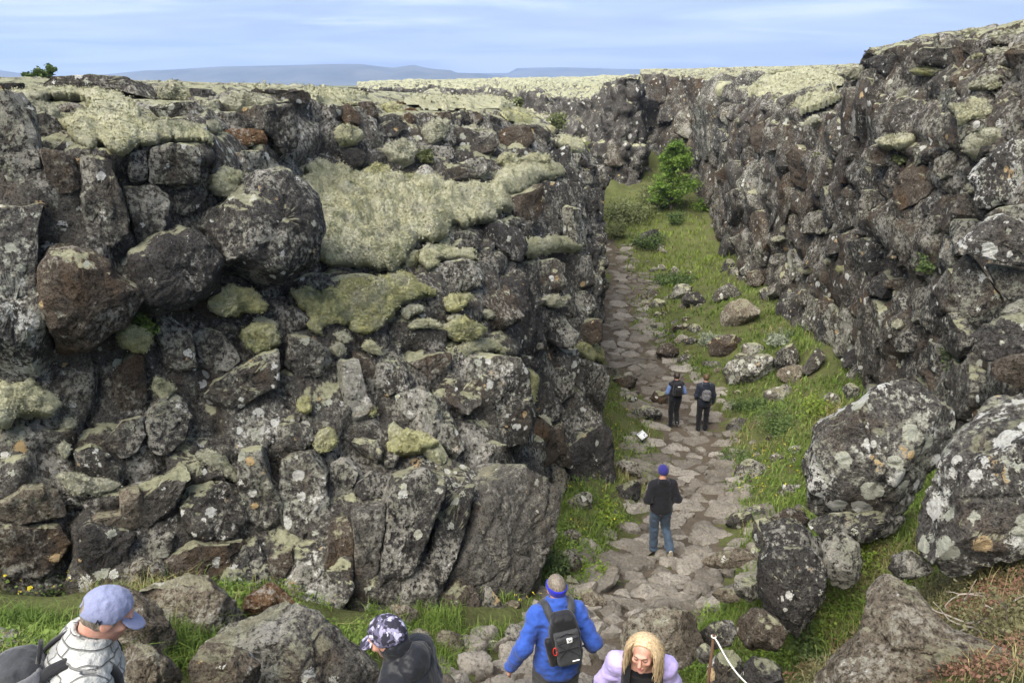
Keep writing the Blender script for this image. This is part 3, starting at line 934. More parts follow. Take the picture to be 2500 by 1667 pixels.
# rocks standing in the cliffs: view, material, outline
ROCKS_L = [
    ('V5', 'basalt_spotted', '0 0 300 0 260 140 265 300 260 540 300 700 330 800 385 960 380 1060 330 1150 200 1225 -80 1215 -80 0'),
    ('V5', 'basalt_brown', '790 1100 900 1010 1000 1000 1005 1380 960 1410 830 1460 780 1300'),
    ('V5', 'basalt', '1320 900 1390 850 1500 845 1640 1020 1640 1060 1560 1130 1460 1120 1370 1040 1330 980'),
    ('V5', 'basalt_lichen', '1400 1290 1480 1200 1640 1100 1760 1020 1900 980 1920 1120 1900 1240 1760 1300 1640 1400 1540 1470 1460 1530 1420 1400'),
    ('V5', 'basalt_spotted', '990 1560 1020 1400 1100 1320 1230 1290 1290 1400 1300 1500 1280 1600 1150 1640 1010 1620'),
    ('V5', 'basalt_dark', '1920 760 1960 700 2040 700 2120 790 2060 850 1970 870'),
    ('V5', 'basalt', '1060 760 1230 760 1300 860 1320 1100 1200 1140 1100 1080 1060 900'),
    ('V1', 'basalt', '560 1060 780 1060 800 1290 850 1440 860 1600 720 1700 560 1640 550 1300'),
    ('V1', 'basalt', '1010 1010 1180 970 1370 1000 1370 1260 1180 1260 1020 1250'),
    ('V1', 'basalt_dark', '880 1050 1000 1020 1010 1230 900 1265 870 1180'),
    ('V1', 'basalt', '840 1270 1050 1260 1160 1320 1140 1500 1100 1600 950 1660 920 1600 880 1450'),
    ('V1', 'basalt_dark', '1180 1270 1360 1280 1390 1350 1340 1480 1180 1480'),
    ('V1', 'basalt_brown', '270 1020 450 1030 540 1100 550 1290 450 1330 310 1310 300 1150'),
    ('V1', 'basalt', '100 870 180 790 290 770 400 830 480 960 490 1030 400 1010 280 940 200 900'),
    ('V1', 'basalt', '190 580 350 530 600 520 840 540 1050 570 1075 640 1050 690 980 700 860 640 640 630 420 610 190 625'),
    ('V1', 'basalt_dark', '-60 560 180 570 185 630 60 655 -60 655'),
    ('V1', 'basalt_lichen', '1000 720 1150 690 1330 690 1400 770 1390 850 1330 860 1200 830 1060 800'),
    ('V1', 'basalt', '1660 730 1740 715 1990 720 2005 880 2000 1040 1900 1060 1840 960 1700 870 1670 800'),
    ('V1', 'basalt', '1680 620 1900 600 2100 620 2150 660 2130 700 1990 715 1880 680 1700 670'),
    ('V1', 'basalt', '1480 770 1600 760 1700 820 1740 870 1650 900 1500 870'),
    ('V1', 'rock_rust', '1530 890 1700 880 1800 900 1830 1010 1720 1010 1600 1030 1540 960'),
    ('V1', 'basalt_lichen', '1500 1060 1650 1030 1780 1030 1850 1080 1920 1150 1930 1260 1800 1250 1700 1190 1560 1160'),
    ('V1', 'basalt_brown', '380 730 480 700 555 720 560 790 470 800 400 810'),
    ('V1', 'basalt_dark', '1290 600 1440 610 1520 660 1480 700 1350 690 1300 650'),
    ('V2', 'basalt_brown', '330 760 420 700 500 800 480 870 380 860'),
    ('V2', 'basalt_brown', '480 700 590 690 640 790 570 840 510 790'),
    ('V2', 'basalt', '580 900 660 820 780 820 830 860 740 940 620 940'),
    ('V2', 'basalt_lichen', '930 860 1000 820 1100 820 1160 890 1130 1000 1050 1010 960 930'),
    ('V2', 'basalt', '1170 870 1260 890 1430 920 1440 1070 1300 1095 1170 1090 1160 950'),
    ('V2', 'basalt_brown', '1450 900 1560 860 1660 880 1700 960 1620 1040 1500 1050 1440 1000'),
    ('V2', 'basalt', '1560 860 1720 850 1820 920 1800 980 1700 960 1640 880'),
    ('V2', 'basalt_dark', '900 1000 1050 1000 1150 1010 1140 1090 1010 1110 920 1060'),
    ('V2', 'basalt', '1080 1160 1240 1090 1380 1090 1400 1150 1330 1210 1200 1240 1110 1220'),
    ('V2', 'basalt_dark', '350 1030 480 1010 540 1060 520 1140 420 1170 350 1120'),
    ('V2', 'basalt_brown', '800 780 870 770 890 850 820 870'), ('V2', 'basalt', '885 775 1000 765 1010 850 900 850'), ('V2', 'basalt_brown', '1010 770 1120 760 1130 840 1030 850'),
    ('V2', 'basalt', '1135 770 1220 750 1260 830 1150 850'), ('V2', 'basalt_brown', '1230 760 1340 770 1350 850 1260 860'), ('V2', 'basalt', '1350 780 1470 810 1480 850 1370 850'),
    ('V2', 'rock_rust', '740 690 820 700 830 730 780 740'), ('V2', 'basalt_dark', '1300 730 1400 700 1450 740 1400 770 1320 760'), ('V2', 'basalt_dark', '920 740 980 720 1010 750 950 770'),
    ('V2', 'basalt_dark', '240 570 300 560 370 590 380 620 300 610'), ('V2', 'basalt_dark', '460 600 540 600 620 650 560 650'), ('V2', 'rock_rust', '800 745 860 735 910 765 830 775'),
    ('V2', 'basalt_dark', '1740 1240 1900 1240 1900 1420 1860 1500 1760 1510 1740 1400'), ('V2', 'basalt_brown', '1510 1340 1650 1310 1740 1250 1730 1450 1640 1560 1560 1540 1500 1430'),
    ('V2', 'basalt', '1840 1060 2000 1050 2010 1200 1940 1200 1850 1130'), ('V2', 'basalt', '1960 1120 2070 1170 2080 1260 2000 1290 1950 1220'), ('V2', 'basalt', '2090 1130 2170 1130 2200 1240 2170 1330 2100 1290'),
    ('V2', 'basalt_lichen', '1890 1420 1950 1410 1985 1540 1930 1570'), ('V2', 'basalt', '1990 1300 2060 1270 2150 1400 2130 1480 2040 1480 1990 1400'),
    ('V6', 'basalt_lichen', '960 460 1080 390 1200 370 1330 410 1360 470 1340 550 1200 590 1080 590 1000 530'),
    ('V6', 'basalt', '1440 500 1560 450 1660 480 1640 600 1590 660 1480 690 1440 620'),
    ('V6', 'basalt', '1640 390 1820 370 1880 400 1890 560 1800 620 1660 660 1640 560'), ('V6', 'basalt', '1890 350 2000 330 2090 350 2090 560 1960 590 1890 570'),
    ('V6', 'basalt_lichen', '1910 600 2050 590 2110 640 2120 760 2000 820 1930 730'), ('V6', 'basalt_brown', '1980 820 2120 770 2130 930 2050 960 1990 900'),
    ('V6', 'basalt_dark', '1330 150 1450 100 1600 170 1620 310 1560 400 1470 350 1350 270'), ('V6', 'basalt', '1310 300 1370 290 1460 400 1460 460 1380 480 1320 400'),
    ('V6', 'basalt_dark', '1150 190 1260 170 1320 230 1310 300 1200 300 1120 270'),
    ('V6', 'basalt', '835 860 960 840 1080 850 1080 990 930 1020 840 1050'), ('V6', 'basalt_brown', '830 1080 1000 1010 1110 1000 1105 1080 1060 1160 980 1220 900 1140'),
    ('V6', 'basalt_lichen', '1240 1040 1380 1010 1530 1040 1600 1130 1680 1330 1760 1500 1720 1600 1500 1640 1300 1600 1150 1500 1080 1400 1160 1290 1230 1200'),
    ('V6', 'basalt_dark', '1740 1160 1850 1100 1960 1180 1960 1280 1870 1360 1780 1330'), ('V6', 'basalt', '1960 1040 2120 1080 2190 1180 2160 1330 2100 1400 2000 1290'),
    ('V6', 'basalt_lichen', '1880 1370 1960 1300 2100 1420 2180 1560 2040 1640 1900 1560'),
    ('V6', 'basalt_brown', '1520 960 1640 930 1760 950 1760 1000 1680 1000 1600 990'), ('V6', 'basalt_dark', '1580 1010 1680 1040 1640 1100 1580 1080'), ('V6', 'basalt_dark', '1650 1080 1740 1060 1730 1130 1680 1140'),
    ('V6', 'basalt_lichen', '370 1060 480 1050 540 1290 640 1500 540 1560 420 1560 380 1300'), ('V6', 'basalt_lichen', '620 1080 780 1060 830 1180 760 1290 660 1310 580 1270'),
    ('V6', 'basalt_lichen', '740 1300 900 1240 1000 1300 1080 1480 1040 1560 820 1520 760 1400'), ('V6', 'basalt', '0 880 140 900 280 970 330 1100 250 1150 60 1180 0 1100'),
    ('V6', 'basalt_lichen', '20 510 140 460 280 470 350 550 300 580 120 580'), ('V6', 'basalt_brown', '430 970 540 1020 640 1140 560 1250 470 1130'), ('V6', 'basalt_dark', '1690 760 1800 700 1900 760 1960 860 1900 980 1780 940 1700 860'),
    ('W3', 'basalt_dark', '350 250 480 130 600 60 700 120 715 200 690 330 590 440 480 490 400 470 410 370'),
    ('W3', 'rock_tan', '330 300 380 285 415 350 405 470 360 490 335 430'),
    ('W2', 'rock_slab_grey', '1110 960 1240 700 1340 420 1520 330 1646 400 1700 450 1680 640 1640 830 1560 1030 1480 1200 1380 1250 1260 1180 1150 1150'),
    ('W2', 'basalt_dark', '980 1050 1030 930 1080 640 1250 450 1330 420 1230 700 1110 960 1020 1060'),
    ('W2', 'basalt', '1260 290 1400 185 1480 190 1475 350 1400 400 1300 415'),
    ('W2', 'basalt_dark', '790 560 850 380 1000 330 1130 400 1120 480 1050 640 980 850 900 1000 850 1110 760 1080 770 800'),
    ('W2', 'basalt_brown', '490 640 580 620 620 700 625 800 600 1000 540 1110 460 1120 450 900 470 760'), ('W2', 'basalt_dark', '480 300 600 260 650 360 620 440 560 480 490 430'),
    ('W2', 'basalt_spotted', '210 290 300 230 390 250 470 370 490 560 460 680 400 750 300 710 230 660 200 450'),
    ('W2', 'basalt_lichen', '-40 230 100 215 150 400 210 520 220 700 170 780 60 760 -40 700'), ('W2', 'basalt_lichen', '190 100 290 70 380 100 385 190 330 240 240 260 195 180'),
    ('W2', 'basalt', '300 780 400 760 420 820 380 870 310 860 285 820'), ('W2', 'basalt_brown', '120 850 270 790 290 900 240 990 150 960'), ('W2', 'basalt_lichen', '290 880 360 880 430 980 430 1080 370 1140 250 1100 220 1010'),
    ('W2', 'rock_slab_grey', '600 570 720 550 800 530 790 700 760 900 740 1040 640 1100 620 900 625 750'), ('W2', 'basalt_dark', '630 420 720 340 800 380 800 500 700 545 620 540'),
    ('W1', 'rock_tan', '500 640 560 600 690 590 680 470 800 440 850 560 840 640 780 680 640 700'), ('W1', 'basalt_dark', '440 680 520 630 680 680 780 690 740 800 710 980 540 960 450 880'),
    ('W1', 'rock_tan', '30 500 120 430 240 430 340 470 370 560 350 640 250 660 100 650 -40 600 -40 520'), ('W1', 'basalt_brown', '-60 640 120 650 350 660 420 780 440 920 380 960 180 950 -60 920'),
    ('W1', 'basalt_lichen', '1010 560 1080 450 1200 400 1340 420 1430 510 1470 640 1440 750 1300 740 1160 740 1040 690'), ('W1', 'basalt_brown', '950 870 1100 760 1250 760 1410 740 1425 900 1300 980 1100 970 980 930'),
    ('W1', 'basalt', '580 200 700 60 830 30 830 150 790 240 700 280 600 240'), ('W1', 'basalt_dark', '830 60 960 0 1080 20 1050 170 960 240 850 250'),
    ('W1', 'basalt', '760 560 900 440 1060 300 1090 360 1010 520 990 640 900 690 800 660'), ('W1', 'basalt_lichen', '1390 240 1500 210 1540 400 1610 520 1620 700 1560 780 1470 760 1480 600 1400 480'),
    ('W1', 'basalt_lichen', '420 240 520 200 620 240 700 320 740 400 680 420 560 390 440 340'), ('W1', 'basalt_brown', '740 900 820 850 940 900 980 980 860 1040 760 1020'), ('W1', 'basalt', '880 760 980 700 1030 720 960 850 890 860'),
    ('W1', 'basalt_lichen', '0 60 120 40 220 140 160 230 40 220 -40 160'),
]
SHELF_ROCKS = [
    ('V2', 'basalt_lichen', '290 1290 380 1260 450 1290 470 1340 380 1360 310 1340'), ('V2', 'basalt', '1090 1160 1240 1090 1390 1090 1400 1150 1330 1210 1200 1250 1110 1220'),
    ('V2', 'basalt_lichen', '870 1170 930 1120 1000 1150 1010 1260 960 1320 900 1260'), ('V2', 'basalt_dark', '1160 1270 1260 1240 1310 1260 1240 1300'), ('V2', 'basalt_lichen', '560 1370 620 1340 680 1360 640 1400'),
    ('V2', 'basalt_dark', '700 1150 760 1120 790 1150 760 1190 710 1190'), ('V6', 'basalt_lichen', '840 270 890 240 930 290 890 320'),
]
BOULDERS_L = [  # loose boulders wedged in the left wall
    ('V5', 'basalt_brown', '260 450 340 300 480 285 620 320 740 400 780 480 930 570 960 640 930 720 850 820 740 910 600 1000 540 1050 470 1075 390 1040 370 900 300 720 270 600', 'grey brown boulder with flat face jammed beside the white spotted left column'),
    ('V5', 'basalt_dark', '880 330 990 260 1100 190 1280 150 1400 230 1490 340 1505 480 1490 590 1420 650 1300 705 1160 725 1000 750 950 720 960 600 920 480 890 400', 'rounded dark boulder hanging in the left wall between two larger boulders'),
    ('V5', 'basalt_dark', '1400 150 1440 30 1560 -40 1700 -180 1900 -220 2050 -130 2140 0 2165 200 2140 330 2080 430 1960 500 1880 540 1760 500 1620 420 1510 400 1490 330', 'largest dark boulder with round white lichen spots left of the big moss shelf'),
]
ROCKS_R = [
    ('V4', 'basalt_dark', '615 415 700 380 800 370 900 370 940 450 880 500 760 530 700 480 640 460'), ('V4', 'basalt', '900 360 1000 320 1100 330 1200 330 1280 320 1270 400 1180 470 1060 450 960 440'),
    ('V4', 'rock_right', '1290 420 1400 400 1430 470 1370 510 1300 480'), ('V4', 'rock_right', '1420 380 1560 370 1640 350 1660 420 1560 470 1450 480'), ('V4', 'rock_right', '1440 270 1560 240 1680 230 1680 310 1560 310 1450 310'),
    ('V4', 'rock_right', '620 1000 700 980 900 1000 960 1040 920 1110 760 1130 640 1110 580 1060'), ('V4', 'basalt_lichen', '930 1010 1000 990 1050 1030 1030 1120 940 1120'), ('V4', 'rock_right', '590 640 700 600 780 680 740 740 620 740'),
    ('V4', 'rock_right', '800 660 880 650 940 720 880 760 800 740'), ('V4', 'basalt', '1080 780 1180 770 1230 860 1210 1000 1150 1030 1080 960 1060 860'), ('V4', 'rock_right', '1080 1060 1200 1030 1240 1060 1210 1200 1120 1240 1070 1180'),
    ('V4', 'basalt_dark', '1270 1050 1340 1000 1500 950 1520 1000 1420 1060 1330 1160 1280 1130'), ('V4', 'rock_right', '1520 900 1600 850 1680 860 1680 950 1580 960'), ('V4', 'basalt_lichen', '1220 860 1340 810 1470 800 1510 850 1420 890 1300 920 1240 980'),
    ('V4', 'basalt_spotted', '1320 1130 1450 1060 1600 970 1680 940 1760 940 1760 1340 1560 1400 1400 1450 1370 1300'), ('V4', 'rock_right', '560 1300 640 1290 720 1320 740 1460 620 1500 540 1500'),
    ('V4', 'basalt', '740 1380 860 1360 900 1420 850 1500 760 1490'), ('V4', 'basalt_dark', '980 1380 1110 1380 1130 1450 1010 1490 975 1440'), ('V4', 'rock_right', '130 850 300 860 340 960 300 1060 230 1040 140 900'),
    ('V4', 'rock_right', '-90 880 80 850 110 980 60 1060 -60 1080'), ('V4', 'rock_right', '430 940 560 900 580 1020 540 1100 440 1090'),
    ('V3', 'rock_right', '1270 880 1340 830 1370 900 1350 1010 1300 1000 1265 950'), ('V3', 'basalt_brown', '1370 870 1440 820 1470 960 1480 1030 1400 1050 1360 960'), ('V3', 'rock_right', '1140 790 1180 760 1230 790 1220 870 1160 850'),
    ('V3', 'basalt_dark', '1180 600 1300 500 1400 480 1460 490 1380 560 1320 620 1300 680 1200 670'), ('V3', 'rock_far', '900 1260 970 1240 1000 1290 1010 1380 930 1390 890 1320'), ('V3', 'rock_right', '1100 1180 1160 1150 1220 1210 1240 1280 1130 1270'),
    ('V3', 'rock_right', '860 740 960 720 1010 800 980 960 900 990 840 900'), ('V3', 'rock_right', '660 520 760 500 790 640 750 760 680 770 650 640'),
    ('V7', 'basalt_dark', '890 160 970 120 1000 200 970 270 900 240'), ('V7', 'basalt_dark', '810 290 880 240 960 260 970 350 900 390 820 370'), ('V7', 'basalt_brown', '840 430 940 380 1050 380 1090 420 1020 520 870 550 830 500'),
    ('V7', 'basalt', '1050 230 1130 210 1150 250 1100 280'), ('V7', 'rock_slab_grey', '1130 270 1200 170 1230 250 1190 330'), ('V7', 'basalt', '1250 250 1330 240 1350 340 1310 430 1250 380'),
    ('V7', 'basalt_brown', '1190 460 1280 440 1310 520 1280 560 1190 550'), ('V7', 'basalt', '1340 350 1420 330 1480 380 1440 420 1350 410'),
    ('V8', 'basalt_dark', '510 180 570 140 620 180 600 240 540 250'), ('V8', 'rock_slab_grey', '530 190 620 160 630 190 580 220'), ('V8', 'basalt', '600 290 680 220 760 210 740 300 640 330'), ('V8', 'basalt_lichen', '720 380 770 310 860 300 800 370'),
    ('V8', 'basalt_brown', '260 680 330 620 440 690 430 750 290 750'), ('V8', 'basalt_brown', '470 710 520 660 580 700 580 780 510 780'), ('V8', 'basalt_dark', '800 950 830 870 920 850 1000 870 1000 980 940 1010 830 1010'),
    ('V8', 'basalt_spotted', '690 880 740 810 800 840 790 910 730 930 700 910'), ('V8', 'basalt_dark', '640 950 700 900 750 970 650 980'), ('V8', 'basalt_brown', '860 500 930 510 920 580 830 590 730 560 740 510'),
    ('V8', 'basalt', '160 580 260 580 250 690 130 700 130 620'), ('V8', 'basalt_dark', '590 390 760 390 770 460 620 460'), ('V8', 'basalt', '1010 80 1120 70 1130 150 1060 220 1020 180'),
]
NEAR_R = [  # blocks at the right edge, in front of the wall: distance to the eye given
    ('V8', 'basalt_spotted', '1220 270 1330 170 1420 80 1520 60 1700 120 1800 200 1800 420 1650 430 1560 400 1450 370 1300 330', 9.0),
    ('V8', 'basalt', '1195 420 1290 310 1400 460 1560 680 1480 760 1330 810 1250 720 1190 600', 9.3),
    ('V8', 'basalt', '1400 400 1560 420 1700 450 1720 660 1580 660 1480 540', 9.1),
    ('V8', 'basalt_lichen', '1500 760 1560 690 1680 640 1800 640 1800 760 1640 770', 8.2),
    ('V8', 'basalt_dark', '1320 890 1450 800 1680 730 1800 720 1800 1040 1500 1070 1400 1060', 8.0),
    ('V8', 'basalt_brown', '1440 1090 1560 1040 1720 1010 1800 1020 1800 1260 1640 1260 1480 1190', 7.6),
    ('V4', 'basalt', '1390 1480 1500 1420 1700 1390 1700 1560 1560 1540', 9.6),
]
MOSS = [
    ('L', 'V1', 'moss', '405 825 560 790 760 780 960 840 1150 835 1340 870 1440 930 1460 1010 1380 985 1200 970 1050 1000 940 985 860 1045 790 1060 700 1005 640 1050 560 1030 490 985 460 880'),
    ('L', 'V1', 'moss', '-60 660 190 625 420 615 640 625 800 640 900 690 950 760 930 830 800 790 650 770 620 700 500 680 350 690 150 700 -60 720'),
    ('L', 'V1', 'moss', '-60 970 100 990 150 1010 230 1000 300 1080 270 1120 180 1100 150 1160 60 1150 -60 1110'), ('L', 'V1', 'moss', '1080 590 1180 550 1280 600 1330 680 1290 700 1200 680 1080 680'),
    ('L', 'V1', 'moss', '1480 1190 1560 1160 1680 1180 1810 1260 1700 1310 1580 1350 1520 1300 1485 1250'), ('L', 'V1', 'moss', '1530 640 1600 600 1800 570 1980 545 2100 570 2150 620 2000 640 1850 610 1700 630'),
    ('L', 'V1', 'moss_grey', '1500 700 1520 670 1640 650 1800 665 1870 700 1740 720 1680 700 1650 740 1560 730'), ('L', 'V1', 'moss_grey', '1390 710 1460 690 1500 720 1480 760 1400 750'), ('L', 'V1', 'moss_grey', '1410 830 1480 820 1520 880 1480 910 1420 880'),
    ('L', 'V1', 'moss_grey', '0 730 150 710 300 700 380 730 370 800 250 770 120 800 0 790'),
    ('L', 'V2', 'moss', '100 1260 190 1200 340 1230 500 1180 640 1200 800 1210 960 1290 1100 1290 1400 1260 1480 1180 1600 1150 1800 1110 1920 1160 1930 1210 1730 1250 1650 1320 1520 1345 1540 1420 1430 1450 1420 1510 1300 1520 1250 1500 1240 1560 1110 1530 1060 1620 990 1670 880 1650 800 1780 720 1840 560 1830 400 1800 150 1800 210 1700 210 1600 200 1450 150 1330'),
    ('L', 'V6', 'moss_yellow', '100 600 340 590 460 520 700 520 900 560 960 610 800 680 700 790 560 860 420 840 280 820 200 880 150 760'),
    ('L', 'V6', 'moss', '210 210 200 60 250 -100 100 -250 300 -290 480 -200 700 -150 840 0 900 110 880 250 800 380 720 440 560 430 400 400 300 410 150 400 200 330'),
    ('L', 'V6', 'moss', '680 -150 1000 -200 1150 -120 1260 20 1240 160 1110 130 1050 230 990 270 900 230 830 60'),
    ('L', 'V2', 'moss', '1000 1310 1200 1300 1400 1270 1600 1200 1730 1240 1650 1320 1520 1340 1540 1420 1430 1440 1400 1500 1300 1520 1240 1440 1150 1380'), ('L', 'V2', 'moss', '1430 1120 1600 1150 1800 1110 1900 1150 1930 1210 1760 1230 1650 1200 1500 1180'),
    ('L', 'V2', 'moss', '1440 1100 1470 1050 1560 1060 1590 1110 1500 1130'), ('L', 'V2', 'moss', '1590 1080 1680 1050 1790 1060 1810 1110 1740 1110 1650 1100'), ('L', 'V2', 'moss_yellow', '640 1290 720 1230 850 1210 960 1290 850 1350 760 1390 680 1340'),
    ('L', 'V2', 'moss_yellow', '530 1150 620 1120 720 1150 680 1200 560 1200'), ('L', 'V2', 'moss', '1830 960 1900 930 2050 950 2080 1000 2000 1040 1850 1000'), ('L', 'V2', 'moss_grey', '660 1000 780 960 880 990 870 1090 760 1080 680 1040'),
    ('L', 'V2', 'moss', '310 900 400 860 510 890 520 940 400 960 330 950'), ('L', 'V2', 'moss_grey', '930 880 1010 815 1120 825 1090 920 1020 980 950 920'), ('L', 'V2', 'moss_grey', '580 1250 620 1180 670 1200 660 1280 600 1290'),
    ('L', 'V2', 'moss', '800 690 1000 650 1200 640 1450 645 1600 640 1650 720 1500 740 1300 720 1100 740 950 720'), ('L', 'V2', 'moss', '0 560 100 550 240 580 400 600 600 640 480 680 300 700 200 680 60 600'), ('L', 'V2', 'moss_yellow', '640 720 760 700 820 790 780 830 700 770'),
    ('L', 'V2', 'moss_yellow', '1480 770 1600 740 1740 770 1800 830 1650 850 1530 820'), ('L', 'V2', 'moss', '200 690 400 690 520 700 640 740 560 720 420 720 280 730'), ('L', 'V2', 'moss_grey', '1170 880 1260 860 1420 900 1430 930 1300 920 1200 910'),
    ('L', 'V2', 'moss_grey', '190 1220 420 1190 560 1260 600 1380 460 1360 300 1300'),
    ('L', 'V6', 'moss_yellow', '360 570 440 510 600 500 760 465 870 500 930 560 1020 600 1010 640 900 620 800 650 740 720 660 750 610 700 500 700 420 640'),
    ('L', 'V6', 'moss_yellow', '20 580 180 580 340 600 400 660 460 730 400 790 330 810 270 860 260 910 180 880 130 830 160 780 80 680'), ('L', 'V6', 'moss_yellow', '430 800 560 760 690 760 640 830 540 870 450 850'),
    ('L', 'V6', 'moss', '890 340 960 290 1150 310 1300 320 1330 400 1200 380 1080 390 960 440 910 400'), ('L', 'V6', 'moss', '780 370 840 310 900 320 890 370 810 405'), ('L', 'V6', 'moss', '1615 260 1760 225 1880 225 2020 290 1960 320 1820 300 1700 360 1620 330'),
    ('L', 'V6', 'moss_yellow', '1050 650 1130 610 1280 615 1240 650 1160 720 1100 700'), ('L', 'V6', 'moss_yellow', '1085 830 1200 790 1260 790 1350 840 1350 880 1240 930 1150 930 1090 890'),
    ('L', 'V6', 'moss', '1080 990 1200 960 1360 915 1480 950 1530 1000 1500 1040 1380 1010 1250 1030 1200 1080 1120 1080'), ('L', 'V6', 'moss_grey', '1340 720 1400 700 1460 740 1420 780 1360 770'), ('L', 'V6', 'moss', '830 820 920 770 1040 800 1070 840 950 830 850 850'),
    ('L', 'V6', 'moss_grey', '770 720 860 680 930 690 940 720 860 740 830 790'), ('L', 'V6', 'moss', '500 960 570 920 650 990 640 1030 560 1010'), ('L', 'V6', 'moss_grey', '300 960 380 940 410 1000 360 1050 310 1000'), ('L', 'V6', 'moss_grey', '330 880 380 860 440 910 420 940 350 920'),
    ('L', 'V6', 'moss_grey', '1750 640 1830 610 1920 660 1890 700 1790 690'), ('L', 'V6', 'moss_yellow', '1940 980 2050 940 2140 980 2190 1060 2100 1080 2000 1050'), ('L', 'V6', 'moss_yellow', '1610 1130 1690 1140 1710 1230 1690 1380 1650 1340 1620 1230'),
    ('L', 'V6', 'moss_grey', '1680 1450 1780 1440 1820 1520 1740 1530'), ('L', 'V6', 'moss_yellow', '550 1390 590 1360 620 1420 580 1450'), ('L', 'V6', 'moss_yellow', '80 1330 150 1310 170 1390 120 1420 70 1390'), ('L', 'V6', 'moss_grey', '1090 770 1160 745 1220 760 1190 790 1110 800'),
    ('L', 'V5', 'moss_yellow', '1440 640 1540 560 1700 570 1780 620 1830 700 1760 730 1640 720 1560 760 1480 740'), ('L', 'V5', 'moss_yellow', '1620 870 1740 820 1870 830 1920 920 1860 970 1760 1010 1680 960'), ('L', 'V5', 'moss_yellow', '800 880 900 810 1000 850 1050 930 1000 990 880 990'),
    ('L', 'V5', 'moss', '-60 1230 150 1225 290 1250 370 1340 370 1400 300 1430 200 1400 120 1430 60 1500 -60 1520'), ('L', 'V5', 'moss', '1050 1180 1130 1190 1210 1250 1130 1320 1050 1290'), ('L', 'V5', 'moss_grey', '430 1460 500 1460 540 1510 450 1530'), ('L', 'V5', 'moss_grey', '1720 780 1800 760 1890 800 1900 840 1780 820'),
    ('L', 'W1', 'moss_grey', '330 360 420 370 560 400 670 420 660 460 560 480 440 490 380 440'), ('L', 'W1', 'moss_grey', '330 200 380 180 410 230 380 280 340 260'), ('L', 'W1', 'moss_grey', '1120 240 1230 230 1330 330 1400 420 1330 400 1240 330 1130 300'),
    ('L', 'W2', 'moss_yellow', '400 140 500 100 525 170 480 240 420 250 390 200'), ('L', 'W2', 'moss_yellow', '820 180 950 110 1100 180 1060 210 930 240 840 240'),
    ('R', 'V4', 'moss', '10 740 60 690 200 640 340 650 420 660 330 720 180 770 80 740'), ('R', 'V4', 'moss', '0 500 150 470 380 480 480 510 440 580 330 600 180 610 100 650 0 620'), ('R', 'V4', 'moss_grey', '380 490 560 440 620 470 600 520 480 540'),
    ('R', 'V4', 'moss_grey', '130 850 220 810 310 810 280 850 160 880'), ('R', 'V4', 'moss_grey', '800 650 840 610 900 610 880 640 820 670'), ('R', 'V4', 'moss', '650 970 700 940 800 930 930 910 920 950 800 1000 720 985'), ('R', 'V4', 'moss', '1140 710 1280 710 1450 720 1460 770 1330 800 1230 830 1220 760'),
    ('R', 'V4', 'moss_grey', '1250 1000 1300 930 1420 900 1530 900 1500 930 1380 980 1280 1050'), ('R', 'V4', 'moss_grey', '1270 590 1380 530 1530 510 1480 560 1380 600'), ('R', 'V4', 'moss_grey', '1420 340 1530 320 1640 350 1560 370 1430 370'),
    ('R', 'V4', 'moss', '1300 390 1380 365 1400 390 1320 410'), ('R', 'V4', 'moss_grey', '1280 1280 1330 1240 1390 1240 1370 1300 1310 1320'), ('R', 'V4', 'moss', '800 350 920 270 1060 235 1090 270 980 300 860 350 760 370'), ('R', 'V4', 'moss', '1130 250 1300 195 1430 195 1380 230 1200 250'),
    ('R', 'V4', 'moss_grey', '1400 250 1520 210 1680 215 1680 235 1540 240'), ('R', 'V4', 'moss_yellow', '890 490 960 460 1130 460 1200 480 1080 490 960 500'), ('R', 'V4', 'moss', '1390 600 1480 560 1540 570 1480 610'),
    ('R', 'V3', 'moss', '1320 630 1450 540 1600 510 1780 540 1820 600 1650 640 1500 650 1340 660'), ('R', 'V3', 'moss', '1550 740 1600 690 1820 670 1820 720 1700 760'), ('R', 'V3', 'moss_grey', '1480 670 1560 645 1580 670 1500 690'), ('R', 'V3', 'moss', '1040 780 1160 750 1150 790 1060 800'),
    ('R', 'V3', 'moss_grey', '1130 1010 1200 970 1200 1010 1140 1040'), ('R', 'V3', 'moss_grey', '1060 910 1130 860 1140 890 1080 930'), ('R', 'V3', 'moss_grey', '1630 1170 1700 1140 1720 1170 1650 1190'), ('R', 'V3', 'moss', '1020 690 1120 640 1200 650 1160 690 1080 700'),
    ('R', 'V3', 'moss_grey', '1240 830 1280 800 1290 830 1250 850'), ('R', 'V3', 'moss', '1450 500 1600 470 1800 460 1820 500 1650 520'),
    ('R', 'V8', 'moss_yellow', '390 430 450 390 520 410 500 450 410 455'), ('R', 'V8', 'moss_grey', '770 810 830 780 850 820 800 850'), ('R', 'V8', 'moss_grey', '10 160 50 140 60 170 20 190'), ('R', 'V8', 'moss_grey', '300 390 360 350 400 360 340 400'), ('R', 'V8', 'moss_grey', '150 160 200 140 260 100 270 130 200 170'),
    ('R', 'V8', 'moss_grey', '280 180 350 150 400 160 350 190'), ('R', 'V8', 'moss_grey', '130 450 200 410 270 440 200 475'), ('R', 'V7', 'moss_grey', '1400 440 1450 410 1500 440 1460 470'), ('R', 'V7', 'moss_grey', '1530 440 1590 420 1660 440 1600 470'),
    ('R', 'V7', 'moss_grey', '1340 240 1400 210 1460 220 1400 250'), ('R', 'V7', 'moss_yellow', '1400 740 1440 670 1460 690 1430 760'),
]
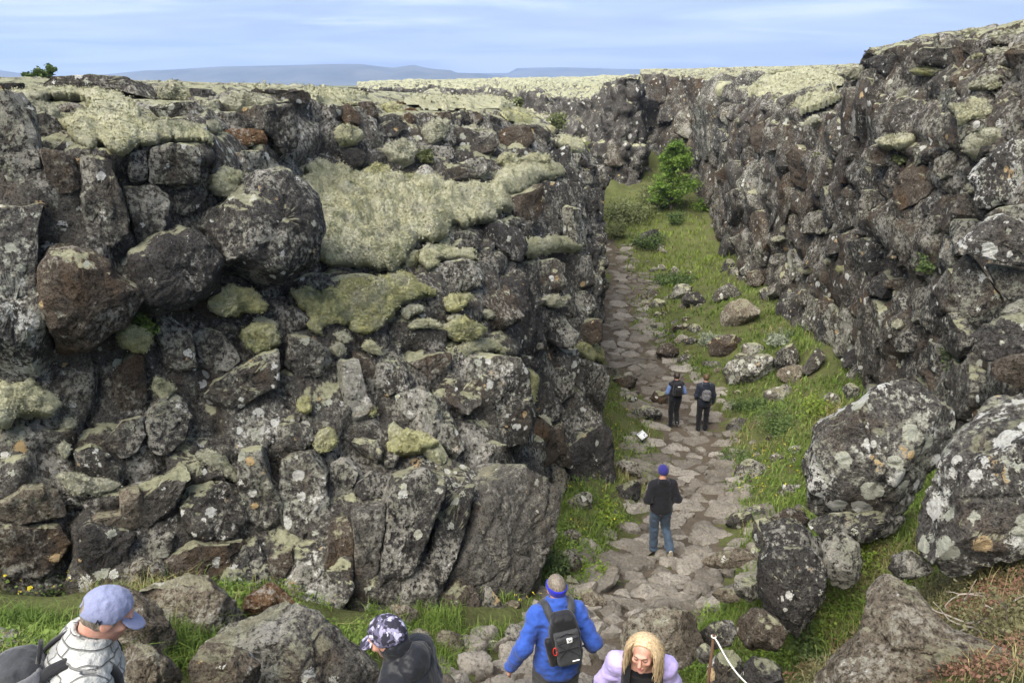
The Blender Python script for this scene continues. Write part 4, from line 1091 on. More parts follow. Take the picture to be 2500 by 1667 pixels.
# loose boulders on the ground: view, material, outline, label, distance (None: read off the ground under the outline), thickness factor
BOULDERS = [
    ('P', 'rock_slab_grey', '480 1600 520 1555 600 1535 640 1515 677 1497 727 1500 780 1515 822 1550 855 1583 890 1617 925 1667 940 1760 560 1760 540 1650', 'large smooth grey boulder between the two men in caps', 4.4, 0.7),
    ('W1', 'rock_tan', '810 1060 960 1010 1080 975 1200 1010 1320 1110 1440 1240 1480 1300 1330 1400 1150 1400 1000 1400 930 1300 830 1200', 'pale boulder with white lichen at the foot of the left wall', 5.4, 0.6),
    ('W1', 'rock_tan', '680 1030 800 1060 920 1170 1000 1300 1040 1420 850 1480 650 1480 600 1300 620 1150', 'sloping pale boulder right behind the grey blue cap', 4.6, 0.7),
    ('W1', 'rock_tan', '1090 1520 1150 1380 1200 1355 1380 1380 1500 1480 1520 1568 1480 1650 1150 1680', 'pitted tan boulder in front of the large smooth grey boulder', 3.9, 0.7),
    ('W1', 'rock_tan', '650 1440 760 1380 860 1370 980 1450 1060 1560 1060 1700 660 1700', 'coarse speckled boulder beside the quilted shoulder of the capped man', 3.7, 0.7),
    ('W1', 'rock_rust', '1420 1090 1540 1010 1600 1020 1700 1120 1740 1200 1660 1260 1480 1260 1400 1180', 'rust coloured boulder topped with pale grass under the left wall', 5.9, 0.7),
    ('W1', 'basalt_lichen', '-80 1290 90 1270 150 1310 260 1340 260 1420 140 1500 -80 1560', 'low lichen grey boulder at the left edge behind the backpack', 4.3, 0.7),
    ('P', 'basalt_spotted', '1968 1200 1970 1140 1988 1070 2000 1045 2040 1030 2078 996 2128 968 2171 950 2214 950 2254 961 2286 989 2346 1014 2330 1090 2290 1150 2240 1230 2200 1255 2100 1275 2040 1290 1995 1275 1975 1240', 'big round boulder speckled with white lichen balanced on rocks at the right', 6.6, 0.85),
    ('P', 'basalt_spotted', '2229 1281 2263 1213 2302 1140 2344 1076 2375 1000 2414 928 2450 925 2520 960 2640 1000 2640 1330 2500 1362 2438 1378 2374 1408 2319 1419 2268 1383 2234 1336', 'tall leaning boulder thick with white lichen at the right edge', 4.9, 0.7),
    ('W4', 'basalt_dark', '100 680 280 650 420 740 430 780 490 770 500 860 490 990 540 1050 480 1130 400 1260 350 1330 280 1280 180 1200 120 1080 110 880 160 800', 'dark overhanging rock under the big round boulder, beside the path', 5.9, 0.8),
    ('W4', 'basalt_dark', '110 900 240 800 420 830 510 950 470 1110 380 1290 340 1340 260 1280 170 1200 120 1080', 'lower dark undercut rock leaning over the path, under the overhang', 5.55, 0.9),
    ('W4', 'basalt_dark', '400 660 560 610 760 600 900 590 1000 640 960 740 700 780 500 760', 'dark rock shelf carrying the big round boulder', 6.3, 0.8),
    ('W3', 'basalt', '1490 740 1500 650 1580 620 1660 650 1700 740 1600 800 1520 800', 'grey lichen rock on top of the dark overhang beside the path', 6.7, 0.8),
    ('W4', 'basalt_brown', '190 640 290 570 400 600 420 680 300 720 210 700', 'brown rock between the big round boulder and the path', 7.4, 0.8),
    ('W3', 'basalt', '1380 1010 1460 960 1540 1000 1560 1080 1470 1120 1390 1090', 'low grey rock at the right path edge below the overhang', 6.6, 0.7),
    ('W3', 'rock_tan', '1180 880 1320 820 1480 800 1530 860 1400 920 1240 920', 'long pale flat rock crossing the right half of the path', 8.6, 0.5),
    ('W3', 'rock_tan', '1250 1080 1300 1030 1440 1040 1430 1110 1330 1120', 'square pale slab on the path behind the rope post', 7.0, 0.4),
    ('W4', 'basalt', '490 770 610 720 700 800 710 960 660 1040 590 1060 530 1020 490 900', 'cracked grey block wedged under the big round boulder', 5.75, 0.8),
    ('W4', 'rock_tan', '440 1600 600 1430 690 1330 735 1200 725 1100 780 990 850 990 1010 1070 1110 1190 1270 1320 1460 1400 1640 1500 1720 1750 440 1750', 'pointed orange spotted rock in the lower right foreground', 3.5, 0.8),
    ('W4', 'basalt', '840 950 870 850 1000 810 1090 880 1120 940 1000 990 900 990', 'ribbed grey slab between the grass and the leaning lichen boulder', 5.0, 0.6),
    ('V7', 'basalt_spotted', '1010 1140 1070 1080 1200 1040 1340 1030 1390 1080 1370 1150 1280 1210 1130 1240 1040 1240', 'white lichen boulder right of the two walkers', None, 0.8),
    ('V7', 'basalt_lichen', '1370 1020 1450 970 1500 960 1540 1030 1530 1160 1450 1180 1380 1150', 'upright grey boulder touching the white lichen boulder on its right', None, 0.8),
    ('V7', 'basalt_brown', '920 970 960 910 1100 890 1170 940 1150 1000 1020 1050 940 1050', 'brown boulder behind the white lichen boulder', None, 0.8),
    ('V7', 'basalt_lichen', '1150 960 1240 940 1330 990 1320 1040 1200 1040 1140 1020', 'small grey boulder beside the brown boulder under the right wall', None, 0.8),
    ('V7', 'rock_tan', '995 760 1030 700 1150 640 1220 680 1280 720 1240 800 1090 840 1010 830', 'boulder with tan brown top against the foot of the right wall', None, 0.8),
    ('V7', 'basalt', '960 600 1070 530 1140 590 1150 630 1040 670 940 670', 'wedge shaped grey boulder farther along the right wall', None, 0.8),
    ('V7', 'basalt_brown', '560 1020 590 960 660 945 730 1000 720 1040 620 1080', 'brown domed boulder in the grass at the right path edge', None, 0.8),
    ('V7', 'basalt', '630 650 700 570 830 560 800 620 730 660', 'grey boulder half sunk in grass beside the bend of the path', None, 0.8),
    ('V7', 'basalt_dark', '730 660 780 600 850 600 910 660 850 710 760 690', 'dark boulder in the grass next to the half sunk grey boulder', None, 0.8),
    ('V7', 'basalt_dark', '370 270 470 200 580 165 610 220 600 260 460 300', 'tilted dark slab lying on the bright grass slope below the tree', None, 0.5),
    ('V7', 'basalt_dark', '750 930 800 905 860 930 840 965 770 970', 'small dark rock above the brown domed boulder', None, 0.8),
    ('V7', 'basalt', '510 690 560 640 630 660 610 720 540 720', 'small grey rock at the right path edge near the bend', None, 0.8),
    ('V8', 'basalt', '150 1150 220 1040 270 970 330 1030 280 1120 200 1170', 'slanting grey boulder at the end of the boulder row under the right wall', None, 0.8),
    ('V8', 'basalt_dark', '420 1060 500 990 580 970 580 1100 520 1150 440 1120', 'dark boulder in the corner of the right wall', None, 0.8),
    ('V8', 'basalt', '300 1310 360 1280 420 1320 430 1380 340 1390', 'mossy grey rock below the corner of the right wall', None, 0.8),
    ('V8', 'basalt_dark', '430 1250 500 1220 560 1260 550 1340 470 1350', 'small dark rock beneath the mossy ledge at the right', None, 0.8),
    ('W3', 'basalt_brown', '690 320 760 290 850 320 870 390 800 400 700 380', 'brown block behind the walker in jeans at the left path edge', None, 0.8),
    ('W3', 'basalt_dark', '650 500 680 460 830 410 870 430 860 520 740 530', 'long dark block left of the walker in jeans', None, 0.8),
    ('W3', 'basalt_brown', '330 890 440 810 510 870 520 960 450 970 350 960', 'brown angular rock behind the head of the man in blue', None, 0.8),
    ('W3', 'basalt', '70 1290 110 1240 160 1240 200 1300 200 1380 140 1390', 'grey rock in the grass left of the man in blue', None, 0.8),
    ('W3', 'basalt_brown', '380 720 470 690 520 720 500 780 420 770', 'mossy brown rock on the grass bank left of the path', None, 0.8),
    ('W3', 'basalt', '640 590 690 560 730 590 710 625 650 620', 'small grey stone on the grass bank under the long dark block', None, 0.8),
    ('W3', 'rock_tan', '510 1060 570 1030 640 1080 660 1130 600 1170 530 1130', 'pale rock right of the blue headband', None, 0.8),
    ('W3', 'rock_tan', '730 1330 740 1270 850 1200 1000 1160 1100 1190 1190 1230 1210 1380 1160 1480 1050 1568 1000 1650 800 1650', 'large tan speckled boulder behind the woman with blond hair', 4.7, 0.7),
    ('W3', 'basalt', '1180 1300 1280 1230 1390 1220 1410 1300 1380 1360 1260 1400 1200 1360', 'grey rock behind the rusty rope post', 4.9, 0.8),
    ('W3', 'basalt_brown', '1390 1300 1420 1230 1500 1150 1560 1160 1646 1230 1700 1300 1640 1400 1480 1400', 'flat topped brown rock between the rope post and the overhanging rock', 5.2, 0.8),
    ('W3', 'basalt', '1170 1390 1220 1340 1280 1390 1250 1460 1180 1460', 'fist shaped grey rock left of the rope post', 4.3, 0.8),
    ('W3', 'basalt', '1230 1500 1300 1410 1400 1400 1450 1480 1420 1600 1260 1620', 'grey rock in front of the rope post foot', 4.0, 0.8),
    ('W3', 'basalt_dark', '1440 1500 1500 1430 1580 1450 1660 1500 1680 1650 1450 1650', 'dark rock with a white lichen blot beside the rope', 3.9, 0.8),
    ('W3', 'basalt', '1335 680 1380 600 1480 590 1510 640 1440 680 1360 700', 'angular grey rock at the right path edge', None, 0.8),
    ('W3', 'basalt', '1430 600 1500 550 1570 570 1560 630 1480 640', 'grey rock behind the angular rock at the right path edge', None, 0.8),
    ('V7', 'basalt_brown', '250 1200 390 1170 440 1190 430 1260 330 1270 250 1240', 'brown flat rock at the foot of the left wall beyond the flowers', None, 0.8),
    ('V7', 'basalt_brown', '510 1340 560 1270 640 1290 650 1360 560 1380', 'brown rock left of the walker with the blue sleeves', None, 0.8),
    ('V7', 'basalt_dark', '390 1430 480 1370 560 1390 610 1440 560 1500 430 1470', 'dark rock among yellow flowers near the small sign', None, 0.8),
    ('W2', 'rock_tan', '820 1130 930 1130 1000 1170 1010 1230 930 1260 850 1220', 'flat tan rock behind the camouflage cap', None, 0.7),
    ('W2', 'rock_tan', '1080 1330 1110 1280 1170 1280 1250 1310 1260 1380 1200 1420 1090 1420', 'pale rock right of the camouflage cap', None, 0.8),
    ('W2', 'rock_tan', '900 1290 1000 1260 1060 1290 1060 1350 960 1370', 'low tan rock touching the black hood', None, 0.7),
]

# ------------------------------------------------------------------ build the rocks
def pix_size(y):
    return max(y, 2.5) / (FPX * 1024 / 2500)          # metres per pixel of the 1024 px picture


def plane_from_hits(which, poly, blend, fallback=None, nmin=0.4):
    """plane under an outline: through what the rays inside it hit, turned part-way to the eye"""
    c = poly.mean(0)
    H = []
    for q in [c] + [c + (p - c) * 0.55 for p in poly[::2]] + [c + (p - c) * 0.85 for p in poly[1::2]]:
        h, n = cast(which, q[0], q[1])
        if h is not None:
            H.append(h)
    if len(H) < 3:
        if fallback is None:
            return None
        h = at(c[0], c[1], fallback)
        H = [h]
    H = np.array(H)
    d = np.linalg.norm(H - CAM, axis=1)
    med = np.median(d)
    H = H[np.abs(d - med) < 0.22 * med]
    o = CAM + norm(ray(*c)) * np.median(np.linalg.norm(H - CAM, axis=1))
    tocam = norm(CAM - o)
    if len(H) >= 4:
        u, s, vt = np.linalg.svd(H - H.mean(0))
        n = vt[2]
        if n @ tocam < 0:
            n = -n
        if n @ tocam < 0.15:
            n = tocam
    else:
        n = tocam
    n = norm(n * (1 - blend) + tocam * blend)
    while n @ tocam < nmin:
        n = norm(n + 0.2 * tocam)
    return o, n


def to_plane(poly, o, n):
    d = ray(poly[:, 0], poly[:, 1])
    t = ((o - CAM) @ n) / (d @ n)
    W = CAM + d * t[:, None]
    up = np.array([0, 0, 1.0])
    if abs(n[2]) > 0.95:
        up = np.array([0, 1.0, 0])
    ex = norm(np.cross(up, n))
    ey = np.cross(n, ex)
    L = W - o
    return np.stack([L @ ex, L @ ey], 1), ex, ey


SKY_L = np.array([(-200, 190), (0, 190), (190, 184), (350, 190), (385, 212), (410, 197), (470, 205), (560, 205), (700, 194), (770, 203), (830, 215), (900, 235), (960, 240), (1060, 232), (1200, 228), (1280, 240), (1340, 300), (1420, 335), (1450, 420), (1480, 500), (1492, 600), (1510, 800)], float)
SKY_R = np.array([(1450, 330), (1484, 300), (1490, 200), (1500, 183), (1578, 182), (1590, 178), (1760, 170), (1980, 164), (2110, 160), (2125, 146), (2200, 106), (2300, 80), (2400, 70), (2500, 58), (2700, 40)], float)
SKY_S = np.array([(1425, 330), (1462, 300), (1487, 220), (1500, 183), (1570, 183), (1580, 215), (1600, 300)], float)
SKY_F = np.array([(800, 230), (900, 212), (1000, 205), (1200, 205), (1300, 200), (1420, 192), (1500, 190), (1620, 190)], float)
SKYLINE = {'L': SKY_L, 'R': SKY_R, 'S': SKY_S, 'F': SKY_F}


EDGE_L = np.array([(300, 1420), (340, 1425), (446, 1484), (595, 1478), (640, 1490), (740, 1488), (790, 1484), (870, 1490), (935, 1488), (990, 1474), (1060, 1505), (1127, 1490), (1210, 1430), (1260, 1360), (1320, 1362), (1500, 1330)], float)


def over_edge(which, V, slack=6):
    if which != 'L':
        return False
    x, y, _ = to_px(V)
    return np.max(x - np.interp(y, EDGE_L[:, 0], EDGE_L[:, 1])) > slack


def over_skyline(which, V, slack=5):
    x, y, _ = to_px(V)
    return np.max(np.interp(x, SKYLINE[which][:, 0], SKYLINE[which][:, 1]) - y) > slack


TRACED = {'L': [], 'R': [], 'S': [], 'F': []}
_seed = [100]


def nseed():
    _seed[0] += 1
    return _seed[0]


def wall_rock(which, view, mat, s, name='rock_block', dist=None, push=0.12, p=13.0, label=None, top=None):
    poly = outline(view, pts(s))
    if dist is None:
        r = plane_from_hits(which, poly, 0.5, nmin=0.8)
        if r is None:
            return None
        o, n = r
    else:
        o = at(*poly.mean(0), dist)
        n = norm(norm(CAM - o) * np.array([1, 1, 0.4]))
    if dist is None:
        n = norm(n * np.array([1, 1, 0.4 if p > 5 else 0.8]))
        if n @ norm(CAM - o) < 0.7:
            n = norm(n + 0.6 * norm(CAM - o))
    P2, ex, ey = to_plane(poly, o, n)
    size = math.sqrt(abs(poly_area(P2)))
    o = o + norm(CAM - o) * push * size
    step = pix_size(o[1]) * 3.3
    sd = nseed()
    rr = np.random.default_rng(sd)
    V, F = star_mesh(P2, o, ex, ey, n, size * rr.uniform(0.16, 0.30) * (1.5 if p < 5 else 1), size * 0.6, step, sd, p=p, facets=rr.integers(2, 5), rough=0.032, chip=0.04, wob=0.015, cut=0.06, tiltable=0.6, fq=(0.88, 0.98))
    TRACED[which].append(poly)
    if top is not None:
        top['V'], top['F'], top['o'] = V, F, o
        return None
    return mesh_obj(name, V, F, mat, ROOT[which], origin=o, sharp=24)


for v_, m_, s_ in ROCKS_L:
    wall_rock('L', v_, m_, s_)
for v_, m_, s_ in SHELF_ROCKS:
    wall_rock('L', v_, m_, s_, push=0.75, p=5.0)
for v_, m_, s_ in ROCKS_R:
    wall_rock('R', v_, m_, s_)
for v_, m_, s_, d_ in NEAR_R:
    wall_rock('R', v_, m_, s_, dist=d_, push=0.0)
for v_, m_, s_, l_ in BOULDERS_L:
    top = {}
    wall_rock('L', v_, m_, s_, push=0.30, p=2.9, top=top)
    o = mesh_obj('boulder', top['V'], top['F'], m_, origin=top['o'], sharp=32)
    tag(o, l_, 'boulder', 'boulders wedged in the left wall')

# moss cushions
def raster(poly, X, Y):
    c = np.zeros(X.shape, bool)
    for (xa, ya), (xb, yb) in zip(poly, np.roll(poly, 1, 0)):
        if ya != yb:
            c ^= ((ya > Y) != (yb > Y)) & (X < (xb - xa) * (Y - ya) / (yb - ya) + xa)
    return c


def grow(M):
    R = M.copy()
    R[1:] |= M[:-1]; R[:-1] |= M[1:]; R[:, 1:] |= M[:, :-1]; R[:, :-1] |= M[:, 1:]
    return R


def drape(which, poly, mat, thick):
    """moss lying over the ledge under an outline: follows the rock below, thick in the middle, a rounded lip at its rim that dips into the rock"""
    c = poly.mean(0)
    h0, n0 = cast(which + 's', *c)
    if h0 is None:
        return None
    mpp = h0[1] / FPX
    size = math.sqrt(abs(poly_area(poly))) * mpp
    st = max(4.6, math.sqrt(abs(poly_area(poly)) / 9000.0))
    lo, hi = poly.min(0) - 5 * st, poly.max(0) + 5 * st
    xs, ys = np.arange(lo[0], hi[0], st), np.arange(lo[1], hi[1], st)
    X, Y = np.meshgrid(xs, ys, indexing='ij')
    q = np.stack([X, Y, 0 * X], -1)
    M = raster(poly, X + fbm(q / 30.0, 4, 5) * 8, Y + fbm(q / 30.0, 4, 9) * 6)
    M &= Y > np.interp(X, SKYLINE[which][:, 0], SKYLINE[which][:, 1]) - 2
    if M.sum() < 20:
        return None
    M2 = grow(grow(M))
    eye = Vector(CAM)
    DR = norm(ray(X, Y))
    D = np.full(X.shape, np.nan)
    d0 = np.linalg.norm(h0 - CAM)
    for i, j in zip(*np.nonzero(M2)):
        h = BV[which + 's'].ray_cast(eye, Vector(DR[i, j]))
        if h[0] is not None and h[3] < 2.0 * d0:
            D[i, j] = h[3]
    M2 &= ~np.isnan(D) & (Y > np.interp(X, SKYLINE[which][:, 0], SKYLINE[which][:, 1]) - 2)
    M &= M2
    D = np.where(np.isnan(D), np.nanmedian(D), D)
    W = M2.astype(float)
    for _ in range(6):                                   # smooth over the ledge below
        A = np.zeros_like(D); B = np.zeros_like(D)
        for di, dj in ((0, 0), (1, 0), (-1, 0), (0, 1), (0, -1)):
            A += np.roll(np.roll(D * W, di, 0), dj, 1); B += np.roll(np.roll(W, di, 0), dj, 1)
        D = np.where(B > 0, A / np.maximum(B, 1e-6), D)
    P = CAM + DR * D[..., None]
    depth = np.zeros(X.shape); E = M.copy()
    for _ in range(14):
        depth += E
        E = ~grow(~E)
    cell_m = st * mpp
    rim = np.clip(depth * cell_m / max(0.12, 2.0 * thick), 0, 1)
    lift = thick * np.sqrt(np.clip(1 - (1 - rim) ** 2, 0, 1))
    lift = np.where(M, lift, np.where(grow(M), -0.10, -0.22))
    sh = np.array([h0[0] * 3.7, 1.3, 2.1])
    Q = P + sh + 0.10 * np.stack([fbm((P + sh) * 3.0, 2, 60 + k) for k in range(3)], -1)
    _, g1 = cells(Q / 0.50 * np.array([1, 0.8, 1.3]), 23, 'euc')
    _, g2 = cells(Q / 0.17, 29, 'euc')
    _, g3 = cells(Q / 0.075, 37, 'euc')
    lump = np.minimum(g1, 0.5) * 0.36 + np.minimum(g2, 0.5) * 0.19 + np.minimum(g3, 0.4) * 0.07 + fbm((P + sh) * 1.4, 5, 13, 0.6) * 0.15 - 0.15
    lump = lump * min(1.0, size / 0.8) * rim
    up = norm(norm(CAM - h0) * 0.6 + np.array([0, 0, 0.85]))
    V = P + up * (lift * (lift > 0) + lump)[..., None] + norm(CAM - h0) * (0.13 * M + np.minimum(lift, 0))[..., None]
    nu, nv = X.shape
    F = grid_faces(nu, nv)
    F = F[M2.reshape(-1)[F].all(1)]
    used = np.unique(F)
    re_ = np.full(nu * nv, -1); re_[used] = np.arange(len(used))
    # a nap of small shoots over the whole cushion
    top = V[M].reshape(-1, 3)
    rg = np.random.default_rng(int(abs(c[0]) * 7 + c[1]))
    Q = np.repeat(top, 4, 0) + rg.normal(0, 1, (len(top) * 4, 3)) * cell_m * 0.5 + up * 0.002
    nv_, nf_ = leaves(Q, 0.0195 * max(h0[1] / 9.0, 0.9), int(c[0]), 0.2)
    Vb = V.reshape(-1, 3)[used]
    return mesh_obj('moss_cushion', np.concatenate([Vb, nv_]), [re_[F]] + [q + len(Vb) for q in nf_], mat, ROOT[which], origin=h0)


for w_, v_, m_, s_ in MOSS:
    poly = outline(v_, pts(s_))
    TRACED[w_].append(poly)
    r = plane_from_hits(w_, poly, 0.30)
    if r is None:
        continue
    o, n = r
    n = norm(n + np.array([0, 0, 0.25]))
    P2, ex, ey = to_plane(poly, o, n)
    size = math.sqrt(abs(poly_area(P2)))
    if size > 0.5 and o[1] < 40:
        if drape(w_, poly, m_, min(0.24, 0.22 * size)) is not None:
            continue
    short = abs(poly_area(P2)) / max(np.ptp(P2[:, 0]), np.ptp(P2[:, 1]), 0.05)
    o = o + norm(CAM - o) * min(0.45 * size + 0.05, 0.45)
    V, F = star_mesh(P2, o, ex, ey, n, min(0.26 * short, 0.18), min(0.9 * short, 0.6), pix_size(o[1]) * 1.9, nseed(), p=2.6, facets=0, rough=0.05, chip=0.0, lump=min(0.16, 0.22 * size), wob=0.06, tiltable=0.2, cut=0.22)
    fr = V[((V - o) @ n) > -0.02]
    rg = np.random.default_rng(int(abs(o[0]) * 97))
    fr = fr[rg.random(len(fr)) < 900 / max(len(fr), 1)]
    nv_, nf_ = leaves(np.repeat(fr, 2, 0) + rg.normal(0, 1, (len(fr) * 2, 3)) * 0.013, 0.020 * max(o[1] / 9.0, 0.9), nseed(), 0.2)
    mesh_obj('moss_cushion', np.concatenate([V, nv_]), F + [q + len(V) for q in nf_], m_, ROOT[w_], origin=o)


# loose boulders on the ground
def ground_boulder(view, mat, s, label, dist, thick, group='loose boulders and rocks', name='boulder'):
    poly = outline(view, pts(s))
    if dist is None:
        k = np.argmax(poly[:, 1])
        h = gcast(poly[:, 0].mean(), poly[k, 1] - 4)
        dist = h[1] + 0.1
    bb = poly.mean(0)
    o = at(bb[0], bb[1], dist)
    tc = norm(CAM - o)
    n = norm(tc * np.array([1, 1, 0.75]))
    P2, ex, ey = to_plane(poly, o, n)
    P2 = P2.mean(0) + (P2 - P2.mean(0)) * 1.05
    size = math.sqrt(abs(poly_area(P2)))
    o = o - norm(np.array([tc[0], tc[1], 0])) * size * 0.12
    sd = nseed()
    rr = np.random.default_rng(sd)
    V, F = star_mesh(P2, o, ex, ey, n, size * 0.42 * thick, size * 0.55 * thick, pix_size(dist) * 2.6, sd, p=rr.uniform(2.5, 3.4), facets=rr.integers(7, 12), rough=0.032, chip=0.045, wob=0.02, cut=0.10, fq=(0.80, 0.95))
    base = np.array([o[0], o[1], V[:, 2].min()])
    ob = mesh_obj(name, V, F, mat, origin=base, sharp=32)
    tag(ob, label, 'boulder', group)
    return ob


BOULDER_POLYS = []
for v_, m_, s_, l_, d_, t_ in BOULDERS:
    ground_boulder(v_, m_, s_, l_, d_, t_)
    BOULDER_POLYS.append(outline(v_, pts(s_)))


# blocks that fill the walls between the traced ones
def auto_blocks(which, L, r0, rmax_n, mats, weights, seed, gap=0.02, name='rock_block', flat_max=0.72, vert=0.72, facing=0.10, ymax=60, front=(0.16, 0.34), lift=(-0.06, 0.10), flat_min=-2):
    rng = np.random.default_rng(seed)
    S, N, G = L['S'].reshape(-1, 3), L['N'].reshape(-1, 3), L['V']
    px, py, z = to_px(S)
    ok = (z > 1) & (px > -160) & (px < 2660) & (py < 1800) & (py > -50) & (S[:, 1] < ymax) & (N[:, 2] < flat_max) & (N[:, 2] > flat_min) & (np.sum(N * norm(CAM - S), -1) > facing)
    idx = np.where(ok)[0]
    # area weight
    a = np.linalg.norm(np.cross(np.gradient(L['S'], axis=0), np.gradient(L['S'], axis=1)), axis=-1).reshape(-1)
    w = a[idx] / (S[idx, 1] ** 1.2)
    idx = rng.choice(idx, size=min(len(idx), 9000), replace=False, p=w / w.sum())
    sc = np.array([1, 1, vert])
    rad = r0 * np.maximum(S[idx, 1] / 11.0, 0.8) ** 0.55 * np.exp(0.45 * fbm(S[idx] * 0.7, 2, seed) + rng.normal(0, 0.36, len(idx)))
    acc, accr, m = np.zeros((1400, 3)), np.zeros(1400), 0
    for k, r in zip(idx, rad):
        q = S[k] * sc
        if m and (((acc[:m] - q) ** 2).sum(1) < (0.5 * (accr[:m] + r)) ** 2).any():
            continue
        acc[m], accr[m] = q, r
        m += 1
        if m >= 1400:
            break
    acc, accr = acc[:m], accr[:m]
    A = acc / sc
    PR = np.stack(to_px(A)[:2], 1)
    made = 0
    order = np.argsort(-np.array(accr) / A[:, 1])
    for k in order:
        s, r = A[k], accr[k]
        x, y, _ = to_px(s)
        if covered(which, x, y):
            continue
        h, hn = cast(which, x, y)
        if h is None or abs(np.linalg.norm(h - CAM) - np.linalg.norm(s - CAM)) > 0.12 * s[1]:
            continue
        j = np.argmin(np.sum((S - s) ** 2, 1))
        n = norm(N[j] + rng.normal(0, 0.10, 3))
        up = np.array([0, 0, 1.0]) if abs(n[2]) < 0.9 else np.array([0, 1.0, 0])
        ex = norm(np.cross(up, n)); ey = np.cross(n, ex)
        d = np.linalg.norm((A - s) * sc, axis=1)
        nb = np.argsort(d)[1:14]
        L2 = np.stack([(A[nb] - s) @ ex, (A[nb] - s) @ ey * vert], 1)
        poly = voro_poly(np.zeros(2), L2, r * 1.25, gap * s[1] / 10)
        if poly is None or len(poly) < 3:
            continue
        poly = poly / np.array([1, vert])
        if abs(poly_area(poly)) < 0.01:
            continue
        size = math.sqrt(abs(poly_area(poly)))
        pq = np.concatenate([poly, 0.5 * poly, 0.75 * (poly + np.roll(poly, 1, 0)) / 2])
        bx, by, _ = to_px(s + pq[:, :1] * ex + pq[:, 1:] * ey)
        if covered(which, bx, by).mean() > (0.08 if name == 'plateau_rock' else 0.62 if which == 'L' else 0.36):
            continue
        o = s + n * size * rng.uniform(*lift)
        if over_skyline(which, o + poly[:, :1] * ex + poly[:, 1:] * ey + n * size * 0.1, 3) or over_edge(which, o + poly[:, :1] * ex + poly[:, 1:] * ey, 3):
            continue
        sd = nseed()
        V, F = star_mesh(poly, o, ex, ey, n, size * rng.uniform(*front), size * 0.5, pix_size(s[1]) * 4.0, sd, p=rng.uniform(7, 14), facets=rng.integers(1, 5), rough=0.035, chip=0.05, wob=0.015, cut=0.04, tiltable=0.8, fq=(0.80, 0.96))
        if over_skyline(which, V) or over_edge(which, V):
            continue
        mesh_obj(name, V, F, rng.choice(mats, p=weights), ROOT[which], origin=o, sharp=24)
        made += 1
        if made >= rmax_n:
            break
    return made


# where traced shapes lie in the picture (4 px raster), so that the filling blocks keep clear of them
MASK = {}
for k_, polys_ in TRACED.items():
    M = np.zeros((480, 700), bool)                       # rows: (py + 60) / 4, columns: (px + 150) / 4
    for p_ in polys_:
        q_ = (p_ + np.array([150, 60])) / 4.0
        x0, y0 = np.maximum(np.floor(q_.min(0)).astype(int), 0)
        x1, y1 = np.minimum(np.ceil(q_.max(0)).astype(int), [699, 479])
        if x1 <= x0 or y1 <= y0:
            continue
        X, Y = np.meshgrid(np.arange(x0, x1 + 1), np.arange(y0, y1 + 1))
        c_ = np.zeros(X.shape, bool)
        r_ = np.roll(q_, 1, 0)
        for (xa, ya), (xb, yb) in zip(q_, r_):
            if ya != yb:
                c_ ^= ((ya > Y) != (yb > Y)) & (X < (xb - xa) * (Y - ya) / (yb - ya) + xa)
        M[y0:y1 + 1, x0:x1 + 1] |= c_
    MASK[k_] = M


def covered(which, px, py):
    i = np.clip(((np.asarray(py) + 60) / 4).astype(int), 0, 479)
    j = np.clip(((np.asarray(px) + 150) / 4).astype(int), 0, 699)
    return MASK[which][i, j]


_nl = auto_blocks('L', LC, 0.78, 190, ['basalt', 'basalt_dark', 'basalt_brown', 'basalt_lichen', 'basalt_spotted'], [0.32, 0.2, 0.14, 0.26, 0.08], 5, ymax=26, front=(0.08, 0.22), lift=(-0.08, 0.05), vert=0.7)
_nr = auto_blocks('R', RC, 0.85, 290, ['rock_right', 'basalt', 'basalt_dark', 'basalt_brown', 'basalt_lichen'], [0.38, 0.2, 0.17, 0.15, 0.10], 6, front=(0.05, 0.18), lift=(-0.10, 0.03), vert=1.0)
_ns = auto_blocks('S', SP, 0.95, 60, ['rock_far', 'basalt', 'basalt_brown'], [0.6, 0.3, 0.1], 7, front=(0.08, 0.24), vert=0.5)
_nf = auto_blocks('F', FC, 0.8, 110, ['rock_far', 'basalt'], [0.8, 0.2], 8, ymax=95)
# low rocks and moss humps on the plateau tops
_np = auto_blocks('L', LC, 0.42, 60, ['basalt', 'basalt_lichen', 'basalt_dark', 'moss'], [0.3, 0.25, 0.15, 0.3], 9, ymax=45, flat_max=2, flat_min=0.72, facing=0.01, front=(0.25, 0.5), lift=(-0.15, 0.0), vert=1.0, name='plateau_rock')
_np2 = auto_blocks('R', RC, 0.36, 50, ['rock_far', 'basalt_lichen', 'moss'], [0.4, 0.25, 0.35], 10, ymax=42, flat_max=2, flat_min=0.72, facing=0.01, front=(0.2, 0.4), lift=(-0.15, 0.0), vert=1.0, name='plateau_rock')
print('AUTO', _nl, _nr, _ns, _nf)

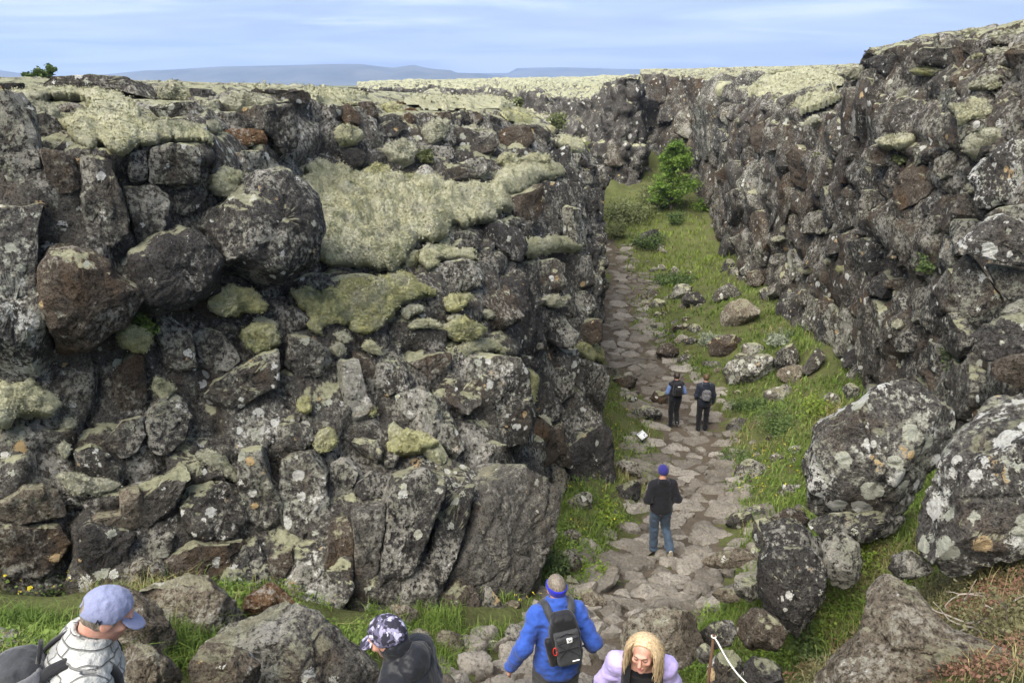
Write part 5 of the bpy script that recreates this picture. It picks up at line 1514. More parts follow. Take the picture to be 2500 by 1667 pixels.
# ------------------------------------------------------------------ path stones
def scatter_path(seed):
    rng = np.random.default_rng(seed)
    cand_y = 2.4 + (38.5 - 2.4) * rng.random(26000)
    l, r = np.interp(cand_y, PATH_Y, PATH_L), np.interp(cand_y, PATH_Y, PATH_R)
    cand_x = l - 0.15 + (r - l + 0.3) * rng.random(len(cand_y))
    rad = np.exp(rng.normal(math.log(0.20), 0.62, len(cand_y)))
    near = sstep(12.5, 9.5, cand_y)
    rad = rad * (1 - 0.45 * near)
    rad = np.clip(rad, 0.085, 0.62)
    order = np.argsort(-rad + rng.normal(0, 0.12, len(rad)))
    P, R, m = np.zeros((1500, 2)), np.zeros(1500), 0
    Q = np.stack([cand_x * 0.66, cand_y], 1)
    for k in order[:9000]:
        d2 = ((P[:m] - Q[k]) ** 2).sum(1)
        if m and (d2 < (0.5 * (R[:m] + rad[k])) ** 2).any():
            continue
        P[m], R[m] = Q[k], rad[k]
        m += 1
        if m >= 1500:
            break
    return P[:m], R[:m]


SP_, SR_ = scatter_path(3)
stones = []
for k in range(len(SP_)):
    c = SP_[k]
    d = np.linalg.norm(SP_ - c, axis=1)
    nb = np.argsort(d)[1:13]
    w = (d[nb] + SR_[k] - SR_[nb]) / (2 * d[nb])                    # bigger stones keep more room
    poly = [np.array([math.cos(a), math.sin(a)]) * SR_[k] * 1.5 for a in np.linspace(0, 2 * math.pi, 9, endpoint=False)]
    for q, ww, dd in zip(SP_[nb], np.clip(w, 0.3, 0.7), d[nb]):
        poly = clip_half(poly, (q - c) / dd, dd * ww - 0.028)
        if len(poly) < 3:
            break
    if len(poly) < 3:
        continue
    poly = np.array(poly) / np.array([0.66, 1])
    if abs(poly_area(poly)) < 0.005:
        continue
    x, y = c[0] / 0.66, c[1]
    px, py, z = to_px(np.array([x, y, float(ground_z(x, y))]))
    h = cast('L', px, py)[0]
    if px < -50 or px > 2550 or py > 1780 or (h is not None and np.linalg.norm(h - CAM) < z - 1.0):
        continue
    stones.append((abs(poly_area(poly)) / z ** 3 * 1e3, x, y, poly))
stones.sort(key=lambda t: -t[0])
rest_v, rest_f, nv_ = [], [], 0
for k, (_, x, y, poly) in enumerate(stones):
    sd = nseed()
    rr = np.random.default_rng(sd)
    near = float(sstep(13, 9, y))
    nn = norm(np.array([rr.normal(0, 0.10 + 0.08 * near), -0.08 + rr.normal(0, 0.10 + 0.08 * near), 1.0]))
    ex = norm(np.cross(np.array([0, 1.0, 0]), nn)); ey = np.cross(nn, ex)
    size = math.sqrt(abs(poly_area(poly)))
    o = np.array([x, y, float(ground_z(x, y)) + 0.02 + rr.uniform(-0.02, 0.03)])
    poly = poly * (1 + rr.normal(0, 0.09, (len(poly), 1)))
    V, F = star_mesh(poly, o, ex, ey, nn, rr.uniform(0.025, 0.07) + near * rr.uniform(0, 0.07), 0.14, pix_size(y) * (3.4 if k < 300 else 5), sd, p=rr.uniform(6, 11), facets=3, rough=0.05, chip=0.05, wob=0.04, cut=0.06, tiltable=0.35, fq=(0.82, 0.97))
    if k < 300:
        mesh_obj('paving_stone', V, F, 'path_rock', path, origin=o, sharp=45)
    else:
        rest_v.append(V)
        rest_f.append([f + nv_ for f in F])
        nv_ += len(V)
if rest_v:
    o = mesh_obj('small_stones', np.concatenate(rest_v), [f for fs in rest_f for f in fs], 'path_rock', path)
    tag(o, kind='stuff')
print('STONES', len(stones))


# loose stones lying on the banks and at the foot of the walls: pieces of the ground
def loose_stones(n, seed):
    rng = np.random.default_rng(seed)
    made = 0
    while made < n:
        y = 7.0 + 31 * rng.random() ** 1.3
        l, r = float(np.interp(y, PATH_Y, PATH_L)), float(np.interp(y, PATH_Y, PATH_R))
        side = rng.random() < 0.22
        x = l - abs(rng.normal(0.05, 0.35)) if side else r + abs(rng.normal(0.0, 1.3))
        g = np.array([x, y, float(ground_z(x, y))])
        px, py, z = to_px(g)
        made += 0.25
        if not (0 < px < 2500 and py < 1650):
            continue
        d = np.linalg.norm(g - CAM)
        if any(h is not None and np.linalg.norm(h - CAM) < d - 0.3 for h in (cast('L', px, py)[0], cast('R', px, py)[0])):
            continue
        made += 0.75
        s = float(np.clip(np.exp(rng.normal(math.log(0.26), 0.5)), 0.12, 0.75)) * (0.7 + y / 40)
        k = rng.integers(5, 8)
        an = np.sort(rng.uniform(0, 2 * math.pi, k)) + np.linspace(0, 2 * math.pi, k, endpoint=False)
        an = np.sort(np.mod(an * 0.5 + np.linspace(0, 2 * math.pi, k, endpoint=False) * 0.75, 2 * math.pi))
        poly = np.stack([np.cos(an), np.sin(an) * rng.uniform(0.55, 0.9)], 1) * s * rng.uniform(0.75, 1.1, (k, 1)) * 0.6
        nn = norm(np.array([rng.normal(0, 0.25), -0.25 + rng.normal(0, 0.25), 1.0]))
        ex = norm(np.cross(np.array([0, 1.0, 0]), nn)); ey = np.cross(nn, ex)
        V, F = star_mesh(poly, g, ex, ey, nn, s * rng.uniform(0.3, 0.6), s * 0.3, pix_size(y) * 3.2, nseed(), p=rng.uniform(2.6, 5), facets=6, rough=0.03, chip=0.05, wob=0.03, cut=0.08, fq=(0.78, 0.95))
        mesh_obj('stone', V, F, rng.choice(['basalt', 'basalt_brown', 'rock_tan', 'basalt_lichen', 'rock_slab_grey']), ground, origin=g, sharp=30)


loose_stones(130, 17)


# ------------------------------------------------------------------ grass and herbs
def blades(P, length, width, lean, seed, down=0.0):
    rng = np.random.default_rng(seed)
    n = len(P)
    a = rng.uniform(0, 2 * math.pi, n)
    L = length * np.exp(rng.normal(0, 0.3, n))
    W = width * np.exp(rng.normal(0, 0.2, n)) * np.maximum(P[:, 1] / 9.0, 0.7)
    ld = np.stack([np.cos(a), np.sin(a), 0 * a], -1)
    sd = np.stack([-np.sin(a + rng.normal(0, 0.8, n)), np.cos(a + rng.normal(0, 0.8, n)), 0 * a], -1)
    k = (lean * np.abs(rng.normal(0.8, 0.5, n)))[:, None]
    up = np.array([0, 0, 1.0])
    Lc, Wc = L[:, None], W[:, None]
    b0, b1 = P - sd * Wc * 0.5, P + sd * Wc * 0.5
    m = P + up * Lc * 0.6 + ld * Lc * 0.25 * k
    m0, m1 = m - sd * Wc * 0.4, m + sd * Wc * 0.4
    t = P + up * Lc * (1.0 - 0.35 * k) + ld * Lc * 0.85 * k
    V = np.stack([b0, b1, m1, m0, t], 1).reshape(-1, 3)
    i = np.arange(n)[:, None] * 5
    return V, [i + np.array([[0, 1, 2, 3]]), i + np.array([[3, 2, 4]])]


def view_points(n, seed, x0=0, x1=2500, y0=500, y1=1667, mask=None):
    """ground points spread evenly over the picture where nothing hides the ground"""
    rng = np.random.default_rng(seed)
    PX, PY = rng.uniform(x0, x1, n), rng.uniform(y0, y1, n)
    DR = ray(PX, PY)
    eye = Vector(CAM)
    out = []
    for d in DR:
        v = Vector(d)
        h = GBVH.ray_cast(eye, v)
        if h[0] is None:
            continue
        far = h[3] - 0.25
        if BV['L'].ray_cast(eye, v, far)[0] is not None or BV['R'].ray_cast(eye, v, far)[0] is not None:
            continue
        out.append(h[0][:])
    out = np.array(out) if out else np.zeros((0, 3))
    return out[mask(out)] if mask is not None and len(out) else out


def soil_mask(h):
    s = path_side(h[:, 0], h[:, 1])
    # bare patches between the boulders at the lower left
    g = fbm(h * 0.9, 3, 77)
    ok = np.where((h[:, 1] < 5.6) & (h[:, 0] > -4.0), g > -0.12, (g > -0.45) | (s > -0.25))
    return ok & (s <= 0.02) & ~((h[:, 0] > 1.3) & (h[:, 1] < 5.6))


gp = view_points(21000, 21, mask=soil_mask)
gr = np.random.default_rng(4)
far_m = gp[:, 1] > 30
dryk = fbm(gp * 0.8, 3, 91) + gr.normal(0, 0.25, len(gp))


def tufts(P, per, spread, length, width, lean, seed):
    rng = np.random.default_rng(seed)
    Q = np.repeat(P, per, 0)
    sp = spread * np.maximum(Q[:, 1:2] / 9, 0.8)
    Q = Q + rng.normal(0, 1, Q.shape) * sp * np.array([1, 1, 0])
    Q[:, 2] = ground_z(Q[:, 0], Q[:, 1]) - 0.01
    return blades(Q, length, width, lean, seed)


near_gp, far_gp = gp[~far_m], gp[far_m]
dk = dryk[~far_m]
o = mesh_obj('bank_grass', *tufts(near_gp[dk < 0.55], 10, 0.085, 0.16, 0.011, 0.8, 1), 'grass', smooth=False)
tag(o, 'green grass growing on both banks of the stone path', 'grass', kind='stuff')
o = mesh_obj('dry_grass', *tufts(near_gp[dk > 0.45], 6, 0.09, 0.20, 0.009, 0.9, 2), 'grass_dry', smooth=False)
tag(o, 'straw coloured dry grass among the green on the banks', 'grass', kind='stuff')
o = mesh_obj('slope_grass', *tufts(far_gp, 8, 0.14, 0.20, 0.010, 0.6, 3), 'grass_bright', smooth=False)
tag(o, 'bright green grass on the slope below the birch tree', 'grass', kind='stuff')

# broad-leaved herbs among the grass and yellow flowers
hk = fbm(near_gp * 0.75 + 9, 3, 33)
hp = near_gp[hk > 0.10]
hp = np.repeat(hp, 8, 0)
hp = hp + np.random.default_rng(5).normal(0, 1, hp.shape) * np.array([0.09, 0.09, 0]) * np.maximum(hp[:, 1:2] / 9, 0.8)
hp[:, 2] = ground_z(hp[:, 0], hp[:, 1]) + np.random.default_rng(6).uniform(0.03, 0.20, len(hp))
hv, hf = leaves(hp, 0.036, 7, 0.6)
o = mesh_obj('leafy_herbs', hv, hf, 'grass', smooth=False)
tag(o, 'low leafy green herbs along the path edges', 'herbs', kind='stuff')
fl = []
for (x0, x1, y0, y1, n) in [(1460, 1620, 950, 1130, 90), (1760, 1960, 1090, 1230, 60), (0, 230, 1390, 1500, 30), (1380, 1520, 1200, 1340, 20), (1250, 1360, 1400, 1520, 12)]:
    fl.append(view_points(n, 40 + x0, x0, x1, y0, y1, mask=lambda h: path_side(h[:, 0], h[:, 1]) < 0))
fp = np.concatenate(fl)
fp[:, 2] += np.random.default_rng(3).uniform(0.14, 0.3, len(fp))
fv, ff = leaves(np.repeat(fp, 3, 0) + np.random.default_rng(8).normal(0, 0.012, (len(fp) * 3, 3)), 0.022, 9)
o = mesh_obj('yellow_flowers', fv, ff, 'flower_yellow', smooth=False)
tag(o, 'tiny yellow flowers dotted over the grass by the path', 'flowers', kind='stuff')

# heath, dry twigs and low scrub in the lower right corner
hm = lambda h: (h[:, 0] > 1.5) & (h[:, 1] < 6.9) & (path_side(h[:, 0], h[:, 1]) < -0.2)
qp = view_points(5200, 61, 1780, 2500, 1200, 1667, mask=hm)
hk = fbm(qp * 1.7, 3, 14)


def around(P, per, spread, h0, h1, seed):
    rng = np.random.default_rng(seed)
    Q = np.repeat(P, per, 0) + np.random.default_rng(seed + 1).normal(0, 1, (len(P) * per, 3)) * np.array([spread, spread, 0])
    Q[:, 2] = ground_z(Q[:, 0], Q[:, 1]) + rng.uniform(h0, h1, len(Q))
    return Q


v1 = leaves(around(qp[hk < 0.42], 9, 0.05, 0.0, 0.10, 1), 0.020, 2, 0.3)
o = mesh_obj('heath_scrub', *v1, 'heath', smooth=False)
tag(o, 'low brown green heath covering the lower right bank', 'heath', kind='stuff')
v1 = leaves(around(qp[hk > 0.42], 6, 0.05, 0.01, 0.12, 5), 0.020, 6, 0.3)
o = mesh_obj('red_heath', *v1, 'heath_red', smooth=False)
tag(o, 'reddish heath leaves on the lower right bank', 'heath', kind='stuff')
o = mesh_obj('heath_grass', *tufts(qp[::3], 3, 0.05, 0.13, 0.006, 1.0, 8), 'grass_dry', smooth=False)
tag(o, 'sparse dry grass in the heath at the lower right', 'grass', kind='stuff')


# dead twigs lying in the heath
for i, (px, py, L) in enumerate([(2390, 1470, 0.5), (2440, 1500, 0.45), (2400, 1560, 0.6), (2330, 1590, 0.5)]):
    rng = np.random.default_rng(200 + i)
    h = gcast(px, py)
    parts = []
    for b in range(4):
        p0 = h + np.array([rng.uniform(-0.1, 0.1), rng.uniform(-0.1, 0.1), 0.06])
        a = rng.uniform(-0.6, 0.6) + (0 if i % 2 else math.pi)
        parts.append(tube(twig_path(p0, np.array([math.cos(a), math.sin(a) * 0.5, rng.uniform(0.0, 0.3)]), L * rng.uniform(0.5, 1), 8, 0.28, rng), np.linspace(0.009, 0.002, 9)))
    V, F = join(parts)
    o = mesh_obj('dead_twig', V, F, 'twig', origin=h)
    tag(o, ['pale bare twigs nearest the leaning lichen boulder', 'pale bare twigs in the reddish heath at the right edge', 'bent grey twigs lying in the heath at the lower right', 'lowest grey twigs in the heath right of the pointed rock'][i], 'twig', 'dead twigs in the heath')


# ------------------------------------------------------------------ shrubs and the tree
def shrub(name, px, py, w, h, n, mat, leaf, label, group, seed, stems=7, base=None, dens=0.85, twiggy=False, cat='shrub'):
    rng = np.random.default_rng(seed)
    b = gcast(px, py) if base is None else np.asarray(base, float)
    root = empty(name, b)
    tag(root, label, cat, group)
    st, tips = [], []
    for k in range(stems):
        a = rng.uniform(0, 2 * math.pi)
        d = np.array([math.cos(a) * w / h * 0.9, math.sin(a) * w / h * 0.9, rng.uniform(0.7, 1.3)])
        P = twig_path(b - np.array([0, 0, 0.05]), d, h * rng.uniform(0.7, 1.0), 6, 0.16, rng)
        st.append(tube(P, np.linspace(0.012 * h + 0.004, 0.003, 7), 5))
        tips += list(P[2:])
        for q in range(3):
            s0 = P[rng.integers(2, 6)]
            P2 = twig_path(s0, norm(s0 - b) + rng.normal(0, 0.6, 3), h * 0.35, 4, 0.2, rng)
            st.append(tube(P2, np.linspace(0.006, 0.002, 5), 4))
            tips += list(P2[1:])
    V, F = join(st)
    mesh_obj('stem', V, F, 'twig' if twiggy else 'bark', root, origin=b)
    tips = np.array(tips)
    Q = tips[rng.integers(0, len(tips), n)] + rng.normal(0, 1, (n, 3)) * np.array([w, w, h * 0.8]) * 0.16
    Q = Q[Q[:, 2] > b[2] - 0.05]
    V, F = leaves(Q, leaf, seed + 1, 0.35)
    mesh_obj('foliage', V, F, mat, root, smooth=False, origin=b)
    return root


# birch on the slope at the end of the gorge
def birch(px, py, height, seed):
    rng = np.random.default_rng(seed)
    b = gcast(px, py)
    root = empty('birch_tree', b)
    tag(root, 'single fresh green birch tree on the slope at the far end of the gorge', 'tree')
    trunk = twig_path(b - np.array([0, 0, 0.2]), np.array([0.02, 0, 1.0]), height * 0.97, 12, 0.04, rng)
    V, F = tube(trunk, np.linspace(0.09, 0.012, 13), 8)
    mesh_obj('trunk', V, F, 'bark', root, origin=b)
    limbs, tips = [], []
    for k in range(64):
        t = rng.uniform(0.10, 0.98)
        p0 = trunk[0] + (trunk[-1] - trunk[0]) * t
        a = rng.uniform(0, 2 * math.pi)
        reach = 0.18 + 1.85 * (1 - t) ** 0.65 * rng.uniform(0.65, 1.05) * sstep(-0.08, 0.2, t)
        P = twig_path(p0, np.array([math.cos(a), math.sin(a), 0.55 + 0.5 * t]), reach, 6, 0.13, rng)
        limbs.append(tube(P, np.linspace(0.022, 0.004, 7), 5))
        tips += list(P[2:])
    V, F = join(limbs)
    mesh_obj('limb', V, F, 'bark', root, origin=b)
    tips = np.array(tips)
    n = 21000
    Q = tips[rng.integers(0, len(tips), n)] + rng.normal(0, 1, (n, 3)) * np.array([0.15, 0.15, 0.10])
    keep = fbm(Q * 2.0, 2, 3) > -0.18
    V, F = leaves(Q[keep], 0.11, seed + 1, 0.3)
    mesh_obj('crown', V, F, 'leaf_birch', root, smooth=False, origin=b)


birch(1638, 512, 3.7, 71)
G_ = 'shrubs at the far end of the gorge'
shrub('shrub', 1540, 545, 2.0, 1.5, 3600, 'leaf_olive', 0.10, 'grey green willow shrub left of the birch tree', G_, 301)
shrub('shrub', 1580, 600, 1.3, 0.9, 1800, 'leaf_shrub', 0.09, 'low green shrub in front of the grey green willow shrub', G_, 302)
shrub('shrub', 1498, 580, 1.3, 1.2, 1800, 'leaf_olive', 0.09, 'willow shrub at the edge of the left wall, far end', G_, 303)
shrub('shrub', 1650, 545, 0.9, 0.7, 1500, 'leaf_shrub', 0.08, 'dark round bush on the bright slope below the birch', G_, 304)
shrub('shrub', 1725, 510, 1.0, 0.9, 1500, 'leaf_birch', 0.09, 'green bush between the birch and the right wall', G_, 305)
shrub('shrub', 1600, 500, 1.6, 1.3, 2200, 'leaf_olive', 0.10, 'olive shrub at the foot of the rock spire', G_, 306)
shrub('shrub', 1640, 690, 1.6, 0.9, 2600, 'leaf_shrub', 0.075, 'spreading green shrub in the bend of the path', G_, 307)
G_ = 'shrubs under the right wall'
shrub('shrub', 1740, 838, 0.8, 0.5, 1200, 'leaf_willow', 0.06, 'pale silvery willow behind the brown boulder', G_, 311)
shrub('shrub', 1905, 835, 0.8, 0.5, 1000, 'leaf_willow', 0.06, 'silvery willow close against the right wall', G_, 312)
shrub('shrub', 1900, 1040, 1.2, 0.75, 3200, 'leaf_shrub', 0.05, 'thick green shrub right of the path with bare twigs', G_, 313)
shrub('shrub', 1830, 1000, 0.9, 0.5, 2000, 'leaf_shrub', 0.05, 'low shrub beside the white lichen boulder', G_, 314)
shrub('shrub', 1990, 1010, 0.8, 0.6, 1500, 'grass_bright', 0.05, 'bright green herb clump at the dark hollow on the right', G_, 315)
shrub('shrub', 1795, 1130, 0.6, 0.45, 1400, 'leaf_shrub', 0.045, 'small shrub hanging over the right path edge', G_, 316)
G_ = 'plants in the foreground'
shrub('shrub', 2000, 1600, 0.45, 0.35, 1700, 'leaf_shrub', 0.030, 'green shrub left of the pointed orange spotted rock', G_, 321)
shrub('shrub', 2130, 1350, 0.5, 0.35, 2200, 'grass_bright', 0.028, 'green cushion plant under the big round boulder', G_, 322)
shrub('shrub', 1880, 1570, 0.4, 0.25, 1200, 'grass_bright', 0.03, 'green herbs behind the dark rock by the rope', G_, 323)
shrub('shrub', 2470, 1560, 0.5, 0.3, 1500, 'heath', 0.022, 'heath bush at the right edge of the foreground', G_, 324)
shrub('shrub', 170, 1440, 0.6, 0.5, 2200, 'leaf_shrub', 0.032, 'leafy plant with yellow flowers left of the grey blue cap', G_, 325)
shrub('shrub', 60, 1420, 0.6, 0.35, 1500, 'leaf_shrub', 0.032, 'green plant at the left edge below the wall', G_, 326)
G_ = 'clumps of herbs beside the path'
shrub('herb_clump', 1440, 1410, 0.5, 0.35, 1600, 'grass_bright', 0.045, 'bright green herb clump behind the man in blue', G_, 331, cat='herb')
shrub('herb_clump', 1330, 1400, 0.5, 0.45, 1500, 'leaf_shrub', 0.045, 'dark green herbs at the foot of the leaning slab', G_, 332, cat='herb')
shrub('herb_clump', 1130, 1618, 0.22, 0.16, 500, 'grass_bright', 0.03, 'small bright herb between the steps left of the man in blue', G_, 333, cat='herb')
shrub('herb_clump', 1480, 1260, 0.6, 0.3, 1500, 'grass_bright', 0.05, 'herb clump on the bank left of the walker in jeans', G_, 334, cat='herb')

# plants in cracks of the left wall and on its rim
G_ = 'plants growing on the cliffs'
for i, (w, px, py, hh, mat, lab) in enumerate([
        ('L', 115, 186, 0.30, 'leaf_shrub', 'little leafy bush on the skyline of the left cliff'), ('L', 78, 188, 0.2, 'leaf_shrub', 'smallest bush on the skyline of the left cliff'), ('L', 335, 815, 0.3, 'grass', 'green tuft below the grey brown boulder in the left wall'),
        ('L', 1260, 262, 0.45, 'leaf_olive', 'yellow green bush on the mossy top of the left cliff'), ('L', 1365, 318, 0.6, 'leaf_olive', 'yellow green bush on the far tip of the left cliff'), ('L', 1035, 388, 0.3, 'leaf_olive', 'small bush above the moss shelf'),
        ('R', 2325, 900, 0.45, 'leaf_shrub', 'green bush in the corner behind the big round boulder'), ('R', 2195, 395, 0.2, 'leaf_olive', 'bright moss tuft on a ledge of the right cliff'), ('R', 2000, 385, 0.2, 'leaf_olive', 'green tuft hanging in the right wall'),
        ('R', 2275, 665, 0.4, 'leaf_shrub', 'grass tuft high in the right wall')]):
    h = cast(w, px, py)[0]
    if h is None:
        continue
    shrub('cliff_plant', 0, 0, hh * 0.9, hh, 500, mat, 0.035 * max(h[1] / 9, 0.8), lab, G_, 400 + i, stems=4, base=h + norm(CAM - h) * 0.12, cat='plant')


# ------------------------------------------------------------------ plain, mountains, haze
def far_mats():
    m = NT('plain')
    c = m.ramp(m.noise(0.02, 6, 0.6), [(0.35, (0.10, 0.115, 0.055)), (0.65, (0.21, 0.21, 0.13))])
    m.finish(c, 0.95, None, 0.1)
    m = NT('mountain')
    c = m.ramp(m.noise(0.006, 7, 0.65), [(0.35, (0.045, 0.048, 0.036)), (0.65, (0.115, 0.115, 0.090))])
    m.finish(c, 0.95, None, 0.1)


far_mats()
xs = np.concatenate([-np.geomspace(5200, 30, 60), np.linspace(-25, 25, 11), np.geomspace(30, 5200, 60)])
ysf = np.geomspace(150, 5400, 70)
X, Y = np.meshgrid(xs, ysf, indexing='ij')
Pn = np.stack([X, Y, 0 * X], -1)
Z = -32 + 39.5 * sstep(420, 170, Y) + fbm(Pn * 0.02, 3, 7) * 0.35
plain = mesh_obj('plain', np.stack([X, Y, Z], -1).reshape(-1, 3), grid_faces(*X.shape), 'plain')
tag(plain, kind='structure')


def ridge(name, dist, prof, depth, seed):
    prof = np.array(prof, float)
    px = np.linspace(prof[0, 0], prof[-1, 0], 360)
    py = np.interp(px, prof[:, 0], prof[:, 1])
    crest = at(px, py, dist)
    t = np.linspace(-1, 1, 41)
    prof_t = np.maximum(1 - np.abs(t) ** 1.25, 0)
    y = crest[:, 1][:, None] + t[None] * depth
    x = crest[:, 0][:, None] * (y / crest[:, 1][:, None])
    z0 = -36.0
    hgt = np.maximum(crest[:, 2] - z0, 0)[:, None]
    P = np.stack([x, y, 0 * x], -1)
    rough = 1 + 0.22 * fbm(P * 0.006, 4, seed) * np.abs(t)[None] * 2
    z = z0 + hgt * prof_t[None] * rough
    o = mesh_obj(name, np.stack([x, y, z], -1).reshape(-1, 3), grid_faces(*x.shape), 'mountain')
    tag(o, kind='structure')


ridge('mountain_ridge', 3000, [(-700, 176), (-300, 172), (0, 172), (40, 178), (200, 196), (260, 182), (350, 173), (430, 170), (540, 163), (700, 160), (800, 157), (880, 157), (930, 163), (960, 166), (1000, 160), (1010, 159), (1035, 165), (1060, 169), (1100, 172), (1115, 178), (1170, 180), (1230, 186), (1300, 196)], 500, 3)
ridge('mountain_plateau', 4300, [(1000, 190), (1080, 179), (1240, 179), (1262, 167), (1300, 166), (1370, 165), (1480, 168), (1570, 170), (1700, 170), (2000, 172), (2400, 172), (3000, 176)], 600, 5)

hz = NT('haze')
hz.t.nodes.remove(hz.b)
pv = hz.n('ShaderNodeVolumePrincipled')
pv.inputs['Color'].default_value = (0.46, 0.62, 1.0, 1)
pv.inputs['Density'].default_value = 0.00026
pv.inputs['Anisotropy'].default_value = 0.2
hz.l(pv.outputs[0], hz.out.inputs['Volume'])
xb, yb0, yb1, zb0, zb1 = 5600.0, -60.0, 5800.0, -40.0, 200.0
HV = [(sx * xb, y, z) for z in (zb0, zb1) for y in (yb0, yb1) for sx in (-1, 1)]
HF = [[0, 2, 3, 1], [4, 5, 7, 6], [0, 1, 5, 4], [2, 6, 7, 3], [0, 4, 6, 2], [1, 3, 7, 5]]
haze = mesh_obj('haze', HV, np.array(HF), 'haze', smooth=False)
tag(haze, kind='stuff')

# ------------------------------------------------------------------ implicit surfaces for people and their gear
def surface_net(f, lo, hi, h):
    lo, hi = np.asarray(lo, float), np.asarray(hi, float)
    n = np.maximum(np.ceil((hi - lo) / h).astype(int) + 1, 3)
    ax = [lo[k] + h * np.arange(n[k]) for k in range(3)]
    # coarse pass first, then only the blocks that the surface may cross
    B = 4
    nb = (n + B - 1) // B
    cax = [lo[k] + h * B * np.arange(nb[k] + 1) for k in range(3)]
    CP = np.stack(np.meshgrid(*cax, indexing='ij'), -1)
    CD = f(CP.reshape(-1, 3)).reshape(nb + 1)
    near = np.full(nb, 9.0); 
    for i in (0, 1):
        for j in (0, 1):
            for k in (0, 1):
                near = np.minimum(near, np.abs(CD[i:i + nb[0], j:j + nb[1], k:k + nb[2]]))
    flag = near < h * B * 2.2
    big = lambda A: A.repeat(B, 0).repeat(B, 1).repeat(B, 2)[:n[0], :n[1], :n[2]]
    D = big(CD[:-1, :-1, :-1]).copy()
    FL = big(flag)
    ix = np.nonzero(FL)
    D[ix] = f(np.stack([ax[k][ix[k]] for k in range(3)], -1))
    c = n - 1
    S8 = np.zeros(tuple(c), np.int8)
    neg = (D < 0).astype(np.int8)
    for i in (0, 1):
        for j in (0, 1):
            for k in (0, 1):
                S8 += neg[i:i + c[0], j:j + c[1], k:k + c[2]]
    act = (S8 > 0) & (S8 < 8)
    ii = np.stack(np.nonzero(act), -1)
    idx = np.full(tuple(c), -1)
    idx[act] = np.arange(len(ii))
    acc = np.zeros((len(ii), 3)); cnt = np.zeros(len(ii))
    for a in range(3):
        o = [b for b in range(3) if b != a]
        for s in (0, 1):
            for t in (0, 1):
                i0 = np.array([0, 0, 0]); i0[o[0]], i0[o[1]] = s, t
                i1 = i0.copy(); i1[a] = 1
                q0, q1 = ii + i0, ii + i1
                d0, d1 = D[q0[:, 0], q0[:, 1], q0[:, 2]], D[q1[:, 0], q1[:, 1], q1[:, 2]]
                cr = (d0 < 0) != (d1 < 0)
                tt = np.where(cr, d0 / np.where(d0 - d1 == 0, 1e-9, d0 - d1), 0)
                pos = np.zeros((len(ii), 3))
                pos[:, o[0]], pos[:, o[1]], pos[:, a] = s, t, tt
                acc += pos * cr[:, None]
                cnt += cr
    V = lo + h * (ii + acc / cnt[:, None])
    F = []
    for a in range(3):
        b, e = [(1, 2), (2, 0), (0, 1)][a]
        A = D[tuple(slice(1, c[k]) if k != a else slice(0, c[a]) for k in range(3))]
        B = D[tuple(slice(1, c[k]) if k != a else slice(1, c[a] + 1) for k in range(3))]
        cr = (A < 0) != (B < 0)
        q = np.stack(np.nonzero(cr), -1)
        if not len(q):
            continue
        base = q.copy()
        for k in (b, e):
            base[:, k] += 1
        flip = (A[cr] < 0)
        quad = []
        for db, de in ((-1, -1), (0, -1), (0, 0), (-1, 0)):
            g = base.copy(); g[:, b] += db; g[:, e] += de
            quad.append(idx[g[:, 0], g[:, 1], g[:, 2]])
        quad = np.stack(quad, -1)
        quad[~flip] = quad[~flip][:, ::-1]
        F.append(quad[(quad >= 0).all(1)])
    return V, np.concatenate(F)


def cone(p, a, b, ra, rb):
    a, b = np.asarray(a, float), np.asarray(b, float)
    ab = b - a
    t = np.clip((p - a) @ ab / max(ab @ ab, 1e-12), 0, 1)
    return np.linalg.norm(p - a - t[:, None] * ab, axis=1) - (ra + t * (rb - ra))


def ell(p, c, r):
    q = (p - np.asarray(c)) / np.asarray(r)
    k0 = np.linalg.norm(q, axis=1)
    k1 = np.linalg.norm(q / np.asarray(r), axis=1)
    return k0 * (k0 - 1) / np.maximum(k1, 1e-6)


def box(p, c, hs, r):
    q = np.abs(p - np.asarray(c)) - np.asarray(hs) + r
    return np.linalg.norm(np.maximum(q, 0), axis=1) + np.minimum(q.max(1), 0) - r


def smin(a, b, k):
    h = np.clip(0.5 + 0.5 * (b - a) / k, 0, 1)
    return b * (1 - h) + a * h - k * h * (1 - h)


def smax(a, b, k):
    return -smin(-a, -b, k)


def rot(ax, a):
    c, s = math.cos(a), math.sin(a)
    return np.array({'x': [[1, 0, 0], [0, c, -s], [0, s, c]], 'y': [[c, 0, s], [0, 1, 0], [-s, 0, c]], 'z': [[c, -s, 0], [s, c, 0], [0, 0, 1]]}[ax])


def cloth(name, col, rough=0.85, var=0.22, scale=9.0, bump=0.5, weave=160):
    m = NT(name)
    n = m.noise(scale, 4, 0.6)
    c = m.ramp(n, [(0.3, tuple(x * (1 - var) for x in col)), (0.7, tuple(min(1, x * (1 + var * 0.5)) for x in col))])
    w = m.noise(weave, 2, 0.5)
    c = m.mix(m.ramp(w, [(0.35, 0.25), (0.6, 0.0)]), c, tuple(x * 0.5 for x in col))
    m.finish(c, rough, m.bump(n, bump, 0.03), 0.2)
    m.b.inputs['Sheen Weight'].default_value = 0.15


def skin_mat():
    m = NT('skin')
    n = m.noise(22, 4, 0.6)
    c = m.ramp(n, [(0.3, (0.42, 0.205, 0.150)), (0.7, (0.55, 0.310, 0.235))])
    m.finish(c, 0.55, m.bump(m.noise(120, 3), 0.2, 0.004), 0.35)
    m.b.inputs['Subsurface Weight'].default_value = 0.12
    m.b.inputs['Subsurface Radius'].default_value = (0.03, 0.012, 0.006)


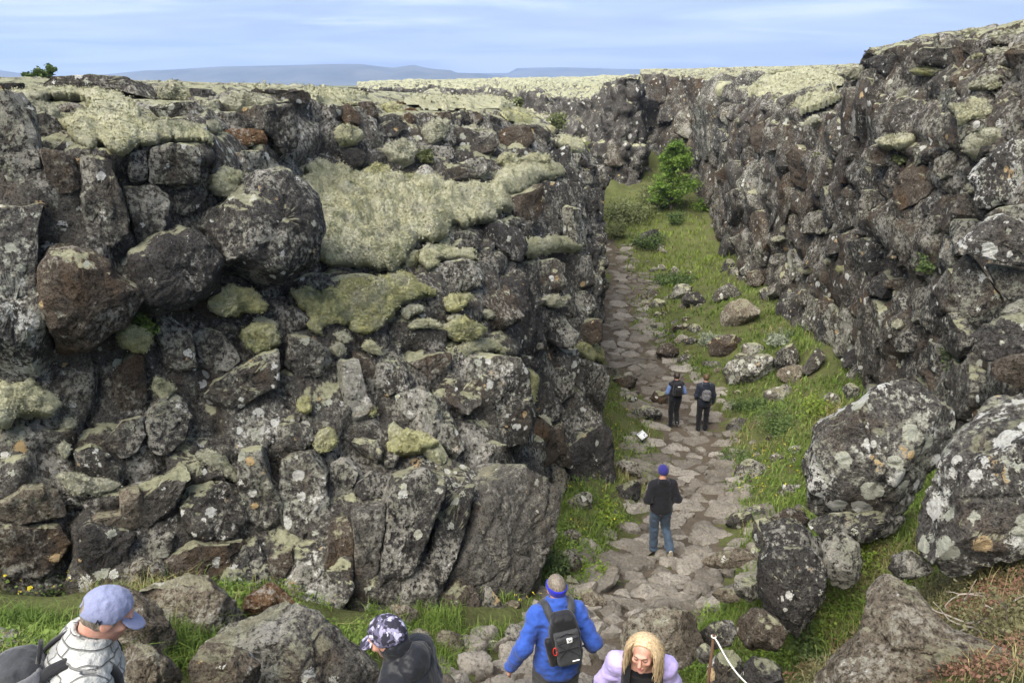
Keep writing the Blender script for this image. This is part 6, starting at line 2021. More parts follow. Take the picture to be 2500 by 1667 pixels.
def hair_mat(name, a, b):
    m = NT(name)
    n = m.noise(1.0, 4, 0.6, m.mapped((90, 90, 25)))
    c = m.ramp(n, [(0.32, a), (0.68, b)])
    m.finish(c, 0.5, m.bump(n, 0.6, 0.01), 0.4)


def camo_mat():
    m = NT('camo')
    n1 = m.noise(27, 2, 0.4)
    n2 = m.noise(29, 2, 0.4, m.mapped((1, 1, 1), (5, 3, 8)))
    c = m.ramp(n1, [(0.0, (0.030, 0.028, 0.045)), (0.445, (0.030, 0.028, 0.045)), (0.455, (0.105, 0.098, 0.155)), (0.56, (0.105, 0.098, 0.155)), (0.57, (0.27, 0.255, 0.36))])
    c = m.mix(m.ramp(n2, [(0.61, 0.0), (0.62, 1.0)]), c, (0.50, 0.48, 0.60))
    c = m.mix(m.ramp(n2, [(0.43, 1.0), (0.44, 0.0)]), c, (0.030, 0.028, 0.040))
    m.finish(c, 0.8, None, 0.2)


def quilt_mat():
    m = NT('puffer_white')
    sp = m.n('ShaderNodeSeparateXYZ'); m.l(m.pos(), sp.inputs[0])
    cb = m.n('ShaderNodeCombineXYZ')
    m.l(m.math('ADD', m.math('MULTIPLY', sp.outputs[0], 0.55), m.math('MULTIPLY', sp.outputs[1], -0.85)), cb.inputs[0])
    m.l(m.math('ADD', sp.outputs[2], m.math('MULTIPLY', m.math('ADD', sp.outputs[0], sp.outputs[1]), 0.28)), cb.inputs[1])
    wv = m.n('ShaderNodeMixRGB', blend_type='ADD'); wv.inputs[0].default_value = 0.022
    nz = m.n('ShaderNodeTexNoise'); nz.inputs['Scale'].default_value = 9
    m.l(m.pos(), nz.inputs['Vector']); m.l(cb.outputs[0], wv.inputs[1]); m.l(nz.outputs['Color'], wv.inputs[2])
    br = m.n('ShaderNodeTexBrick')
    br.inputs['Scale'].default_value = 1.0
    br.inputs['Brick Width'].default_value = 0.095
    br.inputs['Row Height'].default_value = 0.050
    br.inputs['Mortar Size'].default_value = 0.0045
    br.inputs['Mortar Smooth'].default_value = 0.9
    m.l(wv.outputs[0], br.inputs['Vector'])
    c = m.ramp(nz.outputs['Fac'], [(0.3, (0.33, 0.33, 0.31)), (0.7, (0.46, 0.46, 0.44))])
    c = m.mix(br.outputs['Fac'], c, (0.21, 0.21, 0.20))
    h = m.math('SUBTRACT', m.noise(30, 3), m.math('MULTIPLY', br.outputs['Fac'], 1.6))
    m.finish(c, 0.5, m.bump(h, 0.8, 0.02), 0.3)


skin_mat()
camo_mat()
hair_mat('hair_blond', (0.33, 0.235, 0.125), (0.62, 0.49, 0.32))
hair_mat('hair_brown', (0.050, 0.030, 0.018), (0.125, 0.078, 0.045))
hair_mat('hair_greying', (0.085, 0.070, 0.055), (0.24, 0.205, 0.165))
hair_mat('hair_dark', (0.018, 0.013, 0.010), (0.055, 0.040, 0.030))
cloth('fleece_blue', (0.034, 0.088, 0.38), 0.95, 0.3)
cloth('band_blue', (0.018, 0.024, 0.40), 0.95, 0.15)
cloth('beanie_blue', (0.024, 0.022, 0.150), 0.95, 0.15)
cloth('hoodie_black', (0.008, 0.008, 0.011), 0.9, 0.4)
cloth('navy_shell', (0.013, 0.017, 0.029), 0.6, 0.3)
cloth('jeans', (0.040, 0.062, 0.095), 0.9, 0.45, 6)
cloth('trousers_grey', (0.060, 0.060, 0.062), 0.85)
cloth('trousers_black', (0.007, 0.007, 0.009), 0.85)
cloth('sleeve_blue', (0.13, 0.20, 0.40), 0.85)
cloth('vest_black', (0.010, 0.011, 0.018), 0.7)
cloth('pack_black', (0.013, 0.013, 0.015), 0.6, 0.3)
cloth('pack_charcoal', (0.042, 0.044, 0.048), 0.65, 0.3)
cloth('pack_grey', (0.150, 0.150, 0.158), 0.7, 0.25)
cloth('pack_patterned', (0.135, 0.135, 0.145), 0.7, 0.75, 30)
cloth('strap_black', (0.010, 0.010, 0.012), 0.7)
quilt_mat()
cloth('puffer_lining', (0.085, 0.083, 0.075), 0.8)
cloth('cap_lilac', (0.215, 0.235, 0.365), 0.85, 0.12)
cloth('shell_black', (0.014, 0.015, 0.019), 0.45, 0.3)
cloth('lavender', (0.44, 0.37, 0.70), 0.6, 0.12)
cloth('shoe_pale', (0.45, 0.40, 0.30), 0.8)
cloth('shoe_dark', (0.03, 0.03, 0.032), 0.8)
cloth('shoe_grey', (0.16, 0.16, 0.16), 0.8)
simple('white_print', (0.75, 0.75, 0.75), 0.6, 0.05)
simple('black_print', (0.012, 0.012, 0.015), 0.6, 0.05)
simple('carabiner_red', (0.55, 0.035, 0.025), 0.35, 0.05, spec=0.5)
simple('lip', (0.36, 0.115, 0.105), 0.5, 0.1)
simple('brow', (0.10, 0.065, 0.04), 0.8, 0.2)
simple('eye_white', (0.55, 0.52, 0.50), 0.3, 0.05)
simple('eye_dark', (0.03, 0.025, 0.03), 0.2, 0.05)
simple('zip_metal', (0.45, 0.45, 0.46), 0.35, 0.1, spec=0.6)
simple('rust_metal', (0.11, 0.060, 0.036), 0.8, 0.4, 30, 0.3)
simple('rope_white', (0.62, 0.61, 0.57), 0.9, 0.2, 60, 0.3)
simple('sign_white', (0.72, 0.74, 0.76), 0.5, 0.05)


class Figure:
    """a person: joints in a frame that faces +y; 'world' turns and moves it to its place"""
    J0 = dict(hip=(0, 0, .95), hl=(-.095, 0, .93), hr=(.095, 0, .93), kl=(-.11, .02, .50), kr=(.11, .02, .50), al=(-.11, -.03, .09), ar=(.11, -.03, .09), tl=(-.13, .15, .035), tr=(.13, .15, .035),
              belly=(0, .005, 1.08), chest=(0, -.005, 1.30), neck=(0, -.02, 1.50), sl=(-.172, -.015, 1.415), sr=(.172, -.015, 1.415), el=(-.25, -.04, 1.15), er=(.25, -.04, 1.15), wl=(-.26, .06, .91), wr=(.26, .06, .91), head=(0, .02, 1.645))

    def __init__(self, foot, heading, scale=1.0, bend=0.0, head_pitch=0.0, head_yaw=0.0, head_roll=0.0, slim=1.0, h=0.010, hh=0.006, **joints):
        self.J = {k: np.array(v, float) for k, v in self.J0.items()}
        for k, v in joints.items():
            self.J[k] = np.array(v, float)
        # bend the upper body forward about the hips
        Rb = rot('x', -bend)
        self.Rb = Rb
        for k in ('belly', 'chest', 'neck', 'sl', 'sr', 'el', 'er', 'wl', 'wr', 'head'):
            f = 0.5 if k == 'belly' else 1.0
            Rk = rot('x', -bend * f)
            self.J[k] = self.J['hip'] + Rk @ (self.J[k] - self.J['hip'])
        self.HR = rot('z', head_yaw) @ rot('x', -head_pitch) @ rot('y', head_roll)
        self.scale, self.slim, self.h, self.hh = scale, slim, h, hh
        self.foot = np.asarray(foot, float)
        self.R = rot('z', heading)
        self.root = None

    def world(self, V):
        return self.foot + (np.asarray(V) * self.scale) @ self.R.T

    def hp(self, q):
        """head frame to figure frame"""
        return self.J['head'] + np.asarray(q, float) @ self.HR.T

    def th(self, p):
        return (p - self.J['head']) @ self.HR

    # ---- fields
    def f_head(self, p):
        q = self.th(p)
        d = ell(q, (0, -.012, .022), (.074, .094, .092))
        d = smin(d, ell(q, (0, .026, -.045), (.056, .064, .072)), .035)
        d = smin(d, ell(q, (0, .072, -.092), (.024, .022, .022)), .02)
        d = smin(d, cone(q, (0, .092, .012), (0, .112, -.026), .009, .0135), .012)
        d = smin(d, ell(q, (0, .083, .030), (.045, .016, .010)), .014)
        for s in (-1, 1):
            d = smin(d, ell(q, (s * .042, .066, -.018), (.022, .022, .018)), .02)
            d = smax(d, -ell(q, (s * .031, .100, .010), (.019, .016, .012)), .008)
            d = smin(d, ell(q, (s * .031, .076, .010), (.0165, .0135, .0125)), .003)
            d = smin(d, ell(q, (s * .076, -.006, -.006), (.010, .025, .033)), .008)
        d = smin(d, ell(q, (0, .092, -.056), (.022, .010, .006)), .006)
        d = smin(d, ell(q, (0, .090, -.068), (.019, .010, .007)), .006)
        d = smax(d, -ell(q, (0, .104, -.062), (.020, .008, .0018)), .003)
        nb = self.J['neck']
        d = smin(d, cone(p, self.hp((0, -.03, -.05)), nb - np.array([0, 0, .04]), .056 * self.slim, .064 * self.slim), .025)
        return d

    def hand(self, wrist, elbow, side, curl=0.5, palm_dir=None):
        """palm, four fingers and a thumb as capsules"""
        w, e = np.asarray(wrist), np.asarray(elbow)
        a = norm(w - e)
        inw = np.array([-side, 0.15, 0.0]) if palm_dir is None else np.asarray(palm_dir, float)
        n = norm(inw - a * (inw @ a))                 # palm normal
        b = np.cross(a, n) * 1.0                     # across the palm
        if b[1] < 0:
            b = -b
        segs = [(w, w + a * .085 + b * .0, .024, .026, .010)]
        caps = []
        for k, (off, L) in enumerate(zip((.028, .010, -.009, -.027), (.066, .075, .070, .054))):
            k0 = w + a * .088 + b * off
            d1 = norm(a * math.cos(curl * .8) + n * math.sin(curl * .8))
            k1 = k0 + d1 * L * .48
            d2 = norm(a * math.cos(curl * 1.9) + n * math.sin(curl * 1.9))
            k2 = k1 + d2 * L * .52
            caps += [(k0 - a * .02, k0, .0095, .0095), (k0, k1, .0092, .0085), (k1, k2, .0084, .0070)]
        t0 = w + a * .028 + b * .026
        t1 = t0 + norm(a * .75 + b * .55 + n * .35) * .042
        t2 = t1 + norm(a * .9 + b * .15 + n * .45) * .034
        caps += [(t0, t1, .0125, .0105), (t1, t2, .0100, .0080)]
        fr = np.stack([b, a, n], 1)

        def f(p):
            q = (p - (w + a * .046)) @ fr
            d = box(q, (0, 0, 0), (.041, .052, .0155), .014)
            for c0, c1, r0, r1 in caps:
                d = smin(d, cone(p, c0, c1, r0, r1), .006)
            return smin(d, cone(p, w - a * .06, w + a * .012, .027, .025), .012)
        ctr = w + a * .07
        return f, ctr - .16, ctr + .16

    def f_torso(self, p, g=0.0):
        J, s = self.J, self.slim
        q = (p - J['chest']) @ self.Rb
        d = ell(q, (0, 0, -.02), (.168 * s + g, .112 * s + g, .235 + g))
        d = smin(d, ell((p - J['belly']) @ rot('x', math.asin(max(-1, min(1, -self.Rb[1, 2]))) * .5), (0, 0, -.02), (.152 * s + g, .110 * s + g, .20)), .08)
        d = smin(d, cone(p, J['sl'], J['sr'], .054 * s + g, .054 * s + g), .06)
        d = smin(d, cone(p, J['neck'] - self.Rb @ np.array([0, 0, .10]), J['neck'], .100 * s + g, .055 * s + g), .07)
        return d

    def f_arm(self, p, c, r=(.058, .046, .034), g=0.0):
        J, s = self.J, self.slim
        d = cone(p, J['s' + c], J['e' + c], r[0] * s + g, r[1] * s + g)
        return smin(d, cone(p, J['e' + c], J['w' + c], r[1] * s + g, r[2] * s + g), .03)

    def f_legs(self, p, r=(.092, .062, .047), g=0.0, sides='lr'):
        J, s = self.J, self.slim
        d = ell(p, J['hip'] + np.array([0, -.01, -.03]), (.160 * s + g, .115 * s + g, .13))
        for c in sides:
            e = smin(cone(p, J['h' + c], J['k' + c], r[0] * s + g, r[1] * s + g), cone(p, J['k' + c], J['a' + c], r[1] * s + g, r[2] * s + g), .03)
            d = smin(d, e, .035)
        return d

    # ---- meshes
    def bounds(self, keys, pad):
        P = np.array([self.J[k] for k in keys])
        return P.min(0) - pad, P.max(0) + pad

    def body(self, name, label, group=None, hands=('l', 'r'), curl=(0.5, 0.5), palm=(None, None)):
        parts = []

        def f(p):
            d = smin(self.f_torso(p), self.f_legs(p), .05)
            for c in 'lr':
                d = smin(d, self.f_arm(p, c), .03)
                d = smin(d, cone(p, self.J['a' + c], self.J['t' + c], .040, .032), .03)
            return smin(d, cone(p, self.J['neck'] - np.array([0, 0, .03]), self.hp((0, -.03, -.05)), .058, .054), .03)
        lo, hi = self.bounds(list(self.J), .17)
        V, F = surface_net(f, lo, hi, max(self.h * 2.2, .024))
        parts.append((self.world(V), [F]))
        lo, hi = self.J['head'] - .19, self.J['head'] + .17
        V, F = surface_net(self.f_head, lo, hi, self.hh)
        parts.append((self.world(V), [F]))
        for c, cu, pd in zip('lr', curl, palm):
            if c not in hands:
                continue
            fh, lo, hi = self.hand(self.J['w' + c], self.J['e' + c], -1 if c == 'l' else 1, cu, pd)
            V, F = surface_net(fh, lo, hi, max(self.hh, .005))
            parts.append((self.world(V), [F]))
        V, F = join(parts)
        self.root = mesh_obj(name, V, F, 'skin', origin=self.foot)
        tag(self.root, label, 'person', group)
        return self.root

    def part(self, name, f, lo, hi, mat, h=None, parent=None, label=None):
        V, F = surface_net(f, lo, hi, h or self.h)
        o = mesh_obj(name, self.world(V), F, mat, parent or self.root, origin=None)
        if parent is None and self.root is not None:
            o.location = -np.array(self.root.location)
        if label:
            o['label'] = label
        return o

    def wrinkle(self, p, d, amp=.006, fr=14.0, seed=1, st=(1, 1, 1.6)):
        near = np.abs(d) < .05
        if near.any():
            q = self.world(p[near]) * fr * np.array(st)
            d[near] = d[near] + amp * fbm(q + seed * 7.7, 3, seed)
        return d

    def jacket(self, mat, hem=.86, g=.020, arms='lr', arm_r=(.068, .058, .046), amp=.007, quilt=0, name='jacket', collar=.05, seed=1, sleeve=1.0, arm_mat=None):
        J = self.J

        def f(p):
            d = self.f_torso(p, g)
            dh = ell(p, J['hip'] + np.array([0, -.005, .0]), (.172 * self.slim + g, .128 * self.slim + g, .20))
            d = smin(d, dh, .07)
            for c in arms:
                ww = J['w' + c]; ee = J['e' + c]
                e2 = cone(p, ee, ee + (ww - ee) * sleeve, arm_r[1], arm_r[2])
                d = smin(d, smin(cone(p, J['s' + c], ee, arm_r[0], arm_r[1]), e2, .03), .045)
            if collar:
                n0 = J['neck']
                n1 = n0 + self.Rb @ np.array([0, .012, collar])
                d = smin(d, cone(p, n0 - self.Rb @ np.array([0, 0, .03]), n1, .076 * self.slim + g * .3, .070 * self.slim + g * .3), .03)
            if quilt:
                q = (p - J['chest']) @ self.Rb
                ang = np.arctan2(q[:, 0], -q[:, 1])
                rr_ = np.linalg.norm(p - J['neck'], axis=1)
                wv = np.minimum(np.abs(np.sin(math.pi * rr_ / .058)), .35 + np.abs(np.sin(ang * 5 + 2.2 * np.floor(rr_ / .058))))
                d = d - quilt * np.clip(wv, 0, 1) ** .75 + quilt * .6
            d = self.wrinkle(p, d, amp, 12, seed)
            # open at the hem, at the neck
            q = (p - J['hip']) @ self.Rb
            d = smax(d, (hem - J['hip'][2]) - q[:, 2] - 0 * q[:, 0], .012)
            if collar:
                cq = (p - J['neck']) @ self.Rb
                d = smax(d, cq[:, 2] - collar * .95 - cq[:, 1] * -.25, .008)
                d = smax(d, -cone(p, J['neck'] + self.Rb @ np.array([0, .012, .01]), J['neck'] + self.Rb @ np.array([0, .012, .2]), .056 * self.slim, .062 * self.slim), .006)
            return d
        keys = ['hip', 'chest', 'neck', 'sl', 'sr', 'belly'] + [k + c for c in arms for k in 'ew']
        lo, hi = self.bounds(keys, .20)
        lo[2] = max(lo[2], min(hem, *[J['w' + c][2] for c in arms] or [hem]) - .12) if arms else hem - .05
        return self.part(name, f, lo, hi, mat)

    def trousers(self, mat, g=.014, r=(.098, .074, .064), top=1.0, name='trousers', seed=3, amp=.009, h=None):
        J = self.J

        def f(p):
            d = self.f_legs(p, r, g * .4)
            d = self.wrinkle(p, d, amp, 11, seed, (1, 1, 2.0))
            d = smax(d, p[:, 2] - top, .01)
            ok = np.full(len(p), -9.0)
            for c in 'lr':
                a, k = J['a' + c], J['k' + c]
                ax = norm(a - k)
                near = np.linalg.norm(p - a, axis=1) < .13
                ok = np.where(near, np.maximum(ok, (p - a) @ ax - .035), ok)
            return smax(d, ok, .008)
        lo, hi = self.bounds(['hip', 'hl', 'hr', 'kl', 'kr', 'al', 'ar'], .17)
        return self.part(name, f, lo, hi, mat, h)

    def shoe(self, c, mat, sole=None, h=None):
        a, t, k = self.J['a' + c], self.J['t' + c], self.J['k' + c]
        fw = norm(t - a); upv = norm(k - a); upv = norm(upv - fw * (upv @ fw) * .9); sd = np.cross(fw, upv)
        fr = np.stack([sd, fw, upv], 1)
        c0 = a + fw * .06

        def f(p):
            q = (p - c0) @ fr
            d = ell(q, (0, .0, .005), (.046, .135, .05))
            d = smin(d, ell(q, (0, -.07, .04), (.042, .055, .06)), .03)
            return smax(d, -.045 - q[:, 2], .01)
        o = self.part('shoe', f, c0 - .19, c0 + .19, mat, h or max(self.h, .012))
        if sole:
            def g(p):
                q = (p - c0) @ fr
                return smax(ell(q, (0, 0, -.04), (.05, .14, .06)), np.abs(q[:, 2] + .048) - .010, .004)
            s = self.part('sole', g, c0 - .2, c0 + .2, sole, max(self.h, .008), parent=o)
            s.location = (0, 0, 0)
        return o

    def hair_cap(self, mat, thick=.012, front=.045, low=-.045, rough=.006, name='hair', extra=None, top=9.0):
        def f(p):
            q = self.th(p)
            d = ell(q, (0, -.014, .024), (.076 + thick, .095 + thick, .094 + thick))
            d = self.wrinkle(p, d, rough, 45, 5, (1, 1, .5))
            line = q[:, 2] - low - np.clip(q[:, 1] + .02, 0, 1) * 1.15
            d = smax(d, -line, .008)
            d = smax(d, q[:, 2] - top, .004)
            d = smax(d, q[:, 1] - front - .35 * np.clip(q[:, 2] - .06, 0, 1), .008)
            if extra is not None:
                d = extra(q, d)
            return d
        return self.part(name, f, self.J['head'] - .22, self.J['head'] + .2, mat, self.hh)

    def strap(self, pts_, w, t, mat, parent, name='strap', n=26):
        """flat band along points (figure frame)"""
        P = np.array(pts_, float)
        s = np.linspace(0, len(P) - 1, n)
        i = np.clip(np.floor(s).astype(int), 0, len(P) - 2); fr = (s - i)[:, None]
        Pm = P[np.clip(i - 1, 0, len(P) - 1)]; P0 = P[i]; P1 = P[i + 1]; P2 = P[np.clip(i + 2, 0, len(P) - 1)]
        C = 0.5 * (2 * P0 + (P1 - Pm) * fr + (2 * Pm - 5 * P0 + 4 * P1 - P2) * fr ** 2 + (3 * P0 - Pm - 3 * P1 + P2) * fr ** 3)
        T = norm(np.gradient(C, axis=0))
        ctr = self.J['chest'] - self.Rb @ np.array([0, 0, .05])
        O = norm(C - ctr - T * np.sum((C - ctr) * T, 1)[:, None])
        S = np.cross(T, O)
        V = np.stack([C - S * w / 2 - O * t, C + S * w / 2 - O * t, C + S * w / 2 + O * t, C - S * w / 2 + O * t], 1)
        F = []
        for k in range(4):
            a = np.arange(n - 1) * 4 + k; b = np.arange(n - 1) * 4 + (k + 1) % 4
            F.append(np.stack([a, b, b + 4, a + 4], -1))
        F.append(np.array([[3, 2, 1, 0]])); F.append(np.array([[0, 1, 2, 3]]) + (n - 1) * 4)
        o = mesh_obj(name, self.world(V.reshape(-1, 3)), F, mat, parent)
        o.location = -np.array(parent.location)
        return o

    def bag(self, label, f_bag, mat, c, ext, group='backpacks', h=None):
        """backpack as a thing of its own on the figure's back"""
        org = self.world(np.asarray(c)[None])[0]
        root = empty('backpack', org)
        tag(root, label, 'backpack', group)
        V, F = surface_net(f_bag, np.asarray(c) - ext, np.asarray(c) + ext, h or self.h)
        o = mesh_obj('bag', self.world(V), F, mat, root)
        o.location = -org
        return root

    def back(self, x, y, z):
        """point on the back: x to the right, y behind the chest axis, z along the spine from the hips"""
        return self.J['hip'] + self.Rb @ np.array([x, y, z])


def add_to(root, V, F, mat, name, sharp=0, parent=None):
    o = mesh_obj(name, V, F, mat, parent or root, sharp=sharp)
    if parent is None:
        o.location = -np.array(root.location)
    else:
        o.location = (0, 0, 0)
    return o


def ground_at(x, y):
    return np.array([x, y, float(ground_z(x, y))])


def stand_on(px, py_top, y, height):
    p = at(px, py_top, y)
    return np.array([p[0], p[1], p[2] - height])


def std_pack(fig, label, mat, pocket_mat, size=(.135, .085, .22), z=.36, off=-.20, strap_w=.055, straps=True, strap_mat='strap_black', roll=0.0):
    """rucksack with front pocket and two shoulder straps"""
    c = fig.back(0, off, z)
    Rr = fig.Rb @ rot('y', roll)

    def f(p):
        q = (p - c) @ Rr
        w = 1 - .25 * np.clip(q[:, 2] / size[2], -1, 1) ** 2 * (q[:, 2] > 0)
        d = box(q / np.stack([w, w, np.ones_like(w)], 1), (0, 0, 0), size, .07)
        return fig.wrinkle(p, d, .006, 14, 4)
    root = fig.bag(label, f, mat, c, max(size) + .08)

    def fp(p):
        q = (p - c) @ Rr
        return fig.wrinkle(p, box(q, (0, -size[1] - .005, -.06), (size[0] * .78, .045, size[2] * .58), .04), .004, 18, 6)
    V, F = surface_net(fp, c - .3, c + .3, fig.h)
    add_to(root, fig.world(V), [F], pocket_mat, 'pocket')
    if straps:
        for s in (-1, 1):
            b = fig.back
            fig.strap([b(s * .085, off + .06, z + size[2] * .7), b(s * .10, -.10, .53), b(s * .105, -.02, .575), b(s * .115, .10, .50), b(s * .13, .155, .38), b(s * .17, .10, .22), b(s * .14, off + .04, .16)], strap_w, .006, strap_mat, root)
    return root, c, Rr

# ------------------------------------------------------------------ the people
def head_at(fig, px, py, y):
    """move the figure so that its head centre stands on the ray through (px, py) at distance y"""
    off = fig.world(fig.J['head'][None])[0] - fig.foot
    fig.foot = at(px, py, y) - off
    return fig


GP = 'walkers on the path'

# ---- walker in jeans, mid-stride, hands in the front pocket of a hoodie
ft = gcast(1605, 1352)
ft = np.array([ft[0], ft[1], ft[2] + .05])
f = Figure(ft, math.radians(4), .97, bend=.06, head_pitch=.12, h=.016, hh=.009,
           hl=(-.095, 0, .93), kl=(-.10, .03, .50), al=(-.09, -.02, .09), tl=(-.11, .16, .035), kr=(.12, .06, .52), ar=(.135, -.30, .22), tr=(.15, -.26, .05),
           el=(-.275, -.07, 1.14), er=(.275, -.07, 1.14), wl=(-.14, .12, 1.00), wr=(.14, .12, 1.00))
f.body('person', 'person in blue beanie, black hoodie and jeans walking away with one heel lifted', GP, hands=('l', 'r'), curl=(1.2, 1.2))
f.jacket('hoodie_black', .88, .030, arm_r=(.082, .072, .052), amp=.010, seed=2, name='hoodie', collar=.03)
f.trousers('jeans', r=(.105, .080, .070), seed=4, amp=.012)
f.shoe('l', 'shoe_grey'); f.shoe('r', 'shoe_pale', 'shoe_pale')
f.hair_cap('beanie_blue', .018, .20, -.030, .002, 'beanie')
def hood(p, fig=f):
    q = (p - fig.J['neck']) @ fig.Rb
    d = ell(q, (0, -.075, -.02), (.115, .065, .085))
    return fig.wrinkle(p, smax(d, -ell(q, (0, -.02, .07), (.075, .07, .09)), .02), .008, 16, 3)
f.part('hood', hood, f.J['neck'] - .25, f.J['neck'] + .2, 'hoodie_black', .013)

# ---- walker with blue sleeves and black pack
ft = gcast(1643, 1043)
f = Figure(ft + np.array([0, 0, .03]), math.radians(3), .93, bend=.04, h=.018, hh=.011, head_pitch=.1,
           kl=(-.10, .02, .50), al=(-.09, -.02, .09), kr=(.09, .10, .52), ar=(.08, -.10, .17), tr=(.09, .02, .08), el=(-.27, -.04, 1.15), er=(.27, -.04, 1.15), wl=(-.20, .16, 1.02), wr=(.20, .16, 1.02))
f.body('person', 'person with blue sleeves, black vest and black trousers walking beside a man in navy', GP)
f.jacket('vest_black', .90, .024, arms='', amp=.006, seed=6, name='vest')
for c_ in 'lr':
    fs = lambda p, c=c_, fig=f: fig.wrinkle(p, smin(cone(p, fig.J['s' + c], fig.J['e' + c], .066, .058), cone(p, fig.J['e' + c], fig.J['w' + c], .058, .044), .03), .006, 14, 5)
    lo, hi = f.bounds(['s' + c_, 'e' + c_, 'w' + c_], .10)
    f.part('sleeve', fs, lo, hi, 'sleeve_blue')
f.trousers('trousers_black', seed=7)
f.shoe('l', 'shoe_grey'); f.shoe('r', 'shoe_grey')
f.hair_cap('hair_dark', .016, .06, -.085, .006)
pk, c, Rr = std_pack(f, 'black backpack with a small white print on the walker with blue sleeves', 'pack_black', 'pack_black', (.145, .085, .225), .37)
V, F = surface_net(lambda p: box((p - c) @ Rr, (0, -.125, .115), (.045, .012, .012), .004), c - .2, c + .2, .008)
add_to(pk, f.world(V), [F], 'white_print', 'print')

# ---- walker in navy jacket with grey pack
ft = gcast(1712, 1055)
f = Figure(ft + np.array([0, 0, .03]), math.radians(-2), .97, bend=.03, h=.018, hh=.011, kl=(-.10, .03, .50), kr=(.11, .06, .51), ar=(.11, .04, .09), tr=(.12, .20, .04), er=(.25, -.03, 1.14), wr=(.26, .06, .89), el=(-.25, -.05, 1.15), wl=(-.20, .13, .98))
f.body('person', 'person in navy hooded jacket and black trousers with short brown hair walking away', GP)
f.jacket('navy_shell', .80, .028, arm_r=(.074, .066, .052), amp=.007, seed=8)
f.trousers('trousers_black', seed=9)
f.shoe('l', 'shoe_dark'); f.shoe('r', 'shoe_dark')
f.hair_cap('hair_brown', .009, .05, -.06, .004)
f.part('hood', lambda p, fig=f: hood(p, fig), f.J['neck'] - .25, f.J['neck'] + .2, 'navy_shell', .013)
std_pack(f, 'small grey drawstring backpack on the walker in the navy jacket', 'pack_patterned', 'pack_patterned', (.125, .07, .155), .26, -.185, .022, True, 'pack_grey', .12)

# ---- man in blue fleece, seen from behind, stepping down
top = at(1350, 1394, 5.0)
f = Figure(np.array([top[0] - .02, top[1], top[2] - 1.72]), math.radians(10), 1.0, bend=.16, head_pitch=.10, head_yaw=.25, h=.010, hh=.006, slim=1.06,
           el=(-.32, -.08, 1.17), wl=(-.41, .03, .93), er=(.30, -.10, 1.15), wr=(.34, .10, .98), kl=(-.12, .06, .50), kr=(.12, .12, .52), al=(-.12, .0, .08), ar=(.12, .10, .12))
head_at(f, 1357, 1432, 5.3)
f.body('person', 'man in bright blue fleece and blue headband descending the steps, seen from behind', GP, curl=(.5, .6))
f.jacket('fleece_blue', .80, .030, arm_r=(.084, .074, .056), amp=.011, seed=10, collar=.085, name='fleece')
f.trousers('trousers_grey', r=(.112, .086, .074), seed=11)
f.shoe('l', 'shoe_dark'); f.shoe('r', 'shoe_dark')
f.hair_cap('hair_greying', .004, .065, -.02, .003)
band = f.hair_cap('band_blue', .014, .30, -.2, .002, 'headband', extra=lambda q, d: smax(d, np.abs(q[:, 2] - q[:, 1] * .15 + .006) - .042, .008))
bz = f.back
c = bz(.02, -.205, .36)
Rr = f.Rb @ rot('y', -.10)
def fbag(p):
    q = (p - c) @ Rr
    w = 1 - .38 * np.clip(q[:, 2] / .25, 0, 1) ** 1.5
    d = box(q / np.stack([w, np.ones_like(w), np.ones_like(w)], 1), (0, 0, -.01), (.135, .075, .235), .06)
    return f.wrinkle(p, d, .006, 16, 12)
pk = f.bag('slim black backpack with white square badge on the man in blue fleece', fbag, 'pack_black', c, .32)
V, F = surface_net(lambda p: f.wrinkle(p, box((p - c) @ Rr, (.0, -.075, -.07), (.105, .042, .145), .04), .004, 18, 13), c - .3, c + .3, .010)
pocket = add_to(pk, f.world(V), [F], 'pack_charcoal', 'pocket')
V, F = surface_net(lambda p: box((p - c) @ Rr, (.0, -.072, .055), (.105, .032, .045), .025), c - .3, c + .3, .010)
add_to(pk, f.world(V), [F], 'pack_charcoal', 'lid_pocket')
V, F = surface_net(lambda p: box((p - c) @ Rr, (.015, -.121, .035), (.026, .005, .024), .004), c - .2, c + .2, .006)
badge = add_to(pk, f.world(V), [F], 'white_print', 'badge')
V, F = surface_net(lambda p: np.minimum(cone((p - c) @ Rr, (.005, -.127, .042), (.015, -.127, .026), .004, .003), cone((p - c) @ Rr, (.026, -.127, .042), (.015, -.127, .026), .004, .003)), c - .2, c + .2, .004)
add_to(pk, f.world(V), [F], 'black_print', 'mark', parent=None)
V, F = surface_net(lambda p: box((p - c) @ Rr, (.05, -.119, -.165), (.032, .006, .006), .003), c - .3, c + .3, .006)
add_to(pk, f.world(V), [F], 'white_print', 'lettering')
loc = lambda q: f.world(c + np.asarray(q, float) @ Rr.T)
for a_, b_ in (((-.09, -.118, .01), (.095, -.118, .05)), ((-.09, -.122, -.05), (.095, -.122, -.04)), ((-.09, -.118, -.12), (.095, -.118, .05)), ((-.09, -.118, .01), (.095, -.118, -.13))):
    V, F = tube(loc(np.linspace(a_, b_, 5)), np.full(5, .0035), 5)
    add_to(pk, V, F, 'strap_black', 'cord')
an = np.linspace(0, 2 * math.pi, 17)
ring = np.stack([-.115 + .016 * np.cos(an), np.full(17, -.10), -.055 + .036 * np.sin(an)], -1)
V, F = tube(loc(ring), np.full(17, .0045), 6)
add_to(pk, V, F, 'carabiner_red', 'carabiner')
V, F = tube(loc([(-.135, -.05, -.20), (-.15, -.05, -.02), (-.155, -.05, .02), (-.155, -.05, .045)]), np.array([.036, .037, .034, .024]), 12)
add_to(pk, V, F, 'pack_black', 'bottle')
V, F = tube(loc([(-.06, -.108, .075), (0, -.114, .098), (.06, -.108, .075)]), np.full(3, .004), 5)
add_to(pk, V, F, 'strap_black', 'zip')
